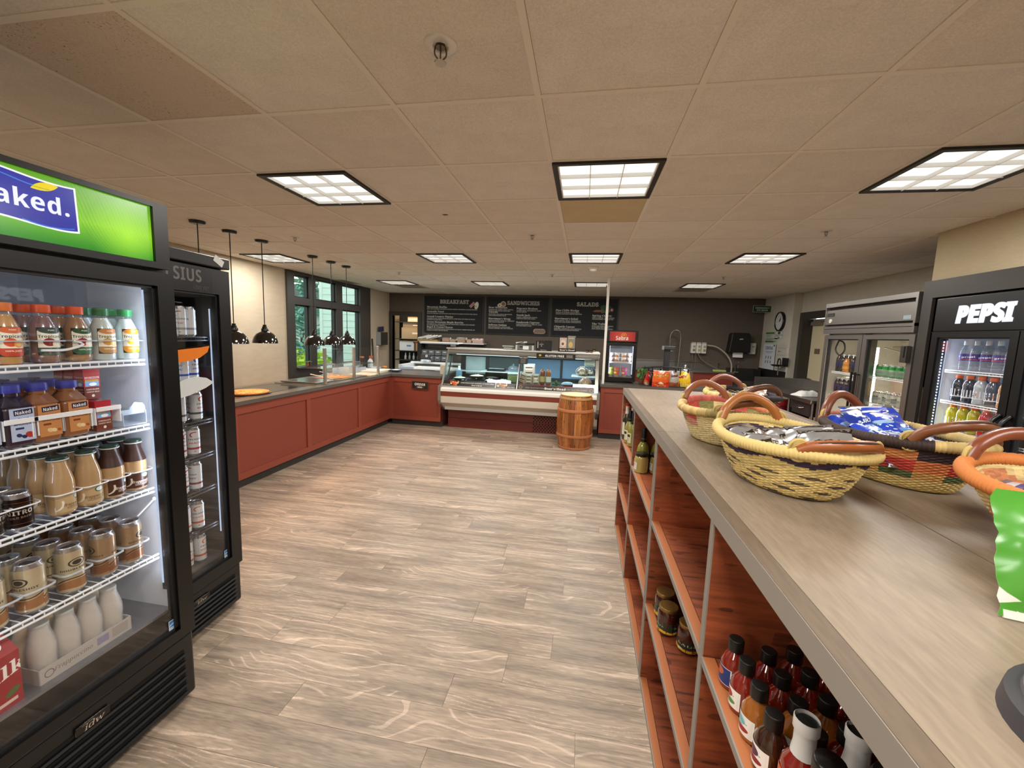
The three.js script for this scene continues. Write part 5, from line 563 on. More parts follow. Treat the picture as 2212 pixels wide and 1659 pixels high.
  const pk = thing('sandwich_pack', 'pink and white wrapped sandwich pack at the wall shelf end', 'sandwich pack', [-2.46, 1.396, -9.42]); part(pk, 'tray', RB(0.25, 0.05, 0.16, 0.01, 0, 0.03, 0), S(0xcfa8a0, 0.35)); part(pk, 'top', RB(0.24, 0.055, 0.15, 0.012, 0, 0.085, 0), S(0xe3d8d2, 0.35)); for (const x of [-0.06, 0.04]) part(pk, 'label', B(0.06, 0.02, 0.002, x, 0.1, 0.077), S(0xb0605a, 0.5));
  const bb = thing('bread_basket', 'flat wicker basket of foil-bagged baguettes on the wall shelf', 'basket', [-3.68, 1.396, -9.4]); part(bb, 'basket', M(BX(-0.25, 0.25, 0.0, 0.006, -0.09, 0.11), BX(-0.25, 0.25, 0.006, 0.05, 0.1, 0.11), BX(-0.25, -0.24, 0.006, 0.05, -0.09, 0.1), BX(0.24, 0.25, 0.006, 0.05, -0.09, 0.1)), S(0xb08d5a, 0.7)); for (let k = 0; k < 5; k++) single('bagged_baguette', 'foil bagged baguette slanting in the wicker basket', 'bread', M(RB(0.3, 0.05, 0.06, 0.02).rotateZ(0.28)), S(0xd9dcd8, 0.22, 0.3), [-3.82 + k * 0.075, 1.5, -9.42 + (k % 2) * 0.04], [0, 0.2, 0], 'bagged baguettes in the basket');
  const sc = thing('scale_pan', 'wide flat white scale pan above the deli case end', 'scale', [-2.52, 1.356, -7.35]); part(sc, 'pan', M(RB(0.72, 0.02, 0.3, 0.006, -0.1, 0.065, 0)), S(0xdfe4e8, 0.3)); part(sc, 'pan_lip', RB(0.74, 0.012, 0.012, 0.004, -0.1, 0.05, 0.15), S(0xaab4bc, 0.3, 0.4)); part(sc, 'column', B(0.08, 0.05, 0.08, 0.12, 0.03, 0), S(0xd2d4d4, 0.35)); part(sc, 'body', B(0.3, 0.06, 0.25, -0.2, 0.02, -0.05), S(0x33363a, 0.4));
  const sb = thing('sanitizer_bottle', 'clear blue-labelled jug beside the deli case end glass', 'bottle', [-2.17, 0.806, -7.0]); part(sb, 'jug', RB(0.1, 0.16, 0.08, 0.02, 0, 0.08, 0, 3), S(0x9fd0e8, 0.15, 0, { transmission: 0.5 })); part(sb, 'neck', CY(0.02, 0.03, 0.04, 0, 0.16, 0), S(0xdfeaf0, 0.3)); part(sb, 'cap', CY(0.022, 0.022, 0.03, 0, 0.2, 0), WHITE);
  single('plastic_bin', 'small beige plastic bin between the counter and the deli case', 'bin', M(RB(0.12, 0.17, 0.1, 0.01, 0, 0.085, 0)), S(0xcfc4b2, 0.5), [-2.38, 0.886, -6.8]);
}

// ---------- stainless two-door fridge ----------
const SS = S(0x9a9691, 0.34, 0.85), SSD = S(0x6f6a66, 0.36, 0.85);
const F4 = cooler('stainless steel fridge with two glass doors and bright inner tube', [2.8, 0, -4.765], -Math.PI / 2, { W: 1.36, H: 2.085, D: 0.8, gy: 0, dy0: 0.2, dy1: 1.725, hy0: 1.74, fy: 0.24, doors: 2, sw: 0.06, tw: 0.045, bw: 0.05, leds: [], shelves: [1.312, 1.042, 0.78], frame: SS, shell: SSD, liner: S(0xd8d2c4, 0.45), floorMat: S(0xbdb8ac, 0.4), handle: (a, b) => (a < -0.3 ? M(BAR([b - 0.03, 0.93, 0.04], [b - 0.03, 1.34, 0.04], 0.011), BAR([b - 0.03, 0.95, 0], [b - 0.03, 0.95, 0.04], 0.009), BAR([b - 0.03, 1.32, 0], [b - 0.03, 1.32, 0.04], 0.009)) : M(BAR([a + 0.02, 0.93, 0.04], [a + 0.02, 1.34, 0.04], 0.011), BAR([a + 0.02, 0.95, 0], [a + 0.02, 0.95, 0.04], 0.009), BAR([a + 0.02, 1.32, 0], [a + 0.02, 1.32, 0.04], 0.009))) });
{
  part(F4, 'hood', M(BX(-0.68, 0.68, 2.04, 2.085, -0.06, 0.02), BX(-0.68, -0.665, 1.79, 2.04, -0.06, 0.02), BX(0.655, 0.68, 1.79, 2.04, -0.06, 0.02), BX(-0.68, 0.68, 1.74, 1.79, -0.06, 0.02)), SS);
  part(F4, 'header_panel', BX(-0.665, 0.655, 1.845, 2.005, -0.06, 0.008), SS); part(F4, 'header_gap', BX(-0.665, 0.655, 1.79, 2.04, -0.065, -0.02), S(0x241c18, 0.8)); part(F4, 'ledge', BX(-0.68, 0.68, 1.795, 1.822, -0.02, 0.024), SS);
  part(F4, 'name_plate', B(0.13, 0.036, 0.004, -0.585, 1.955, 0.01), PRINT(canvas(128, 40, (x) => { x.fillStyle = '#1b1816'; x.fillRect(0, 0, 128, 40); text(x, 'Continental', 64, 21, 20, '#5d5650', 'bold'); }), 0.4)); part(F4, 'thermometer', CY(0.022, 0.022, 0.012, 0, 0, 0, 22).rotateX(Math.PI / 2).translate(-0.575, 1.885, 0.006), S(0xd7d2c4, 0.3)); part(F4, 'thermometer_needle', B(0.003, 0.016, 0.002, -0.573, 1.887, 0.0195), BLACK);
  part(F4, 'rating_label', B(0.09, 0.035, 0.002, 0.57, 1.875, 0.009), S(0x9fb2c0, 0.5)); part(F4, 'centre_post', BX(-0.05, 0.03, 0.24, 1.74, -0.12, -0.05), SS);
  part(F4, 'hinge_box', RB(0.07, 0.15, 0.035, 0.006, 0.62, 1.55, 0.02), S(0x4c4846, 0.4, 0.5)); part(F4, 'hinge_slot', B(0.012, 0.1, 0.002, 0.635, 1.57, 0.039), BLACK);
  part(F4, 'lamp_tube', CY(0.014, 0.014, 1.1, -0.035, 0.5, -0.17, 12), GLOW(0xfffbe8, 6)); for (const s of [-1, 1]) { const l = new THREE.RectAreaLight(0xfff4dc, 20, 0.03, 1.05); l.name = 'fridge_tube'; l.position.set(2.97, 1.05, -4.8 + s * 0.018); l.lookAt(3.3, 1.05, -4.8 + s * 0.6); scene.add(l); }
  part(F4, 'cable_loop', TU([[-0.56, 1.66, -0.09], [-0.6, 1.56, -0.09], [-0.53, 1.5, -0.1], [-0.45, 1.56, -0.1], [-0.46, 1.64, -0.09], [-0.54, 1.67, -0.08]], 0.008, 30, 8), S(0x2a2a2a, 0.5)); part(F4, 'lane_rail', M(B(0.5, 0.06, 0.003, 0.32, 1.36, -0.1), B(0.5, 0.05, 0.003, 0.32, 1.09, -0.1)), S(0xeef4ee, 0.1, 0, { transmission: 0.85 }));
  part(F4, 'fan_guard', M(BX(0.12, 0.55, 1.58, 1.62, -0.5, -0.2), TU([[0.1, 1.6, -0.15], [0.3, 1.57, -0.15], [0.5, 1.55, -0.15]], 0.006, 14, 6)), S(0xa89c86, 0.4)); part(F4, 'foot_panel', BX(-0.66, 0.66, 0.02, 0.19, -0.06, -0.02), SSD);
  const soda = bottle('soda_bottle', 'dark soda bottle with blue label in the stainless fridge', 'bottle', { profile: gProfile, mat: S(0x2a2320, 0.15, 0, { clearcoat: 1 }), cap: [0.016, 0.182, 0.018, S(0xe3e6e8, 0.4)], wrap: [0.0368, 0.06, 0.055, 6.28, S(0x24356e, 0.4)] });
  for (let k = 0; k < 5; k++) for (let r = 0; r < 2; r++) stock(soda, F4, -0.62 + k * 0.085, 1.31, -0.16 - r * 0.085, 0, undefined, 'sodas in the stainless fridge');
  const org = bottle('iced_tea_bottle', 'amber iced tea bottle before the dark sodas', 'bottle', { profile: gProfile.map(([r, y]) => [r * 1.05, y * 0.78]), mat: S(0xb8722a, 0.15, 0, { clearcoat: 1 }), cap: [0.02, 0.14, 0.014, S(0xc58a3a, 0.4)], wrap: [0.039, 0.04, 0.03, 6.28, S(0xd2953e, 0.4)] }); stock(org, F4, -0.4, 1.31, -0.115);
  for (let k = 0; k < 5; k++) stock(soda, F4, -0.6 + k * 0.085, 1.04, -0.16, 0, 'dark soda bottle with blue label on the lower shelf', 'sodas on the lower fridge shelf');
  const gc = can('soda_can', 'green soda can on the upper shelf of the stainless fridge', { r: 0.033, h: 0.122, mat: wrapCan(canvas(128, 128, (x) => { x.fillStyle = '#3fae5a'; x.fillRect(0, 0, 128, 128); for (const o of [32, 96]) { el(x, '#bfe6c0', o, 50, 16, 12); x.fillStyle = '#1d7a40'; x.fillRect(o - 20, 76, 40, 22); } }), 0.25, 0.3), metal: 0xbfd0c0 }); for (let k = 0; k < 5; k++) for (let r = 0; r < 2; r++) stock(gc, F4, 0.07 + k * 0.09, 1.31, -0.15 - r * 0.075, k, undefined, 'green cans in the stainless fridge');
  const wc = can('seltzer_can', 'cream and dark seltzer can on the lower fridge shelf', { r: 0.033, h: 0.122, mat: wrapCan(canvas(128, 128, (x) => { x.fillStyle = '#d8dfd0'; x.fillRect(0, 0, 128, 128); for (const o of [0, 64]) { x.fillStyle = '#33403a'; x.fillRect(o, 40, 30, 60); el(x, '#c0504a', o + 44, 66, 12, 16); } }), 0.25, 0.3) }); for (let k = 0; k < 5; k++) for (let r = 0; r < 2; r++) stock(wc, F4, 0.07 + k * 0.085, 1.04, -0.15 - r * 0.075, k, undefined, 'seltzer cans in the stainless fridge');
  for (let k = 0; k < 5; k++) for (let r = 0; r < 2; r++) stock(wc, F4, 0.05 + k * 0.085, 0.778, -0.15 - r * 0.075, k, 'cream and dark seltzer can near the fridge bottom', 'seltzer cans low in the stainless fridge');
}
// ---------- hummus cooler, pole, snack rack on the right counter ----------
single('support_pole', 'thin white square pole from counter to ceiling', 'pole', BX(0.308, 0.345, 0.886, C - 0.0005, -6.67, -6.633), S(0xe9e7e0, 0.45));
{
  const CY0 = 0.886, sab = cooler('small black countertop cooler with lit red header', [0.605, CY0, -6.87], 0, { W: 0.49, H: 0.845, D: 0.45, gy: 0, dy0: 0.03, dy1: 0.655, hy0: 0.66, fy: 0.09, sw: 0.04, tw: 0.04, bw: 0.05, leds: [1, -1], led: 16, shelves: [0.345], shelfMat: S(0xdfe4e4, 0.3), liner: S(0xcfd6d8, 0.4) });
  const sabTex = canvas(512, 180, (x) => { const g = x.createRadialGradient(256, 110, 20, 256, 110, 300); g.addColorStop(0, '#e0533a'); g.addColorStop(1, '#a82024'); x.fillStyle = g; x.fillRect(0, 0, 512, 180); text(x, 'Sabra', 250, 122, 104, '#f6ead2', 'bold', 'center', 'sans-serif', 260); x.fillStyle = '#f4b23a'; for (let k = 0; k < 9; k++) { const a = Math.PI + (k / 8) * Math.PI; el(x, '#f4b23a', 284 + 46 * Math.cos(a), 66 + 40 * Math.sin(a), 5, 9, a + 1.57); } el(x, '#f4b23a', 284, 66, 20, 18); el(x, '#d2432f', 284, 70, 12, 10); });
  part(sab, 'header', RB(0.49, 0.19, 0.06, 0.008, 0, 0.76, -0.03), BLACK); part(sab, 'lit_sign', PL(0.4, 0.15).translate(0, 0.758, 0.001), new THREE.MeshStandardMaterial({ color: 0x303030, map: sabTex, emissive: 0xffffff, emissiveMap: sabTex, emissiveIntensity: 0.75, roughness: 0.3 })); const l = new THREE.RectAreaLight(0xff7a55, 1.0, 0.38, 0.14); l.position.set(0.605, CY0 + 0.758, -6.862); l.lookAt(0.605, CY0 + 0.758, 0); l.name = 'sign_glow'; scene.add(l);
  part(sab, 'evaporator_grid', M([...Array(9).keys()].map((k) => B(0.36, 0.004, 0.004, 0, 0.56 + k * 0.011, -0.38)), [...Array(20).keys()].map((k) => B(0.003, 0.1, 0.003, -0.17 + k * 0.018, 0.605, -0.378))), S(0x6d7678, 0.4, 0.5));
  const tubTex = (a, b) => canvas(128, 64, (x) => { x.fillStyle = '#ece6da'; x.fillRect(0, 0, 128, 64); for (const o of [0, 64]) { el(x, a, o + 32, 44, 26, 16); x.fillStyle = b; x.fillRect(o + 8, 6, 48, 12); } });
  const tubs = [['white-lidded hummus tub with orange print on upper shelf', '#c98a4a', '#b5402c'], ['white-lidded pepper hummus tub with red print on upper shelf', '#b5533a', '#a8282a']].map(([lb, a, b]) => { const t = thing('hummus_tub', lb, 'tub'); part(t, 'cup', LA([[0.0001, 0], [0.032, 0], [0.046, 0.056], [0.047, 0.062]], 20), PRINT(tubTex(a, b), 0.35)); part(t, 'lid', CY(0.049, 0.049, 0.012, 0, 0.06, 0, 22), S(0xe9ece8, 0.3)); t.userData.proto = true; return t; });
  for (let k = 0; k < 4; k++) for (let r = 0; r < 2; r++) stock(tubs[k === 0 ? 1 : 0], sab, -0.155 + k * 0.103, 0.344 + r * 0.073, -0.15, k, undefined, 'hummus tubs stacked two high');
  const snack = [['lime green-lidded snack cup on the lower shelf', 0xa8c84a], ['orange-lidded snack cup on the lower shelf', 0xd85a34], ['pink-lidded snack cup on the lower shelf', 0xc84a86]].map(([lb, c]) => { const t = thing('snack_cup', lb, 'cup'); part(t, 'cup', LA([[0.0001, 0], [0.036, 0], [0.05, 0.13]], 20), S(0xb9a88a, 0.2, 0, { transmission: 0.3 })); part(t, 'label', LA([[0.0405, 0.04], [0.0478, 0.105]], 20), PRINT(canvas(128, 64, (x) => { x.fillStyle = '#' + c.toString(16).padStart(6, '0'); x.fillRect(0, 0, 128, 64); for (const o of [32, 96]) el(x, '#e6d86a', o, 36, 22, 16); }), 0.4)); part(t, 'lid', CY(0.053, 0.052, 0.025, 0, 0.13, 0, 22), S(c, 0.35)); t.userData.proto = true; return t; });
  [[0, -0.15], [1, -0.05], [2, 0.075]].forEach(([k, x]) => stock(snack[k], sab, x, 0.09, -0.14, 0.6));
}
function pillowBag(w, h, d, nx = 10, ny = 12, wob = 0.004) {   // crimped snack bag standing on its lower seam, front faces +z
  const pos = [], uv = [], idx = [], V2 = (s) => { const at = pos.length / 3; for (let j = 0; j <= ny; j++) for (let i = 0; i <= nx; i++) { const u = i / nx, v = j / ny, e = Math.pow(Math.sin(Math.PI * u), 0.55) * Math.pow(Math.max(0, Math.sin(Math.PI * clamp((v - 0.06) / 0.88))), 0.6), px = (u - 0.5) * w * (1 - 0.1 * e * Math.sin(Math.PI * v)); pos.push(px + wob * (hash(i * 7, j * 3) - 0.5) * 2, v * h, s * (d / 2) * e + wob * (hash(i * 3 + 5, j * 11 + s) - 0.5) * 2 * (e > 0.05 ? 1 : 0)); uv.push(s > 0 ? u : 1 - u, v); } for (let j = 0; j < ny; j++) for (let i = 0; i < nx; i++) { const a = at + j * (nx + 1) + i, b = a + 1, c = a + nx + 1, e = c + 1; if (s > 0) idx.push(a, b, e, a, e, c); else idx.push(b, a, c, b, c, e); } };
  V2(1); V2(-1); const g = new THREE.BufferGeometry(); g.setAttribute('position', new THREE.Float32BufferAttribute(pos, 3)); g.setAttribute('uv', new THREE.Float32BufferAttribute(uv, 2)); g.setIndex(idx); g.computeVertexNormals(); return g;
}
const bagMat = (t) => S(0xffffff, 0.24, 0, { map: t, clearcoat: 0.7, clearcoatRoughness: 0.2 });
{
  const rk = thing('snack_rack', 'black wire rack of hanging snack bags on the right counter', 'rack', [1.29, 0.886, -6.72]);
  part(rk, 'frame', M(TU([[-0.36, 0.27, 0.08], [-0.1, 0.3, 0.08], [0.2, 0.3, 0.08], [0.36, 0.27, 0.08]], 0.006, 16, 6), TU([[-0.36, 0.27, -0.08], [-0.1, 0.3, -0.08], [0.2, 0.3, -0.08], [0.36, 0.27, -0.08]], 0.006, 16, 6), BAR([0.2, 0, 0.06], [0.2, 0.3, 0.06], 0.007), BAR([-0.22, 0, 0.06], [-0.22, 0.3, 0.06], 0.007), BAR([0.2, 0, -0.08], [0.2, 0.3, -0.08], 0.007)), BLACK); part(rk, 'top_bar', RB(0.2, 0.02, 0.1, 0.006, 0.02, 0.3, 0), BLACK); part(rk, 'base', M(BAR([-0.3, 0.006, 0.08], [0.3, 0.006, 0.08], 0.006), BAR([-0.3, 0.006, -0.08], [0.3, 0.006, -0.08], 0.006)), BLACK); for (const x of [-0.28, -0.1, 0.12, 0.3]) part(rk, 'clip', B(0.02, 0.05, 0.03, x, 0.26, 0.1), BLACK);
  const bag = (label, x, z, w, h, ry, rz, tex, y = 0.886) => { const t = thing('snack_bag', label, 'snack bag', [x, y, z], ry, 'snack bags in the wire rack'); t.rotation.z = rz; part(t, 'bag', pillowBag(w, h, 0.07), bagMat(tex)); part(t, 'top_seam', B(w * 0.98, 0.016, 0.003, 0, h - 0.004, 0), S(0xd9d6d0, 0.3)); return t; };
  const chipTex = (bg, sec, word, ink, extra) => canvas(192, 256, (x) => { x.fillStyle = bg; x.fillRect(0, 0, 192, 256); x.fillStyle = sec; x.beginPath(); x.moveTo(0, 190); x.bezierCurveTo(60, 150, 120, 220, 192, 160); x.lineTo(192, 256); x.lineTo(0, 256); x.fill(); extra?.(x); x.save(); x.translate(96, 90); x.rotate(-0.1); x.lineWidth = 8; x.strokeStyle = '#7a2413'; x.font = 'bold 44px sans-serif'; x.textAlign = 'center'; x.strokeText(word, 0, 0, 170); x.fillStyle = ink; x.fillText(word, 0, 0, 170); x.restore(); });
  bag('red nacho chip bag leaning in the wire rack', 0.99, -6.66, 0.18, 0.23, 0.9, -0.5, chipTex('#b3202a', '#d8642c', 'Nacho', '#f6e7d2', (x) => { for (let k = 0; k < 5; k++) { x.fillStyle = '#e6dcd6'; x.beginPath(); x.moveTo(30 + k * 30, 200); x.lineTo(60 + k * 30, 240); x.lineTo(20 + k * 30, 246); x.fill(); } }));
  bag('grey and black bag tucked behind the red chip bag', 1.07, -6.74, 0.16, 0.2, 0.6, -0.4, chipTex('#4a4c52', '#22242a', 'Chips', '#c9ccd2'));
  bag('bright orange crunchy cheese puff bag facing the aisle', 1.195, -6.6, 0.25, 0.25, 0.05, -0.03, chipTex('#e8641f', '#d8341f', 'Crunchy', '#f9d648', (x) => { x.fillStyle = '#f6e7d2'; x.beginPath(); x.moveTo(60, 200); x.lineTo(96, 170); x.lineTo(130, 206); x.lineTo(110, 214); x.fill(); for (let k = 0; k < 6; k++) el(x, '#f09a3c', 40 + k * 22, 226 + (k % 2) * 12, 20, 8, k); }));
  bag('silver grey snack bag beside the orange bag', 1.4, -6.66, 0.16, 0.25, 0.15, 0, chipTex('#b9b4ac', '#a85a34', 'Baked', '#5a5550'));
  bag('yellow potato chip bag slumping at the rack end', 1.565, -6.64, 0.2, 0.25, -0.5, 0.22, chipTex('#f0c51c', '#e8a41a', "Lay's", '#c0262c', (x) => { for (let k = 0; k < 6; k++) el(x, '#f6dc6a', 40 + k * 22, 210 + (k % 2) * 14, 24, 14, k); })); bag('white and blue bag half hidden behind the yellow bag', 1.52, -6.76, 0.16, 0.24, -0.2, 0.05, chipTex('#d8dce6', '#7c8fb0', 'Chips', '#3a4a7a'));
  const pot = thing('potted_plant', 'leafy green plant between the hummus cooler and the chips', 'plant', [0.95, 0.886, -6.86]); part(pot, 'pot', LA([[0.0001, 0], [0.045, 0], [0.06, 0.08], [0.055, 0.078]], 20), S(0x6a4a36, 0.7)); { const leaf = EX([[0, 0], [0.02, 0.025], [0.016, 0.055], [0, 0.075], [-0.016, 0.055], [-0.02, 0.025]], 0.001); for (let k = 0; k < 26; k++) { const a = rr(0, 6.28), d = rr(0.02, 0.085); part(pot, 'leaf', leaf, S([0x3f7a34, 0x5a9440, 0x2f6430][k % 3], 0.5), [Math.cos(a) * d, rr(0.08, 0.24), Math.sin(a) * d], [rr(-0.9, 0.5), a, rr(-0.8, 0.8)]); } part(pot, 'stem', M([0, 1, 2, 3].map((k) => BAR([0, 0.06, 0], [Math.cos(k * 1.7) * 0.05, 0.22, Math.sin(k * 1.7) * 0.05], 0.003, 5))), S(0x5a8a40, 0.6)); }
  for (const [x, z, lb, sc] of [[1.63, -6.98, 'glass biscuit jar with chrome knobbed lid behind the yellow bag', 1], [1.29, -7.1, 'glass biscuit jar with chrome knob behind the till stand', 0.85]]) { const t = thing('glass_jar', lb, 'jar', [x, 0.886, z]); t.scale.setScalar(sc); part(t, 'jar', LA([[0.0001, 0.004], [0.11, 0.004], [0.12, 0.02], [0.125, 0.2], [0.11, 0.235]], 28), CLEAR); part(t, 'lid', LA([[0.118, 0.236], [0.12, 0.246], [0.09, 0.268], [0.03, 0.285], [0.0001, 0.288]], 28), S(0xcfd2d0, 0.18, 0.9)); part(t, 'knob', SP(0.026, 0, 0.312, 0), CHROME); part(t, 'cookies', M([...Array(14).keys()].map((k) => CY(0.035, 0.035, 0.012, Math.cos(k * 2.4) * 0.05, 0.01 + k * 0.008, Math.sin(k * 2.4) * 0.05, 14))), S(0x8a5a32, 0.8)); }
  const st = thing('till_stand', 'dark square post with tilted card reader head', 'card reader', [1.335, 0.886, -6.99]); part(st, 'post', BX(-0.04, 0.04, 0, 0.57, -0.04, 0.04), S(0x33373a, 0.4)); part(st, 'head', RB(0.2, 0.055, 0.16, 0.01, 0, 0.6, 0.03), S(0x44484b, 0.35)); part(st, 'head_cap', B(0.03, 0.06, 0.03, -0.09, 0.6, 0.11), S(0x9fb0b8, 0.3, 0.5)); part(st, 'base', RB(0.2, 0.02, 0.18, 0.006, 0, 0.01, 0), S(0x2a2d30, 0.4));
}
// ---------- wash-up corner ----------
{
  const hw = thing('sink_partition', 'red panelled half wall with steel cap before the sinks', 'partition', [1.79, 0, -8.25]); part(hw, 'panel', BX(-1.0, 1.0, 0, 1.02, -0.06, 0.0), S(0x7a3022, 0.5)); part(hw, 'cap', BX(-1.01, 1.01, 1.02, 1.045, -0.09, 0.02), STEEL);
  const sk = thing('sink_unit', 'stainless three-bowl sink along the dark back wall', 'sink', [1.75, 0, -9.2]); part(sk, 'splash', BX(-1.2, 1.15, 0.92, 1.16, -0.385, -0.365), STEEL); part(sk, 'splash_shelf', BX(-1.2, 1.15, 1.16, 1.175, -0.385, -0.3), STEEL); part(sk, 'rim', M(BX(-1.2, 1.15, 0.9, 0.93, 0.2, 0.3), BX(-1.2, 1.15, 0.9, 0.93, -0.37, -0.28), BX(-1.2, -1.0, 0.9, 0.93, -0.28, 0.2), BX(0.6, 1.15, 0.9, 0.93, -0.28, 0.2)), STEEL); for (const x of [-0.7, -0.1, 0.4]) part(sk, 'bowl', M(BX(x - 0.25, x + 0.2, 0.6, 0.61, -0.28, 0.2), BX(x - 0.25, x + 0.2, 0.6, 0.92, 0.19, 0.2), BX(x - 0.25, x - 0.24, 0.6, 0.92, -0.28, 0.2)), SSD); for (const x of [-1.1, 1.05]) for (const z of [-0.3, 0.25]) part(sk, 'leg', CY(0.02, 0.02, 0.9, x, 0, z, 10), STEEL);
  const fc = thing('spray_faucet', 'tall arched spring spray faucet over the steel sink', 'faucet', [1.92, 0.93, -9.3]); part(fc, 'riser', CY(0.011, 0.011, 0.72, -0.1, 0.02, 0, 10), S(0x8d8880, 0.25, 0.9)); part(fc, 'spring_hose', TU([[-0.1, 0.62, 0], [-0.1, 0.78, 0], [-0.06, 0.87, 0.01], [0.0, 0.9, 0.02], [0.07, 0.87, 0.03], [0.1, 0.78, 0.03], [0.1, 0.5, 0.03]], 0.014, 40, 8), S(0x8a857d, 0.3, 0.8)); part(fc, 'spray_head', CY(0.012, 0.018, 0.42, 0.1, 0.1, 0.03, 12), S(0xa09a90, 0.25, 0.9)); part(fc, 'valve_body', M(B(0.3, 0.03, 0.03, 0, 0.05, 0.02), CY(0.02, 0.02, 0.06, -0.1, 0, 0)), CHROME); for (const x of [-0.12, 0.12]) part(fc, 'lever', B(0.07, 0.012, 0.02, x * 1.4, 0.08, 0.05), CHROME); part(fc, 'wall_bracket', BAR([-0.1, 0.45, 0], [-0.02, 0.45, 0], 0.006), CHROME);
  for (let k = 0; k < 3; k++) { const t = thing('soap_dispenser', 'white chemical dispenser box on the dark wall above the sink', 'dispenser', [2.355 + k * 0.108, 1.345, -9.6], 0, 'three chemical dispensers in a row'); part(t, 'body', RB(0.1, 0.22, 0.1, 0.012, 0, 0.11, 0.05), S(0xd9d5cb, 0.4)); part(t, 'lid', RB(0.09, 0.024, 0.08, 0.008, 0, 0.232, 0.05), S(0xb6b0a6, 0.4)); part(t, 'dial', CY(0.024, 0.024, 0.006, 0, 0, 0, 16).rotateX(Math.PI / 2).translate(0.01, 0.15, 0.101), S(0x9a948a, 0.4)); part(t, 'label', B(0.05, 0.05, 0.002, 0.01, 0.07, 0.101), S([0x77736b, 0xa8a27a, 0x6f9a5a][k], 0.5)); }
  single('drain_hose', 'pale plastic hose curving down from the dispensers', 'hose', TU([[2.63, 1.53, -9.5], [2.8, 1.5, -9.45], [3.0, 1.35, -9.4], [3.1, 1.15, -9.35], [3.1, 0.96, -9.32]], 0.016, 40, 8), S(0xa39a88, 0.5)); single('feed_hose', 'thin grey hose sagging below the dispenser boxes', 'hose', TU([[2.45, 1.34, -9.5], [2.55, 1.2, -9.45], [2.75, 1.08, -9.4], [2.95, 0.98, -9.35]], 0.012, 30, 8), S(0x6a645a, 0.5));
  for (const x of [2.35, 2.42]) single('feed_tube', 'straight clear tube hanging from a dispenser box', 'tube', CY(0.007, 0.007, 0.33, 0, 0, 0, 8), S(0x7a746a, 0.4), [x, 1.01, -9.54], [0, 0, 0], 'tubes under the dispensers');
  single('sponge', 'green scrubbing sponge on the sink partition', 'sponge', RB(0.22, 0.035, 0.09, 0.008, 0, 0.0175, 0), S(0x8f9a4a, 0.8), [2.55, 1.046, -8.29]);
  const pt = thing('towel_dispenser', 'black paper towel dispenser on the dark wall', 'dispenser', [3.25, 1.41, -9.6]); part(pt, 'housing', EX([[-0.2, 0], [0.2, 0], [0.2, 0.12], [0.175, 0.37], [0.15, 0.39], [-0.14, 0.39], [-0.16, 0.37]], 0.2, 0.012), S(0x100f0f, 0.35)); part(pt, 'paper', B(0.2, 0.12, 0.004, 0.0, -0.058, 0.12), WHITE); part(pt, 'logo', B(0.07, 0.02, 0.002, 0.04, 0.27, 0.214).rotateZ(0.1), S(0xb9b4ac, 0.4));
  const sp = thing('hand_soap_dispenser', 'white hand soap dispenser beside the towel dispenser', 'dispenser', [3.54, 1.36, -9.6]); part(sp, 'body', RB(0.14, 0.24, 0.1, 0.02, 0, 0.13, 0.05), S(0xb9b4a8, 0.4)); part(sp, 'push_bar', RB(0.12, 0.05, 0.04, 0.015, 0, 0.035, 0.09), S(0xcbc6ba, 0.4)); part(sp, 'badge', B(0.05, 0.018, 0.002, 0.01, 0.17, 0.101), S(0x5a564e, 0.5));
  const hs = thing('hand_sink', 'small hand-wash sink with dark steel splash', 'sink', [3.36, 0, -9.35]); part(hs, 'splash', BX(-0.28, 0.28, 0.78, 1.06, -0.245, -0.22), S(0x4c4b49, 0.35, 0.7)); part(hs, 'side_splash', BX(0.27, 0.29, 0.78, 1.06, -0.22, 0.1), S(0x3a3937, 0.35, 0.7)); part(hs, 'basin', M(BX(-0.25, 0.25, 0.66, 0.68, -0.22, 0.2), BX(-0.25, 0.25, 0.68, 0.82, 0.18, 0.2), BX(-0.25, -0.23, 0.68, 0.82, -0.22, 0.18), BX(0.23, 0.25, 0.68, 0.82, -0.22, 0.18)), SSD); part(hs, 'faucet', M(TU([[-0.1, 0.98, -0.22], [-0.1, 1.1, -0.2], [-0.1, 1.14, -0.12], [-0.1, 1.06, -0.06]], 0.01, 16, 8), B(0.12, 0.02, 0.03, -0.1, 0.97, -0.2), SP(0.014, -0.05, 1.18, -0.2)), CHROME);
  const es = thing('wall_sign', 'dark green emergency eye wash sign in the corner', 'sign', [3.58, 2.312, -9.32], 0); part(es, 'plate', B(0.35, 0.135, 0.008), S(0xa9b0a8, 0.5)); part(es, 'lettering', PL(0.336, 0.122).translate(0, 0, 0.0045), PRINT(canvas(256, 96, (x) => { x.fillStyle = '#1c3a2a'; x.fillRect(0, 0, 256, 96); text(x, 'EMERGENCY', 128, 32, 34, '#c9d2c8'); text(x, 'EYE WASH', 128, 68, 34, '#c9d2c8'); }), 0.6)); part(es, 'bracket', BX(0.16, 0.175, -0.05, 0.05, -0.27, 0), S(0x8a8f88, 0.5));
  single('splash_band', 'black splash panel along the foot of the clock wall', 'panel', BX(3.715, 3.739, 0.5, 1.09, -9.58, -8.4), S(0x171412, 0.5));
  // clock wall, turned to face -x
  const wall = (name, label, cat, z, y) => thing(name, label, cat, [3.74, y, z], -Math.PI / 2);
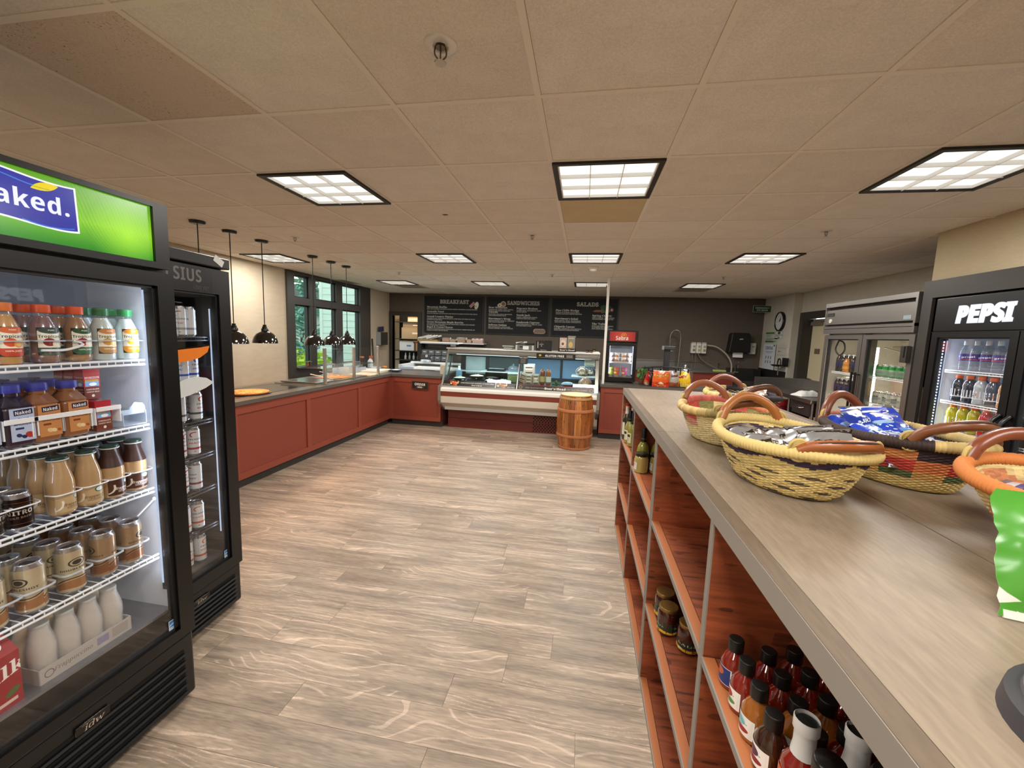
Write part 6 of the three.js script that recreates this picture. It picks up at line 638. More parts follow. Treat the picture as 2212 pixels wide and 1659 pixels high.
  const ck = wall('wall_clock', 'round black-rimmed wall clock with white dial', 'clock', -8.8, 2.04); part(ck, 'case', LA([[0.0001, 0], [0.185, 0], [0.19, 0.012], [0.185, 0.045], [0.168, 0.05], [0.163, 0.03]], 36).rotateX(Math.PI / 2), BLACK); part(ck, 'dial', new THREE.CircleGeometry(0.165, 32).translate(0, 0, 0.031), PRINT(canvas(256, 256, (x) => { x.fillStyle = '#d2d4d2'; x.fillRect(0, 0, 256, 256); for (let k = 1; k < 13; k++) text(x, String(k), 128 + 96 * Math.sin(k * 0.5236), 128 - 96 * Math.cos(k * 0.5236), 30, '#8a8f92', 'normal'); }), 0.5)); part(ck, 'hour_hand', B(0.01, 0.08, 0.003, 0, 0.035, 0.035).rotateZ(-0.9), BLACK); part(ck, 'minute_hand', B(0.007, 0.12, 0.003, 0, 0.05, 0.038).rotateZ(-0.55), BLACK);
  const sheet = (name, label, cat, z0, z1, y0, y1, tex, off = 0.001) => { const t = wall(name, label, cat, (z0 + z1) / 2, y0); part(t, 'sheet', B(z1 - z0, y1 - y0, 0.002, 0, (y1 - y0) / 2, off), PRINT(tex, 0.6)); return t; };
  const lines = (bg, ink, f) => canvas(128, 128, (x) => { x.fillStyle = bg; x.fillRect(0, 0, 128, 128); f?.(x); x.fillStyle = ink; });
  sheet('wall_notice', 'green and white safety notice beside the arrow sign', 'notice', -9.42, -9.03, 1.73, 1.84, lines('#c2c8ba', '#333', (x) => { x.fillStyle = '#4a7a3a'; x.fillRect(0, 0, 128, 44); x.fillStyle = '#70766a'; for (let k = 0; k < 5; k++) x.fillRect(8, 56 + k * 14, 108 - (k % 3) * 24, 6); })); sheet('wall_notice', 'low green and dark notice above the white posters', 'notice', -9.42, -8.86, 1.62, 1.722, lines('#b3bcae', '#333', (x) => { x.fillStyle = '#3f5a4a'; x.fillRect(0, 70, 90, 40); x.fillStyle = '#5d655c'; for (let k = 0; k < 4; k++) x.fillRect(8, 10 + k * 14, 100 - k * 16, 6); el(x, '#6a9a54', 100, 84, 16, 16); }));
  sheet('wall_notice', 'white notice with black cross arrows under the clock', 'notice', -9.0, -8.66, 1.7, 1.86, lines('#c9ccc4', '#222', (x) => { x.strokeStyle = '#4a4f48'; x.lineWidth = 4; x.strokeRect(8, 6, 112, 54); x.strokeRect(8, 66, 112, 56); x.fillStyle = '#222'; x.fillRect(56, 14, 16, 38); x.fillRect(40, 24, 48, 16); text(x, 'EYE', 44, 84, 24, '#3a3f3a'); x.beginPath(); x.moveTo(64, 120); x.lineTo(44, 98); x.lineTo(84, 98); x.fill(); }));
  sheet('wall_poster', 'white first aid poster with dark blue heading', 'poster', -9.42, -8.87, 1.03, 1.6, canvas(192, 256, (x) => { x.fillStyle = '#c6ccd2'; x.fillRect(0, 0, 192, 256); text(x, 'CINTAS', 92, 36, 40, '#27305e', 'bold', 'center', 'sans-serif', 120); el(x, '#1a1a22', 170, 12, 9, 9); x.fillStyle = '#8e949c'; x.fillRect(36, 66, 120, 6); x.fillRect(56, 78, 80, 4); for (let r = 0; r < 2; r++) for (let k = 0; k < 3; k++) { x.save(); x.translate(56 + k * 38, 122 + r * 40); x.rotate(0.4 - k * 0.2); x.fillStyle = '#3d434e'; x.fillRect(-5, -13, 10, 26); x.restore(); } x.fillStyle = '#9aa0a8'; x.fillRect(50, 236, 90, 4); }), 0.02); sheet('wall_poster', 'plain grey chart sheet beside the first aid poster', 'poster', -8.86, -8.44, 1.06, 1.6, lines('#b9b5aa', '#555', (x) => { x.fillStyle = '#8f8b82'; for (let k = 0; k < 6; k++) x.fillRect(14, 16 + k * 16, 96 - (k % 2) * 40, 2); x.fillStyle = '#6a665e'; x.fillRect(20, 30, 24, 4); x.fillRect(10, 110, 80, 3); }));
  const sw = wall('light_switch', 'white light switch plate near the side door', 'switch', -8.4, 1.42); part(sw, 'plate', RB(0.075, 0.12, 0.008, 0.003, 0, 0.06, 0.004), S(0xc9c4b8, 0.4)); part(sw, 'rocker', B(0.03, 0.06, 0.006, 0, 0.06, 0.009), S(0xd5d0c4, 0.4));
  const ew = wall('eye_wash_station', 'black wall-mounted eye wash station beside chart sheet', 'eye wash', -8.47, 1.18); part(ew, 'backplate', B(0.22, 0.16, 0.012, 0.02, 0.09, 0.006), S(0x1d1a18, 0.5)); part(ew, 'bowl', LA([[0.0001, 0.0], [0.08, 0.01], [0.12, 0.035], [0.115, 0.036]], 24).translate(-0.01, 0, 0.12), S(0x3a3836, 0.3, 0.6)); part(ew, 'nozzle_arch', TU([[-0.06, 0.03, 0.1], [-0.05, 0.12, 0.1], [0.0, 0.15, 0.1], [0.05, 0.12, 0.1], [0.06, 0.03, 0.1]], 0.012, 16, 8), S(0x26231f, 0.4)); part(ew, 'drain', CY(0.012, 0.012, 0.16, -0.01, -0.16, 0.1, 10), S(0x8a867e, 0.3, 0.7));
}
// ---------- steel prep table ----------
{
  const t = thing('prep_table', 'stainless prep table with raised splash beside the fridge', 'table', [3.1, 0, -6.32]); const x0 = -0.34, x1 = 0.36, z0 = -0.86, z1 = 0.84;
  part(t, 'top', BX(x0, x1, 0.9, 0.93, z0, z1), S(0x77746f, 0.3, 0.9)); part(t, 'end_splash', BX(x0 - 0.005, x1, 0.93, 1.07, z0 - 0.02, z0), STEEL); part(t, 'back_splash', BX(x1, x1 + 0.02, 0.93, 1.07, z0 - 0.02, z1), STEEL); part(t, 'front_edge', BX(x0 - 0.008, x0, 0.885, 0.935, z0, z1), S(0x8d8a85, 0.25, 0.9)); for (const [x, z] of [[x0 + 0.05, z0 + 0.05], [x0 + 0.05, 0.2], [x0 + 0.05, z1 - 0.05], [x1 - 0.05, z1 - 0.05]]) part(t, 'leg', CY(0.018, 0.018, 0.9, x, 0, z, 12), STEEL); const dr = part(t, 'drawer', BX(x0 + 0.02, x1 - 0.1, 0.72, 0.88, 0.35, z1 - 0.06), S(0x4a4542, 0.4, 0.6)); part(dr, 'handle', TU([[x0 + 0.015, 0.82, 0.5], [x0 - 0.015, 0.81, 0.53], [x0 - 0.015, 0.81, 0.62], [x0 + 0.015, 0.82, 0.65]], 0.006, 12, 6), CHROME); part(t, 'under_shelf', BX(x0 + 0.04, x1 - 0.02, 0.3, 0.32, z0 + 0.04, z1 - 0.04), SSD);
  const tw = thing('folded_towel', 'crumpled white towel on the steel prep table', 'towel', [2.95, 0.931, -5.98], 0.3); { const g = new THREE.PlaneGeometry(0.34, 0.2, 24, 16).rotateX(-Math.PI / 2), p = g.attributes.position; for (let i = 0; i < p.count; i++) { const x = p.getX(i), z = p.getZ(i), e = Math.max(0, 1 - (x / 0.17) ** 2) * Math.max(0, 1 - (z / 0.1) ** 2); p.setY(i, 0.004 + Math.sqrt(e) * (0.05 + 0.035 * noise(x * 22 + 3, z * 26 + 7)) ); } g.computeVertexNormals(); part(tw, 'cloth', g, S(0xdcdcd8, 0.9)); part(tw, 'under_fold', RB(0.26, 0.012, 0.15, 0.005, 0, 0.006, 0), S(0xd2d2ce, 0.9)); }
  const rb = thing('sanitizer_bucket', 'small red bucket under the steel prep table', 'bucket', [2.93, 0.66, -6.6]); part(rb, 'pail', LA([[0.0001, 0.003], [0.085, 0.003], [0.1, 0.13], [0.104, 0.132], [0.088, 0]], 22), S(0xa81f22, 0.4)); part(rb, 'handle', TU([[-0.1, 0.12, 0], [-0.07, 0.05, 0.09], [0.07, 0.05, 0.09], [0.1, 0.12, 0]], 0.004, 14, 6), STEEL); single('under_shelf_rack', 'dark storage crate carrying the red bucket', 'crate', BX(-0.2, 0.25, 0.0, 0.335, -0.2, 0.2), S(0x1c1a19, 0.6), [2.97, 0.322, -6.6]);
}

// ---------- woven baskets on the island ----------
const rgb = (h) => [(h >> 16) & 255, (h >> 8) & 255, h & 255];
const weaveTex = (NS, rows, f) => { const t = pixels(NS, rows, (x, y) => { const c = rgb(f(x, y)), k = 0.9 + 0.2 * hash(x * 3 + 1, y * 7 + 2); return c.map((v) => v * k); }); t.magFilter = THREE.NearestFilter; return t; };
function basket(label, p, ry, o) {
  const t = thing('woven_basket', label, 'basket', p, ry, 'woven straw baskets on the island'), { ax, az, bx, bz, h, NS = 72, rows = 32 } = o;
  const at = (u, v, off = 0) => { const k = Math.pow(v, 0.72), sx = bx + (ax - bx) * k + off, sz = bz + (az - bz) * k + off, lift = 0.014 * Math.sin(u) ** 2 * v; return V(sx * Math.cos(u), v * h + lift, sz * Math.sin(u)); };
  const skin = (nu, nv, off, amp, inside) => {
    const pos = [], uv = [], idx = [];
    for (let j = 0; j <= nv; j++) for (let i = 0; i <= nu; i++) { const u = (i / nu) * Math.PI * 2, v = j / nv, r = v * rows, s = (i / nu) * NS, d = amp * Math.pow(Math.abs(Math.sin(Math.PI * r)), 0.7) * (0.35 + 0.65 * Math.cos(Math.PI * (s + Math.floor(r)))); const q = at(u, v, off + d); pos.push(q.x, q.y + 0.004, q.z); uv.push(i / nu, v * 0.998 + 0.001); }
    for (let j = 0; j < nv; j++) for (let i = 0; i < nu; i++) { const a = j * (nu + 1) + i, b = a + 1, c = a + nu + 1, e = c + 1; inside ? idx.push(a, b, e, a, e, c) : idx.push(b, a, c, b, c, e); }
    const g = new THREE.BufferGeometry(); g.setAttribute('position', new THREE.Float32BufferAttribute(pos, 3)); g.setAttribute('uv', new THREE.Float32BufferAttribute(uv, 2)); g.setIndex(idx); g.computeVertexNormals(); return g;
  };
  const tex = weaveTex(NS, rows, o.pattern), m = S(0xffffff, 0.75, 0, { map: tex });
  part(t, 'woven_wall', skin(NS * 4, rows * 3, 0, 0.0024, false), m); part(t, 'inner_wall', skin(NS * 2, rows * 2, -0.007, -0.0016, true), m);
  part(t, 'base', new THREE.CircleGeometry(1, 40).rotateX(-Math.PI / 2).scale(bx + 0.004, 1, bz + 0.004).translate(0, 0.004, 0), S(0xcbb377, 0.8));
  { // coiled rim
    const pts = []; for (let k = 0; k < 48; k++) { const q = at((k / 48) * Math.PI * 2, 1); pts.push([q.x, q.y + 0.004, q.z]); }
    const N = 360, R = 12, g = TU(pts, 0.0155, N, R, true), P0 = g.attributes.position, n = g.attributes.normal; for (let j = 0; j <= N; j++) for (let i = 0; i <= R; i++) { const k = j * (R + 1) + i, d = 0.0016 * Math.sin((j / N) * Math.PI * 2 * 140 + (i / R) * Math.PI * 2); P0.setXYZ(k, P0.getX(k) + n.getX(k) * d, P0.getY(k) + n.getY(k) * d, P0.getZ(k) + n.getZ(k) * d); } g.computeVertexNormals();
    part(t, 'coiled_rim', g, typeof o.rim === 'number' ? S(o.rim, 0.7) : S(0xffffff, 0.7, 0, { map: weaveTex(64, 2, (x) => o.rim(x / 64)) }));
  }
  for (const [c, half, hh, lean, col] of o.handles) {
    const a = at(c - half, 1), b = at(c + half, 1), mid = at(c, 1), out = V(Math.cos(c), 0, Math.sin(c)), pt = (s) => { const w = Math.sin(Math.PI * s); return [a.x + (b.x - a.x) * s + out.x * lean * w + (mid.x - (a.x + b.x) / 2) * w * 0.6, h + 0.022 + hh * Math.pow(w, 0.6), a.z + (b.z - a.z) * s + out.z * lean * w + (mid.z - (a.z + b.z) / 2) * w * 0.6]; };
    const pts = [...Array(13).keys()].map((k) => pt(k / 12)), gt = TU(pts, 0.0145, 60, 12), q = gt.attributes.position, nn = gt.attributes.normal; for (let k = 0; k < q.count; k++) { const d = 0.0012 * (noise(k * 0.31, 3) - 0.5); q.setXYZ(k, q.getX(k) + nn.getX(k) * d, q.getY(k) + nn.getY(k) * d, q.getZ(k) + nn.getZ(k) * d); }
    const hd = part(t, 'leather_handle', gt, S(col, 0.38, 0, { clearcoat: 0.35, clearcoatRoughness: 0.3 })); part(hd, 'seam', TU(pts.map(([x, y, z]) => [x + out.x * 0.0105, y + 0.0105, z + out.z * 0.0105]), 0.0028, 50, 6), S(0x3a2014, 0.6));
    for (const e of [a, b]) part(hd, 'straw_loop', M([0, 1, 2, 3].map((k) => new THREE.TorusGeometry(0.02, 0.0045, 6, 16).rotateY(Math.atan2(e.x, e.z)).translate(e.x, e.y + 0.006 + k * 0.004, e.z))), S(0xc9ae6a, 0.7));
  }
  t.updateMatrixWorld(); return t;
}
const STRAW = 0xd9c07c, PURP = 0x3c2c42, N2 = Math.PI / 2;
const bA = basket('pale straw basket with dark purple zigzag holding silver pouches', [0.6, 1.2, -1.3], 0.06, { ax: 0.172, az: 0.245, bx: 0.115, bz: 0.165, h: 0.122, pattern: (x, y) => { const k = 31 - y, z = Math.abs(((x + 3) % 12) - 6); if (k > 3 && k < 12 && ((k - z * 0.9 + 16) % 16) < 4.5) return PURP; if (k > 12 && (k % 5) < 2 && (x + k) % 7 < 3) return 0x5a4a3e; return (x + y) % 5 ? STRAW : 0xe6d093; }, rim: STRAW, handles: [[-N2 - 0.12, 0.62, 0.075, 0.0, 0xa8662e], [N2 - 0.1, 0.6, 0.028, 0.03, 0x9a5526]] });
const bB = basket('pink and green striped straw basket, nearly empty', [0.59, 1.2, -1.795], 0, { ax: 0.168, az: 0.222, bx: 0.115, bz: 0.15, h: 0.122, pattern: (x, y) => { const k = 31 - y, s = Math.floor(x / 5) % 3; if (k < 16 && s === 0) return k < 9 ? 0xc0504a : 0xc98a72; if (k < 14 && s === 1) return 0x8a8a54; return 0xd8c592; }, rim: (u) => (u < 0.12 || u > 0.9 ? 0xc97a55 : u < 0.35 ? 0x9a8a52 : u < 0.6 ? 0xcdb072 : 0xc0605a), handles: [[-N2 - 0.25, 0.66, 0.07, 0.0, 0x8f5433], [N2 - 0.15, 0.66, 0.045, 0.02, 0x7f4a26]] });
const bC = basket('red and black banded basket piled with blue wrapped bars', [0.98, 1.2, -1.45], 0.1, { ax: 0.158, az: 0.232, bx: 0.115, bz: 0.165, h: 0.13, pattern: (x, y) => { const k = 31 - y, s = Math.floor(x / 5) % 2; if (k < 5) return 0x2c2022; if (k < 11) return s ? 0xc07a44 : 0x33242a; if (k < 19) return s ? 0xb23a30 : 0xc4703e; if (k < 24) return s ? 0x55603a : 0xc79a58; return 0xcfb676; }, rim: (u) => (u > 0.3 && u < 0.62 ? 0x3a2a26 : u > 0.62 && u < 0.78 ? 0xb8604a : 0xc8ae70), handles: [[-N2 - 0.2, 0.55, 0.075, 0, 0x7d4228], [N2 + 0.06, 0.66, 0.06, 0.035, 0x7d4a2a]] });
const bD = basket('orange-rimmed basket holding navy and white striped wrappers', [1.005, 1.2, -0.9], 0.1, { ax: 0.2, az: 0.23, bx: 0.105, bz: 0.13, h: 0.13, pattern: (x, y) => { const s = Math.floor((x + y * 0.4) / 4) % 2; return y > 27 ? 0xd2bd82 : s ? 0xc07a50 : 0xcfb67e; }, rim: 0xcf7d3c, handles: [[-N2 + 0.1, 0.6, 0.062, 0, 0x7f3f22]] });
const bE = basket('dark-rimmed basket of wrapped nut snacks furthest along the island', [0.905, 1.2, -2.53], 0.05, { ax: 0.178, az: 0.23, bx: 0.115, bz: 0.15, h: 0.1, rows: 26, pattern: (x, y) => ((x + y) % 3 ? 0x3a3136 : 0xbfa76c), rim: (u) => (u > 0.4 && u < 0.75 ? 0xc8b070 : 0x37303a), handles: [[-N2 - 0.15, 0.66, 0.07, 0, 0x8a5240], [N2 - 0.2, 0.62, 0.055, 0.01, 0x6a3c22]] });
// packets lying in the baskets
{
  const silverTex = canvas(160, 192, (x) => { x.fillStyle = '#a9abad'; x.fillRect(0, 0, 160, 192); x.fillStyle = '#2c2522'; x.fillRect(0, 0, 160, 24); for (let k = 0; k < 8; k++) el(x, '#d9d6d0', 14 + k * 19, 12, 3, 2); x.fillStyle = '#43352c'; roundRect(x, 22, 84, 116, 66, 8); x.fill(); x.strokeStyle = '#d9d2c6'; x.lineWidth = 3; x.strokeRect(60, 92, 68, 30); text(x, 'PAUL\'S', 94, 108, 22, '#e8e2d6', 'bold', 'center', 'sans-serif', 62); el(x, '#d8c9b0', 40, 112, 14, 10); el(x, '#d8c9b0', 112, 140, 18, 9); x.fillStyle = '#4a7a4a'; x.fillRect(26, 140, 40, 6); });
  const SIL = S(0xffffff, 0.2, 0.55, { map: silverTex });
  const packet = (name, label, cat, group, host, w, h, d, m, list) => { const g = pillowBag(w, h, d, 8, 10, 0.005).translate(0, -h / 2, 0); list.forEach(([x, y, z, rx, ry, rz], k) => { const q = host.localToWorld(V(x, y, z)), o = thing(name, label, cat, q.toArray(), 0, group); o.rotation.set(rx, ry, rz, 'YXZ'); part(o, 'wrapper', g, Array.isArray(m) ? m[k % m.length] : m); for (const s of [-1, 1]) part(o, 'seam', B(w * 0.96, 0.009, 0.002, 0, s * (h / 2 - 0.003), 0), S(0x6a6460, 0.4)); }); };
  packet('snack_pouch', 'clear silver snack pouch with dark header in the straw basket', 'pouch', 'silver pouches in the straw basket', bA, 0.12, 0.13, 0.045, SIL, [[-0.045, 0.105, -0.1, -1.2, 0.5, 0.1], [0.05, 0.11, -0.06, -1.2, -0.2, 0.3], [-0.05, 0.105, 0.03, -1.2, 0.4, -0.2], [0.05, 0.13, 0.04, -1.0, -0.5, 0.3], [0.04, 0.13, 0.11, -0.9, -0.7, 0.3], [-0.03, 0.1, 0.11, -1.3, 0.2, 0], [0.0, 0.1, -0.03, -1.35, 1.2, 0]]);
  const blueTex = canvas(160, 192, (x) => { x.fillStyle = '#1c46c8'; x.fillRect(0, 0, 160, 192); x.fillStyle = '#dfe6f4'; x.fillRect(0, 0, 60, 34); x.save(); x.translate(80, 110); x.rotate(-0.5); x.fillStyle = '#9cc4e8'; x.fillRect(-50, -14, 100, 30); x.restore(); text(x, '2', 120, 60, 48, '#f4f7ff', 'bold italic'); x.fillStyle = '#e8eefa'; x.fillRect(0, 170, 160, 22); for (let k = 0; k < 6; k++) el(x, '#f4f7ff', 20 + k * 22, 140 + (k % 2) * 10, 7, 4); });
  const blueTex2 = canvas(160, 192, (x) => { x.fillStyle = '#16389c'; x.fillRect(0, 0, 160, 192); x.fillStyle = '#c9d6ee'; x.fillRect(96, 10, 56, 30); text(x, 'BARS', 70, 100, 34, '#eef3fc', 'bold'); el(x, '#5c96d8', 60, 140, 40, 18); });
  const bm = [bagMat(blueTex), bagMat(blueTex2)], L2 = []; for (let r = 0; r < 5; r++) for (let k = 0; k < 3; k++) L2.push([-0.065 + k * 0.06 + (r % 2) * 0.01, 0.115 + 0.02 * Math.sin(k + r) + (r < 2 ? 0.02 : 0), -0.12 + r * 0.056, -1.1 + 0.2 * Math.sin(r * 2 + k), 0.3 * Math.sin(k * 3 + r), 0.25 * Math.sin(r * 1.7 + k * 2)]);
  packet('wrapped_bar', 'shiny blue wrapped bar piled in the red banded basket', 'snack', 'blue bars in the red banded basket', bC, 0.09, 0.11, 0.03, bm, L2); packet('bar_sleeve', 'flat wide blue sleeve lying on top of the blue bars', 'snack', undefined, bC, 0.2, 0.09, 0.02, bm[0], [[0.01, 0.165, -0.11, -0.8, 0.2, 0.05]]);
  const navyTex = canvas(128, 160, (x) => { x.fillStyle = '#202a86'; x.fillRect(0, 0, 128, 160); x.fillStyle = '#d5d9e6'; for (let k = 0; k < 4; k++) x.fillRect(0, 14 + k * 40, 128, 15); text(x, 'JERKY', 64, 80, 24, '#e6e9f2', 'bold'); }); packet('striped_wrapper', 'navy and white striped wrapper in the orange-rimmed basket', 'snack', 'striped wrappers in the orange-rimmed basket', bD, 0.1, 0.13, 0.03, bagMat(navyTex), [[-0.085, 0.11, -0.06, -1.35, 0.5, 0.1], [-0.03, 0.115, 0.0, -1.35, 0.9, -0.1], [-0.08, 0.11, 0.05, -1.35, 0.3, 0.1], [0.03, 0.12, 0.05, -1.3, 0.2, 0.2], [0.02, 0.11, -0.08, -1.35, -0.3, 0], [0.08, 0.115, 0.0, -1.3, 1.3, 0]]);
  const nutTex = canvas(128, 128, (x) => { x.fillStyle = '#b39c88'; x.fillRect(0, 0, 128, 128); for (let k = 0; k < 30; k++) el(x, ['#8a6a54', '#d9cbb8', '#5c4a42', '#c9b09a'][k % 4], hash(k, 1) * 128, hash(k, 2) * 128, 10, 7, k); }); packet('nut_pouch', 'clear pouch of mixed nuts in the dark-rimmed basket', 'pouch', 'nut pouches in the dark-rimmed basket', bE, 0.12, 0.12, 0.05, bagMat(nutTex), [[-0.06, 0.085, -0.08, -1.2, 0.3, 0], [0.05, 0.1, 0.02, -1.1, -0.4, 0.3], [0.06, 0.11, 0.1, -0.9, 0.6, -0.2], [-0.05, 0.09, 0.08, -1.2, 1, 0.1], [0.1, 0.11, -0.06, -0.8, -0.8, 0.4]]);
  packet('white_pouch', 'single white pouch lying in the pink striped basket', 'pouch', undefined, bB, 0.1, 0.14, 0.025, S(0xdcdad4, 0.3), [[0.03, 0.06, 0.03, -1.4, 0.4, 0.05]]);
  // green snack bag and grey base at the near end
  const grTex = canvas(256, 320, (x) => { x.fillStyle = '#4f9c34'; x.fillRect(0, 0, 256, 320); x.fillStyle = '#e8e6de'; x.beginPath(); x.moveTo(256, 150); x.bezierCurveTo(200, 190, 170, 260, 190, 320); x.lineTo(256, 320); x.fill(); x.beginPath(); x.moveTo(0, 250); x.lineTo(30, 276); x.lineTo(0, 290); x.fill(); x.strokeStyle = '#dfe8d6'; x.lineWidth = 12; x.beginPath(); x.moveTo(150, 20); x.lineTo(120, 90); x.quadraticCurveTo(130, 120, 150, 90); x.lineTo(180, 20); x.stroke(); text(x, 'BEST BY', 110, 150, 20, '#2c5a20', 'bold'); x.strokeStyle = '#21461a'; x.lineWidth = 3; x.strokeRect(46, 214, 76, 60); text(x, '380', 84, 230, 28, '#1d3a16'); text(x, 'CALORIES', 84, 250, 14, '#1d3a16'); text(x, 'PER PKG', 84, 264, 13, '#1d3a16'); x.save(); x.translate(214, 270); x.rotate(-1.2); text(x, 'Nutrition', 0, 0, 22, '#23211e', 'bold italic', 'center', 'serif'); x.restore(); });
  const gb = thing('snack_bag', 'green and white snack bag leaning on the orange-rimmed basket', 'snack bag', [0.642, 1.204, -0.695]); gb.rotation.set(-0.35, -0.25, 0, 'YXZ'); part(gb, 'bag', pillowBag(0.17, 0.19, 0.05, 12, 14, 0.004).translate(0.085, 0, 0), bagMat(grTex)); part(gb, 'bottom_seam', B(0.165, 0.012, 0.003, 0.085, 0.004, 0), S(0xdfe2d8, 0.4));
  const dv = thing('grey_base', 'dark grey rounded device base at the island edge', 'device', [0.578, 1.2, -0.475], 0.5); part(dv, 'rim', new THREE.CylinderGeometry(0.1, 0.104, 0.022, 40).scale(1.1, 1, 0.9).translate(0, 0.011, 0), S(0x36343a, 0.5)); part(dv, 'pad', new THREE.CylinderGeometry(0.088, 0.09, 0.006, 40).scale(1.1, 1, 0.9).translate(0.008, 0.024, 0), S(0x5a575c, 0.55)); part(dv, 'column', CY(0.03, 0.034, 0.06, 0.05, 0.026, 0.0, 24), S(0x36343a, 0.5));
}
// ---------- jars and bottles on the island shelves ----------
{
  const hot = (c, a, b) => canvas(128, 160, (x) => { x.fillStyle = c; x.fillRect(0, 0, 128, 160); x.strokeStyle = '#f4f0e8'; x.lineWidth = 5; x.strokeRect(3, 3, 122, 154); a && el(x, a, 60, 60, 30, 38, 0.4); b && el(x, b, 74, 116, 34, 22, -0.3); x.strokeStyle = '#2a4a2a'; x.lineWidth = 4; x.beginPath(); x.moveTo(30, 30); x.bezierCurveTo(70, 10, 60, 80, 100, 60); x.stroke(); });
  const prof = [[0.0001, 0], [0.025, 0], [0.0285, 0.005], [0.029, 0.05], [0.028, 0.062], [0.021, 0.078], [0.0115, 0.09], [0.0105, 0.096]];
  const mk = (label, liquid, tex) => bottle('hot_sauce_bottle', label, 'bottle', { profile: prof, mat: S(liquid, 0.1, 0, { clearcoat: 1, clearcoatRoughness: 0.03 }), cap: [0.0165, 0.092, 0.028, S(0x121110, 0.4)], wrap: [0.0294, 0.012, 0.042, 2.2, PRINT(tex, 0.4)] });
  const HS = [mk('red hot sauce bottle with navy and orange label', 0x7a1e10, hot('#1f3472', '#d2542c', null)), mk('red hot sauce bottle with white chilli label', 0x7c1c12, hot('#e9e4dc', '#b5262a', '#5a8a4a')), mk('amber hot sauce bottle with turquoise and red label', 0x96561c, hot('#e6e2da', '#7fc0c8', '#9c2a2c')), mk('dark brown sauce bottle with white and purple label', 0x30190f, hot('#ece8e2', '#5a2a4a', '#8c2a34'))];
  const front = Math.PI * 1.5, place = (pr, x, z) => { if (!used.has(pr)) { used.add(pr); delete pr.userData.proto; pr.position.set(x, 0.794, z); pr.rotation.y = front; pr.userData.group = 'small hot sauce bottles on the shelf'; } else dup(pr, [x, 0.794, z], front + rr(-0.2, 0.2), undefined, 'small hot sauce bottles on the shelf'); };
  [-0.962, -0.897, -0.832, -0.768].forEach((z, k) => { for (let r = 0; r < 5; r++) place(HS[r === 0 ? k : (k === 2 && r < 3 ? 2 : (k + r) % 2)], 0.388 + r * 0.06, z + (r % 2) * 0.02 + r * 0.004); });
  const tall = bottle('hot_sauce_bottle', 'tall red sauce bottle with white shrink neck and orange label', 'bottle', { profile: [[0.0001, 0], [0.027, 0], [0.031, 0.006], [0.0315, 0.09], [0.028, 0.105], [0.017, 0.122], [0.015, 0.13]], mat: S(0x7c1a10, 0.1, 0, { clearcoat: 1, clearcoatRoughness: 0.03 }), neck: [[[0.019, 0.122], [0.0165, 0.14], [0.0165, 0.165], [0.0195, 0.168], [0.0195, 0.186], [0.018, 0.188]], S(0xd9d8d6, 0.4)], cap: [0.0155, 0.17, 0.014, S(0x171614, 0.5)], wrap: [0.0319, 0.012, 0.078, 2.6, PRINT(canvas(128, 160, (x) => { x.fillStyle = '#d2541c'; x.fillRect(0, 0, 128, 160); el(x, '#f0a83c', 40, 120, 30, 26); text(x, 'MEGA', 64, 40, 36, '#5a1a0c', 'bold'); text(x, 'HOT', 64, 72, 30, '#5a1a0c', 'bold'); text(x, 'mango', 70, 104, 20, '#f8dcae', 'bold italic'); }), 0.4)] });
  const pt = (pr, x, z, g) => { if (!used.has(pr)) { used.add(pr); delete pr.userData.proto; pr.position.set(x, 0.794, z); pr.rotation.y = front; pr.userData.group = g; } else dup(pr, [x, 0.794, z], front, undefined, g); };
  for (let r = 0; r < 4; r++) pt(tall, 0.4 + r * 0.075, -0.692 + r * 0.006, 'tall white-necked sauce bottles');
  const blk = bottle('hot_sauce_bottle', 'tall sauce bottle with long black shrink cap and red label', 'bottle', { profile: [[0.0001, 0], [0.027, 0], [0.03, 0.006], [0.0305, 0.09], [0.026, 0.104], [0.019, 0.112]], mat: S(0x7c1a10, 0.1, 0, { clearcoat: 1, clearcoatRoughness: 0.03 }), neck: [[[0.0245, 0.106], [0.0225, 0.12], [0.0225, 0.186], [0.02, 0.192], [0.0001, 0.193]], S(0x141312, 0.3)], wrap: [0.0309, 0.014, 0.07, 2.6, PRINT(hot('#b5303a', '#e0a83c', '#d86a2c'), 0.4)] });
  for (let q = 0; q < 2; q++) for (let r = 0; r < 4; r++) pt(blk, 0.395 + r * 0.075, -0.617 + q * 0.075 + r * 0.006, 'black-capped sauce bottles');
  const salTex = canvas(256, 96, (x) => { x.fillStyle = '#1f3a2c'; x.fillRect(0, 0, 256, 96); x.fillStyle = '#e0b02c'; x.beginPath(); x.moveTo(0, 60); x.bezierCurveTo(60, 90, 90, 60, 128, 78); x.bezierCurveTo(180, 96, 210, 60, 256, 66); x.lineTo(256, 96); x.lineTo(0, 96); x.fill(); for (const o of [40, 168]) { text(x, 'SALSA', o + 20, 36, 26, '#cfd8c6', 'bold', 'center', 'serif'); el(x, '#e8d8b0', o - 14, 80, 12, 8); el(x, '#6a3a4a', o + 40, 84, 8, 6); } });
  const sal = bottle('salsa_jar', 'red salsa jar with gold lid and green-yellow label', 'jar', { profile: [[0.0001, 0], [0.036, 0], [0.042, 0.006], [0.043, 0.08], [0.04, 0.092], [0.034, 0.1]], mat: S(0x3c120c, 0.08, 0, { clearcoat: 1, clearcoatRoughness: 0.03 }), cap: [0.038, 0.098, 0.016, S(0x9a7c48, 0.3, 0.7)], wrap: [0.0434, 0.012, 0.045, 6.28, PRINT(salTex, 0.4)] });
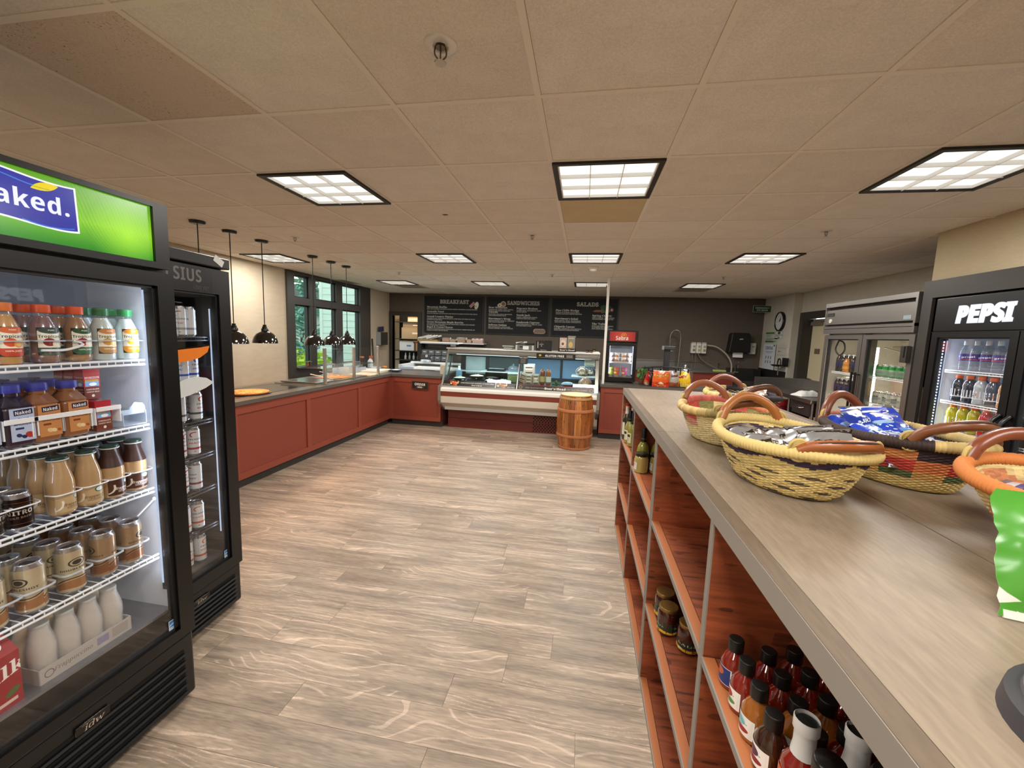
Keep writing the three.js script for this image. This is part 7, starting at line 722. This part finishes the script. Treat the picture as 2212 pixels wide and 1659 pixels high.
  used.add(sal); delete sal.userData.proto; sal.position.set(0.405, 0.394, -1.675); sal.userData.group = 'salsa jars on the middle shelf'; for (const [x, z] of [[0.41, -1.775], [0.5, -1.7], [0.465, -1.585], [0.55, -1.6]]) dup(sal, [x, 0.394, z], rr(0, 3));
  const oil = bottle('oil_bottle', 'pale green oil bottle with long black neck wrap', 'bottle', { profile: [[0.0001, 0], [0.034, 0], [0.038, 0.006], [0.038, 0.12], [0.03, 0.15], [0.016, 0.175], [0.014, 0.235]], mat: S(0x8c8a3a, 0.08, 0, { clearcoat: 1 }), neck: [[[0.0185, 0.172], [0.0155, 0.19], [0.0155, 0.255], [0.0001, 0.257]], S(0x17181c, 0.35)], wrap: [0.0384, 0.03, 0.075, 2.2, PRINT(canvas(96, 96, (x) => { x.fillStyle = '#d9d2b8'; x.fillRect(0, 0, 96, 96); x.fillStyle = '#2c3020'; x.fillRect(10, 14, 76, 26); for (let k = 0; k < 4; k++) x.fillRect(18, 52 + k * 10, 60, 3); }), 0.5)] });
  used.add(oil); delete oil.userData.proto; oil.position.set(0.385, 0.794, -3.25); oil.rotation.y = front; oil.userData.group = 'oil bottles on the top shelf'; for (const [x, z] of [[0.4, -3.15], [0.48, -3.2], [0.4, -2.618], [0.485, -2.615], [0.57, -2.62]]) dup(oil, [x, 0.794, z], front);
  const wb = bottle('vinegar_bottle', 'clear oil bottle with red cap and white neck tag', 'bottle', { profile: [[0.0001, 0], [0.03, 0], [0.034, 0.006], [0.034, 0.16], [0.02, 0.2], [0.013, 0.22], [0.013, 0.27]], mat: S(0x2c2a1c, 0.08, 0, { clearcoat: 1 }), neck: [[[0.017, 0.21], [0.0145, 0.23], [0.0145, 0.275]], S(0xdad6cc, 0.4)], cap: [0.016, 0.272, 0.022, S(0xb03028, 0.4)], wrap: [0.0344, 0.04, 0.1, 2, S(0xcfc9b8, 0.5)] }); used.add(wb); delete wb.userData.proto; wb.position.set(0.375, 0.794, -3.38); wb.rotation.y = front; wb.userData.group = 'red-capped bottles on the top shelf'; for (const [x, z] of [[0.45, -3.36], [0.41, -3.3]]) dup(wb, [x, 0.794, z], front);
  const mus = bottle('pickle_jar', 'squat jar of pale yellow relish with white label', 'jar', { profile: [[0.0001, 0], [0.036, 0], [0.041, 0.006], [0.042, 0.085], [0.036, 0.098], [0.034, 0.104]], mat: S(0xb0a05a, 0.1, 0, { clearcoat: 1 }), cap: [0.037, 0.102, 0.018, S(0x2a2622, 0.3, 0.4)], wrap: [0.0424, 0.02, 0.045, 1.6, PRINT(canvas(96, 64, (x) => { x.fillStyle = '#dcd6cc'; x.fillRect(0, 0, 96, 64); x.fillStyle = '#7a7468'; for (let k = 0; k < 4; k++) x.fillRect(12, 12 + k * 12, 70 - k * 8, 4); }), 0.5)] }); used.add(mus); delete mus.userData.proto; mus.position.set(0.383, 0.794, -2.54); mus.rotation.y = front; mus.userData.group = 'relish jars on the top shelf'; for (const [x, z] of [[0.475, -2.54], [0.565, -2.55]]) dup(mus, [x, 0.794, z], front);
}

// ---------- hot food on the long counter ----------
{
  const T = 0.885, pz = thing('pizza', 'whole round cheese pizza on a thin metal tray', 'pizza', [-3.545, T + 0.002, -3.82]);
  part(pz, 'tray', LA([[0.0001, 0], [0.2, 0], [0.215, 0.008], [0.213, 0.009], [0.198, 0.003]], 40), S(0x8a8580, 0.35, 0.8)); const cr = part(pz, 'crust', LA([[0.0001, 0.004], [0.17, 0.004], [0.192, 0.008], [0.198, 0.016], [0.192, 0.024], [0.178, 0.022], [0.17, 0.014], [0.0001, 0.014]], 44), S(0xd08a3c, 0.6)); cr.castShadow = true; part(pz, 'cheese', LA([[0.0001, 0.0165], [0.1, 0.017], [0.172, 0.0155]], 40), S(0xd9a648, 0.45));
  const spots = []; for (let k = 0; k < 46; k++) { const a = rr(0, 6.28), d = Math.sqrt(rnd()) * 0.16; spots.push(SP(rr(0.008, 0.018), Math.cos(a) * d, 0.0165, Math.sin(a) * d, 1, 0.16, 0.8, 7)); } const sf = part(pz, 'sauce_spots', M(spots), S(0xb4451f, 0.5)); sf.userData.kind = 'stuff';
  const wm = thing('warming_plate', 'dark glass warming plate set into the counter under the pizza', 'hot plate', [-3.62, T, -3.95]); part(wm, 'glass', BX(-0.3, 0.22, 0.0003, 0.0018, -0.62, 0.55), S(0x2b2a2a, 0.12)); part(wm, 'frame', M(BX(-0.315, 0.235, 0.0002, 0.0025, -0.635, -0.62), BX(-0.315, 0.235, 0.0002, 0.0025, 0.55, 0.565), BX(-0.315, -0.3, 0.0002, 0.0025, -0.62, 0.55), BX(0.22, 0.235, 0.0002, 0.0025, -0.62, 0.55)), S(0x4a4846, 0.4, 0.5));
  const st = thing('steam_table', 'stainless steam table with sunken food pans', 'steam table', [-3.62, T, -5.35]); part(st, 'top', M(BX(-0.3, 0.25, 0.0003, 0.012, -0.8, -0.76), BX(-0.3, 0.25, 0.0003, 0.012, 0.6, 0.7), BX(-0.3, -0.24, 0.0003, 0.012, -0.76, 0.6), BX(0.18, 0.25, 0.0003, 0.012, -0.76, 0.6)), STEEL); for (let k = 0; k < 4; k++) { const z = -0.58 + k * 0.34, pn = part(st, 'pan', M(BX(-0.24, 0.18, 0.0004, 0.003, z - 0.16, z + 0.16), BX(-0.24, 0.18, 0.003, 0.016, z - 0.165, z - 0.15), BX(-0.24, 0.18, 0.003, 0.016, z + 0.15, z + 0.165)), CHROME); part(pn, 'food', RB(0.38, 0.016, 0.28, 0.006, -0.03, 0.009, z), S([0x8a8f86, 0xb8854a, 0xa05a34, 0xc9a86a][k], 0.6)); }
  const ld = thing('steel_tray', 'flat stainless tray lying across the steam table pans', 'tray', [-3.62, T + 0.017, -4.95]); part(ld, 'sheet', RB(0.5, 0.008, 0.5, 0.003, 0, 0.004, 0), S(0xc4c4c2, 0.2, 0.95)); part(ld, 'rim', M(BX(-0.25, 0.25, 0.006, 0.014, 0.24, 0.25), BX(-0.25, 0.25, 0.006, 0.014, -0.25, -0.24)), STEEL); part(ld, 'grip', BAR([-0.25, 0.012, 0.25], [0.1, 0.012, 0.25], 0.008), STEEL);
  for (const [x, z, ry, l] of [[-3.55, -5.1, 0.5, 'long steel serving tongs resting on a pan'], [-3.7, -5.5, 0.9, 'steel serving spoon sticking out of a pan']]) { const t = thing('serving_utensil', l, 'utensil', [x, T + 0.03, z], ry); part(t, 'shaft', BAR([-0.15, 0.07, 0], [0.13, 0.004, 0], 0.0045), CHROME); part(t, 'scoop', SP(0.03, 0.15, 0.004, 0, 1.2, 0.25, 0.8), CHROME); }
  const sg = thing('sneeze_guard', 'clear glass sneeze guard on three square steel posts', 'sneeze guard', [-3.3, T, 0]); for (const z of [-4.8, -5.485, -6.2]) { const p = part(sg, 'post', RB(0.035, 0.475, 0.035, 0.004, 0, 0.238, z), S(0xc2c2c0, 0.25, 0.8)); part(p, 'foot', B(0.06, 0.006, 0.06, 0, 0.003, z), STEEL); } for (const [a, b] of [[-4.82, -5.465], [-5.505, -6.18]]) part(sg, 'pane', B(0.006, 0.43, Math.abs(b - a) - 0.0, 0, 0.25, (a + b) / 2), GLASS); part(sg, 'inner_shelf', BX(-0.28, -0.02, 0.2, 0.206, -6.2, -4.8), S(0xf0f6f6, 0.03, 0, { transmission: 0.95 }));
  const board = (label, x, y, z, w, d, ry, c = 0xe3d9c2) => single('cutting_board', label, 'cutting board', RB(w, 0.02, d, 0.006, 0, 0.01, 0), S(c, 0.55), [x, y, z], [0, ry, 0], 'cutting boards in the counter corner');
  board('pale cutting board lying lowest in the counter corner', -3.62, T, -6.62, 0.42, 0.56, 0.05); board('cream cutting board stacked on the corner board', -3.62, T + 0.021, -6.64, 0.42, 0.54, 0.0, 0xefe8d8); board('thick cream cutting board alone beside the steel post', -3.5, T, -6.12, 0.36, 0.3, 0.02, 0xece3cc);
  const tub = (label, x, z, w, h, d, n) => { const t = thing('cup_stack', label, 'cups', [x, T, z]); for (let k = 0; k < n; k++) part(t, 'cup', LA([[0.03, 0.002 + k * 0.02], [0.042, 0.1 + k * 0.02]], 14), CLEAR, [((k % 3) - 1) * 0.08, 0, Math.floor(k / 3) * 0.08 - 0.04]); part(t, 'crate', M(BX(-w / 2, w / 2, 0, 0.003, -d / 2, d / 2), BX(-w / 2, -w / 2 + 0.003, 0, h, -d / 2, d / 2), BX(w / 2 - 0.003, w / 2, 0, h, -d / 2, d / 2), BX(-w / 2, w / 2, 0, h, d / 2 - 0.003, d / 2)), S(0xd6e2ea, 0.25, 0, { transmission: 0.5 })); return t; };
  tub('clear crate of nested plastic cups behind the sneeze guard', -3.82, -6.1, 0.3, 0.13, 0.26, 6); tub('clear crate of lids and cups near the window end', -3.85, -6.42, 0.28, 0.1, 0.24, 6);
  const pie = (label, x, z, s = 1) => { const t = thing('foil_pie_pan', label, 'pan', [x, T + 0.0005, z]); t.scale.setScalar(s); part(t, 'pan', LA([[0.0001, 0.003], [0.07, 0.003], [0.1, 0.04], [0.11, 0.042], [0.108, 0.045], [0.096, 0.04]], 28), S(0xb9c4d6, 0.25, 0.6)); part(t, 'filling', LA([[0.0001, 0.05], [0.06, 0.048], [0.095, 0.038]], 26), S(0xc9cfdc, 0.4)); for (let k = 0; k < 9; k++) part(t, 'scallop', SP(0.02, Math.cos(k * 0.698) * 0.098, 0.026, Math.sin(k * 0.698) * 0.098, 0.7, 0.6, 0.7, 8), S(0x3a4664, 0.4)); return t; }; pie('fluted blue-white pie pan at the counter corner edge', -3.3, -6.85, 0.95); pie('fluted blue-white pan beside the spray bottle', -3.78, -7.02, 1.1); pie('fluted blue-white pan with muffins near the wall', -3.92, -6.8, 1.0);
  const mf = thing('muffin', 'golden brown muffin behind the cutting boards', 'muffin', [-3.62, T, -7.05]); part(mf, 'cup', LA([[0.0001, 0], [0.028, 0], [0.038, 0.04]], 18), S(0x9a6a34, 0.7)); part(mf, 'crown', SP(0.046, 0, 0.05, 0, 1, 0.7, 1), S(0xb5752c, 0.7));
  const sb = thing('spray_bottle', 'white spray bottle with orange nozzle beside the doorway', 'spray bottle', [-3.98, T, -7.18]); part(sb, 'body', LA([[0.0001, 0], [0.045, 0], [0.05, 0.01], [0.05, 0.14], [0.036, 0.17], [0.016, 0.19], [0.016, 0.2]], 22), S(0xdfe8ea, 0.3)); part(sb, 'nozzle', M(CY(0.018, 0.018, 0.02, 0, 0.2, 0), B(0.07, 0.025, 0.025, 0.015, 0.232, 0), BAR([0.02, 0.22, 0], [0.045, 0.19, 0], 0.005)), S(0xd8562a, 0.4));
  const cm = thing('coffee_urn', 'black and copper jug on the counter by the doorway', 'jug', [-4.02, T, -6.95]); part(cm, 'body', LA([[0.0001, 0], [0.05, 0], [0.055, 0.02], [0.05, 0.14], [0.035, 0.2], [0.04, 0.22]], 22), S(0x2a211c, 0.25)); part(cm, 'handle', TU([[0.05, 0.18, 0], [0.09, 0.16, 0], [0.085, 0.06, 0], [0.052, 0.04, 0]], 0.008, 16, 6), BLACK); part(cm, 'lid', CY(0.036, 0.04, 0.03, 0, 0.215, 0), S(0xb5632c, 0.4));
  const gd = thing('glass_dome', 'clear glass cake dome near the window', 'glass dome', [-3.9, T, -5.82]); part(gd, 'plate', CY(0.13, 0.12, 0.012, 0, 0, 0, 26), S(0xd8e4e8, 0.1, 0, { transmission: 0.6 })); part(gd, 'dome', LA([[0.12, 0.012], [0.122, 0.1], [0.095, 0.16], [0.04, 0.19], [0.0001, 0.195]], 28), CLEAR); part(gd, 'knob', SP(0.02, 0, 0.21, 0), CLEAR);
  single('pizza_peel', 'long black paddle handle leaning against the window frame', 'peel', M(BAR([-4.55, 0.9, -8.35], [-4.72, 1.42, -8.6], 0.02), RB(0.2, 0.2, 0.02, 0.02, -4.5, 0.72, -8.3)), S(0x121214, 0.4));
  // wall rack with blue cards at the corner
  const nr = thing('cup_dispenser', 'tall steel cup dispenser on the wall by the doorway', 'dispenser', [-4.8, 1.28, -9.1], Math.PI / 2); part(nr, 'body', B(0.34, 0.3, 0.12, 0, 0.15, 0.06), S(0x3a3b3d, 0.35, 0.4)); part(nr, 'side_face', B(0.004, 0.3, 0.12, -0.171, 0.15, 0.06), S(0x9aa0a2, 0.35, 0.4)); for (let k = 0; k < 3; k++) part(nr, 'blue_card', B(0.06, 0.12, 0.02, -0.1 + k * 0.09, 0.37, 0.06).rotateZ(0.08), S(0x252f52, 0.5));
  single('paper_poster', 'beige paper sheet under the cup dispenser', 'poster', B(0.002, 0.35, 0.28), S(0xb9a98c, 0.8), [-4.797, 1.06, -9.12]);
  // plant on the window sill
  const pl = thing('potted_plant', 'small spider plant in terracotta pot on the window sill', 'plant', [-4.745, 0.946, -6.42]); part(pl, 'pot', LA([[0.0001, 0], [0.02, 0], [0.025, 0.05], [0.022, 0.05]], 16), S(0xb5542c, 0.7)); for (let k = 0; k < 12; k++) { const a = k * 0.52; part(pl, 'leaf', TU([[0, 0.045, 0], [Math.cos(a) * 0.02, 0.09, Math.sin(a) * 0.05], [Math.cos(a) * 0.02, 0.07, Math.sin(a) * 0.13]], 0.004, 8, 4), S(k % 2 ? 0x8a9a54 : 0x5f8a44, 0.6)); }
}
// ---------- storeroom seen through the doorway ----------
{
  const rk = thing('storage_shelving', 'dark storeroom shelving seen through the doorway', 'shelving', [-4.66, 0, -10.75]); for (const y of [0.45, 0.85, 1.1, 1.42, 1.88]) part(rk, 'shelf', BX(-0.5, 0.42, y - 0.02, y, -0.22, 0.22), S(0x1f1c1a, 0.6)); for (const x of [-0.5, 0.4]) for (const z of [-0.2, 0.2]) part(rk, 'upright', CY(0.014, 0.014, 2.1, x, 0, z, 8), S(0x2a2826, 0.4, 0.5)); part(rk, 'back', BX(-0.52, 0.44, 0, 2.1, -0.26, -0.25), S(0x161412, 0.8));
  const box = (label, x, y, w, h, c, extra) => { const t = thing('cardboard_box', label, 'box', [x, y, -10.72]); part(t, 'carton', B(w, h, 0.3, 0, h / 2, 0), S(c, 0.8)); part(t, 'tape', B(w * 0.98, 0.03, 0.002, 0, h * 0.96, 0.151), S(0xa08a66, 0.5)); part(t, 'label', B(w * 0.3, h * 0.16, 0.002, w * 0.15, h * 0.5, 0.151), S(extra ?? 0xe6e2d8, 0.6)); return t; };
  box('large pale cardboard box on the upper storeroom shelf', -4.62, 1.421, 0.62, 0.3, 0xa8967c); box('long flat cardboard box on top of the pale box', -4.6, 1.722, 0.58, 0.13, 0x8f7d66); box('white box roll high in the storeroom', -4.6, 1.881, 0.3, 0.12, 0xc9c6bc); box('white and blue printed box in the storeroom', -4.78, 1.101, 0.42, 0.26, 0xc4ccd6, 0x4a74b0); box('small brown box beside the blue printed box', -4.42, 1.101, 0.2, 0.2, 0xa08258); box('small red box on the middle storeroom shelf', -4.47, 1.302, 0.24, 0.06, 0x8c3a2a);
  for (const [k, c] of [0xcfd6d8, 0x9aa6a8, 0xd9dcd8, 0x7a8486].entries()) { const t = thing('storeroom_bottle', ['clear glass bottle on the low storeroom shelf', 'grey bottle on the low storeroom shelf', 'white bottle on the low storeroom shelf', 'slate bottle on the low storeroom shelf'][k], 'bottle', [-4.86 + k * 0.12, 0.851, -10.68]); part(t, 'body', LA([[0.0001, 0], [0.03, 0], [0.034, 0.08], [0.015, 0.13], [0.012, 0.17]], 16), S(c, 0.2)); part(t, 'cap', CY(0.014, 0.014, 0.02, 0, 0.165, 0), WHITE); }
  const l = new THREE.PointLight(0xffe2bc, 2.2, 0, 2); l.position.set(-4.6, 2.35, -10.15); l.castShadow = true; l.name = 'storeroom_lamp'; scene.add(l); const lp = thing('storeroom_lamp', 'small round lamp on the storeroom ceiling', 'lamp', [-4.6, 2.35, -10.15]); part(lp, 'bulb', SP(0.05), GLOW(0xffe2bc, 3)); part(lp, 'holder', CY(0.03, 0.03, C - 2.35 - 0.05, 0, 0.045, 0), WHITE);
}

// ---------- outside the window ----------
{
  struct('ground', BX(-40, -4.96, -0.6, -0.5, -45, 10), S(0x4e6b34, 0.9));
  const siding = (t, x, z0, z1, y0, y1, pitch, c, axis) => { for (let y = y0, k = 0; y < y1; y += pitch, k++) part(t, 'siding_board', axis === 'x' ? B(0.02, pitch + 0.012, z1 - z0).rotateZ(0.07).translate(x, y + pitch / 2, (z0 + z1) / 2) : B(z1 - z0, pitch + 0.012, 0.02).rotateX(-0.07).translate((z0 + z1) / 2, y + pitch / 2, x), S([c, c][k % 2], 0.7)); };
  const h1 = thing('clapboard_house', 'pale blue-green clapboard house wall close outside the window', 'house', [0, 0, 0]); part(h1, 'wall', BX(-9.0, -5.1, -0.5, 5.5, -16, -13.03), S(0xb9c4bc, 0.8)); siding(h1, -12.98, -9.0, -5.1, -0.5, 5.4, 0.22, 0xcfdad5, 'z'); part(h1, 'corner_board', BX(-9.06, -8.96, -0.5, 5.5, -13.1, -12.94), S(0xd5dcd6, 0.6));
  const h2 = thing('distant_house', 'low grey clapboard house with dark roof beyond the shrubs', 'house', [0, 0, 0]); part(h2, 'wall', BX(-24, -12, -0.5, 2.7, -31, -24), S(0xa7aea8, 0.8)); siding(h2, -23.98, -24, -12, -0.5, 2.6, 0.3, 0xc2c9c2, 'z'); part(h2, 'roof', EX([[-25, 2.6], [-11, 2.6], [-18, 4.4]], 8).translate(0, 0, -31.5), S(0x6a6f6c, 0.8)); part(h2, 'fascia', BX(-25, -11, 2.5, 2.7, -23.9, -23.4), S(0x5a8a72, 0.6));
  const bush = (label, x, z, r, h, c, c2, n = 260) => { const t = thing('garden_shrub', label, 'shrub', [x, -0.5, z]), leaf = new THREE.PlaneGeometry(0.12, 0.09), g = [[], []]; for (let k = 0; k < n; k++) { const a = rr(0, 6.28), b = Math.acos(rr(-0.3, 1)), q = leaf.clone().rotateX(rr(-1.5, 1.5)).rotateY(a).translate(r * Math.sin(b) * Math.cos(a) * rr(0.7, 1), h * 0.35 + h * 0.6 * Math.cos(b) * rr(0.8, 1), r * Math.sin(b) * Math.sin(a) * rr(0.7, 1)); g[k % 2].push(q); } part(t, 'foliage', M(g[0]), S(c, 0.7)).userData.kind = 'stuff'; part(t, 'inner_foliage', M(g[1], SP(r * 0.72, 0, h * 0.45, 0, 1, h / r * 0.5, 1, 12)), S(c2, 0.7)).userData.kind = 'stuff'; part(t, 'stem', CY(0.05, 0.07, 0.5, 0, 0, 0, 8), S(0x4a3a2a, 0.9)); return t; };
  bush('bright yellow-green shrub below the window', -7.2, -9.2, 0.8, 1.75, 0xb8cc3a, 0x9ab82e, 420); bush('second yellow-green shrub beside the house corner', -8.1, -11.6, 0.55, 1.5, 0xb2c63c, 0x93b02c, 300);
  const fir = (label, x, z, h, r, c) => { const t = thing('fir_tree', label, 'tree', [x, -0.5, z]); part(t, 'trunk', CY(0.06, 0.1, h * 0.9, 0, 0, 0, 8), S(0x4a3d30, 0.9)); const g = []; for (let k = 0; k < 240; k++) { const v = rnd(), a = rr(0, 6.28), rad = r * (1 - v) * rr(0.4, 1); g.push(new THREE.ConeGeometry(0.06, 0.42, 5).rotateZ(1.9).rotateY(-a).translate(Math.cos(a) * rad, 0.2 + v * h, Math.sin(a) * rad)); } part(t, 'needles', M(g), S(c, 0.8)).userData.kind = 'stuff'; return t; };
  fir('blue-green fir beside the clapboard house corner', -10.4, -14.2, 4.6, 0.9, 0x6f9a90); fir('blue-green fir further off by the low house', -12.2, -16.2, 3.2, 0.9, 0x7fa59a);
  const t = thing('leafy_tree', 'tall leafy tree above the low house', 'tree', [-12.6, -0.5, -19]); part(t, 'trunk', CY(0.12, 0.22, 4, 0, 0, 0, 10), S(0x5a4a3a, 0.9)); const g = []; for (let k = 0; k < 620; k++) { const a = rr(0, 6.28), b = rr(-1, 1), d = Math.cbrt(rnd()) * 2.6; g.push(new THREE.PlaneGeometry(0.3, 0.22).rotateX(rr(-1.5, 1.5)).rotateY(rr(0, 6)).translate(d * Math.sqrt(1 - b * b) * Math.cos(a), 5.6 + d * b * 0.7, d * Math.sqrt(1 - b * b) * Math.sin(a))); } part(t, 'crown', M(g), S(0x5c7a5a, 0.8)).userData.kind = 'stuff';
}
renderer.render(scene, camera);
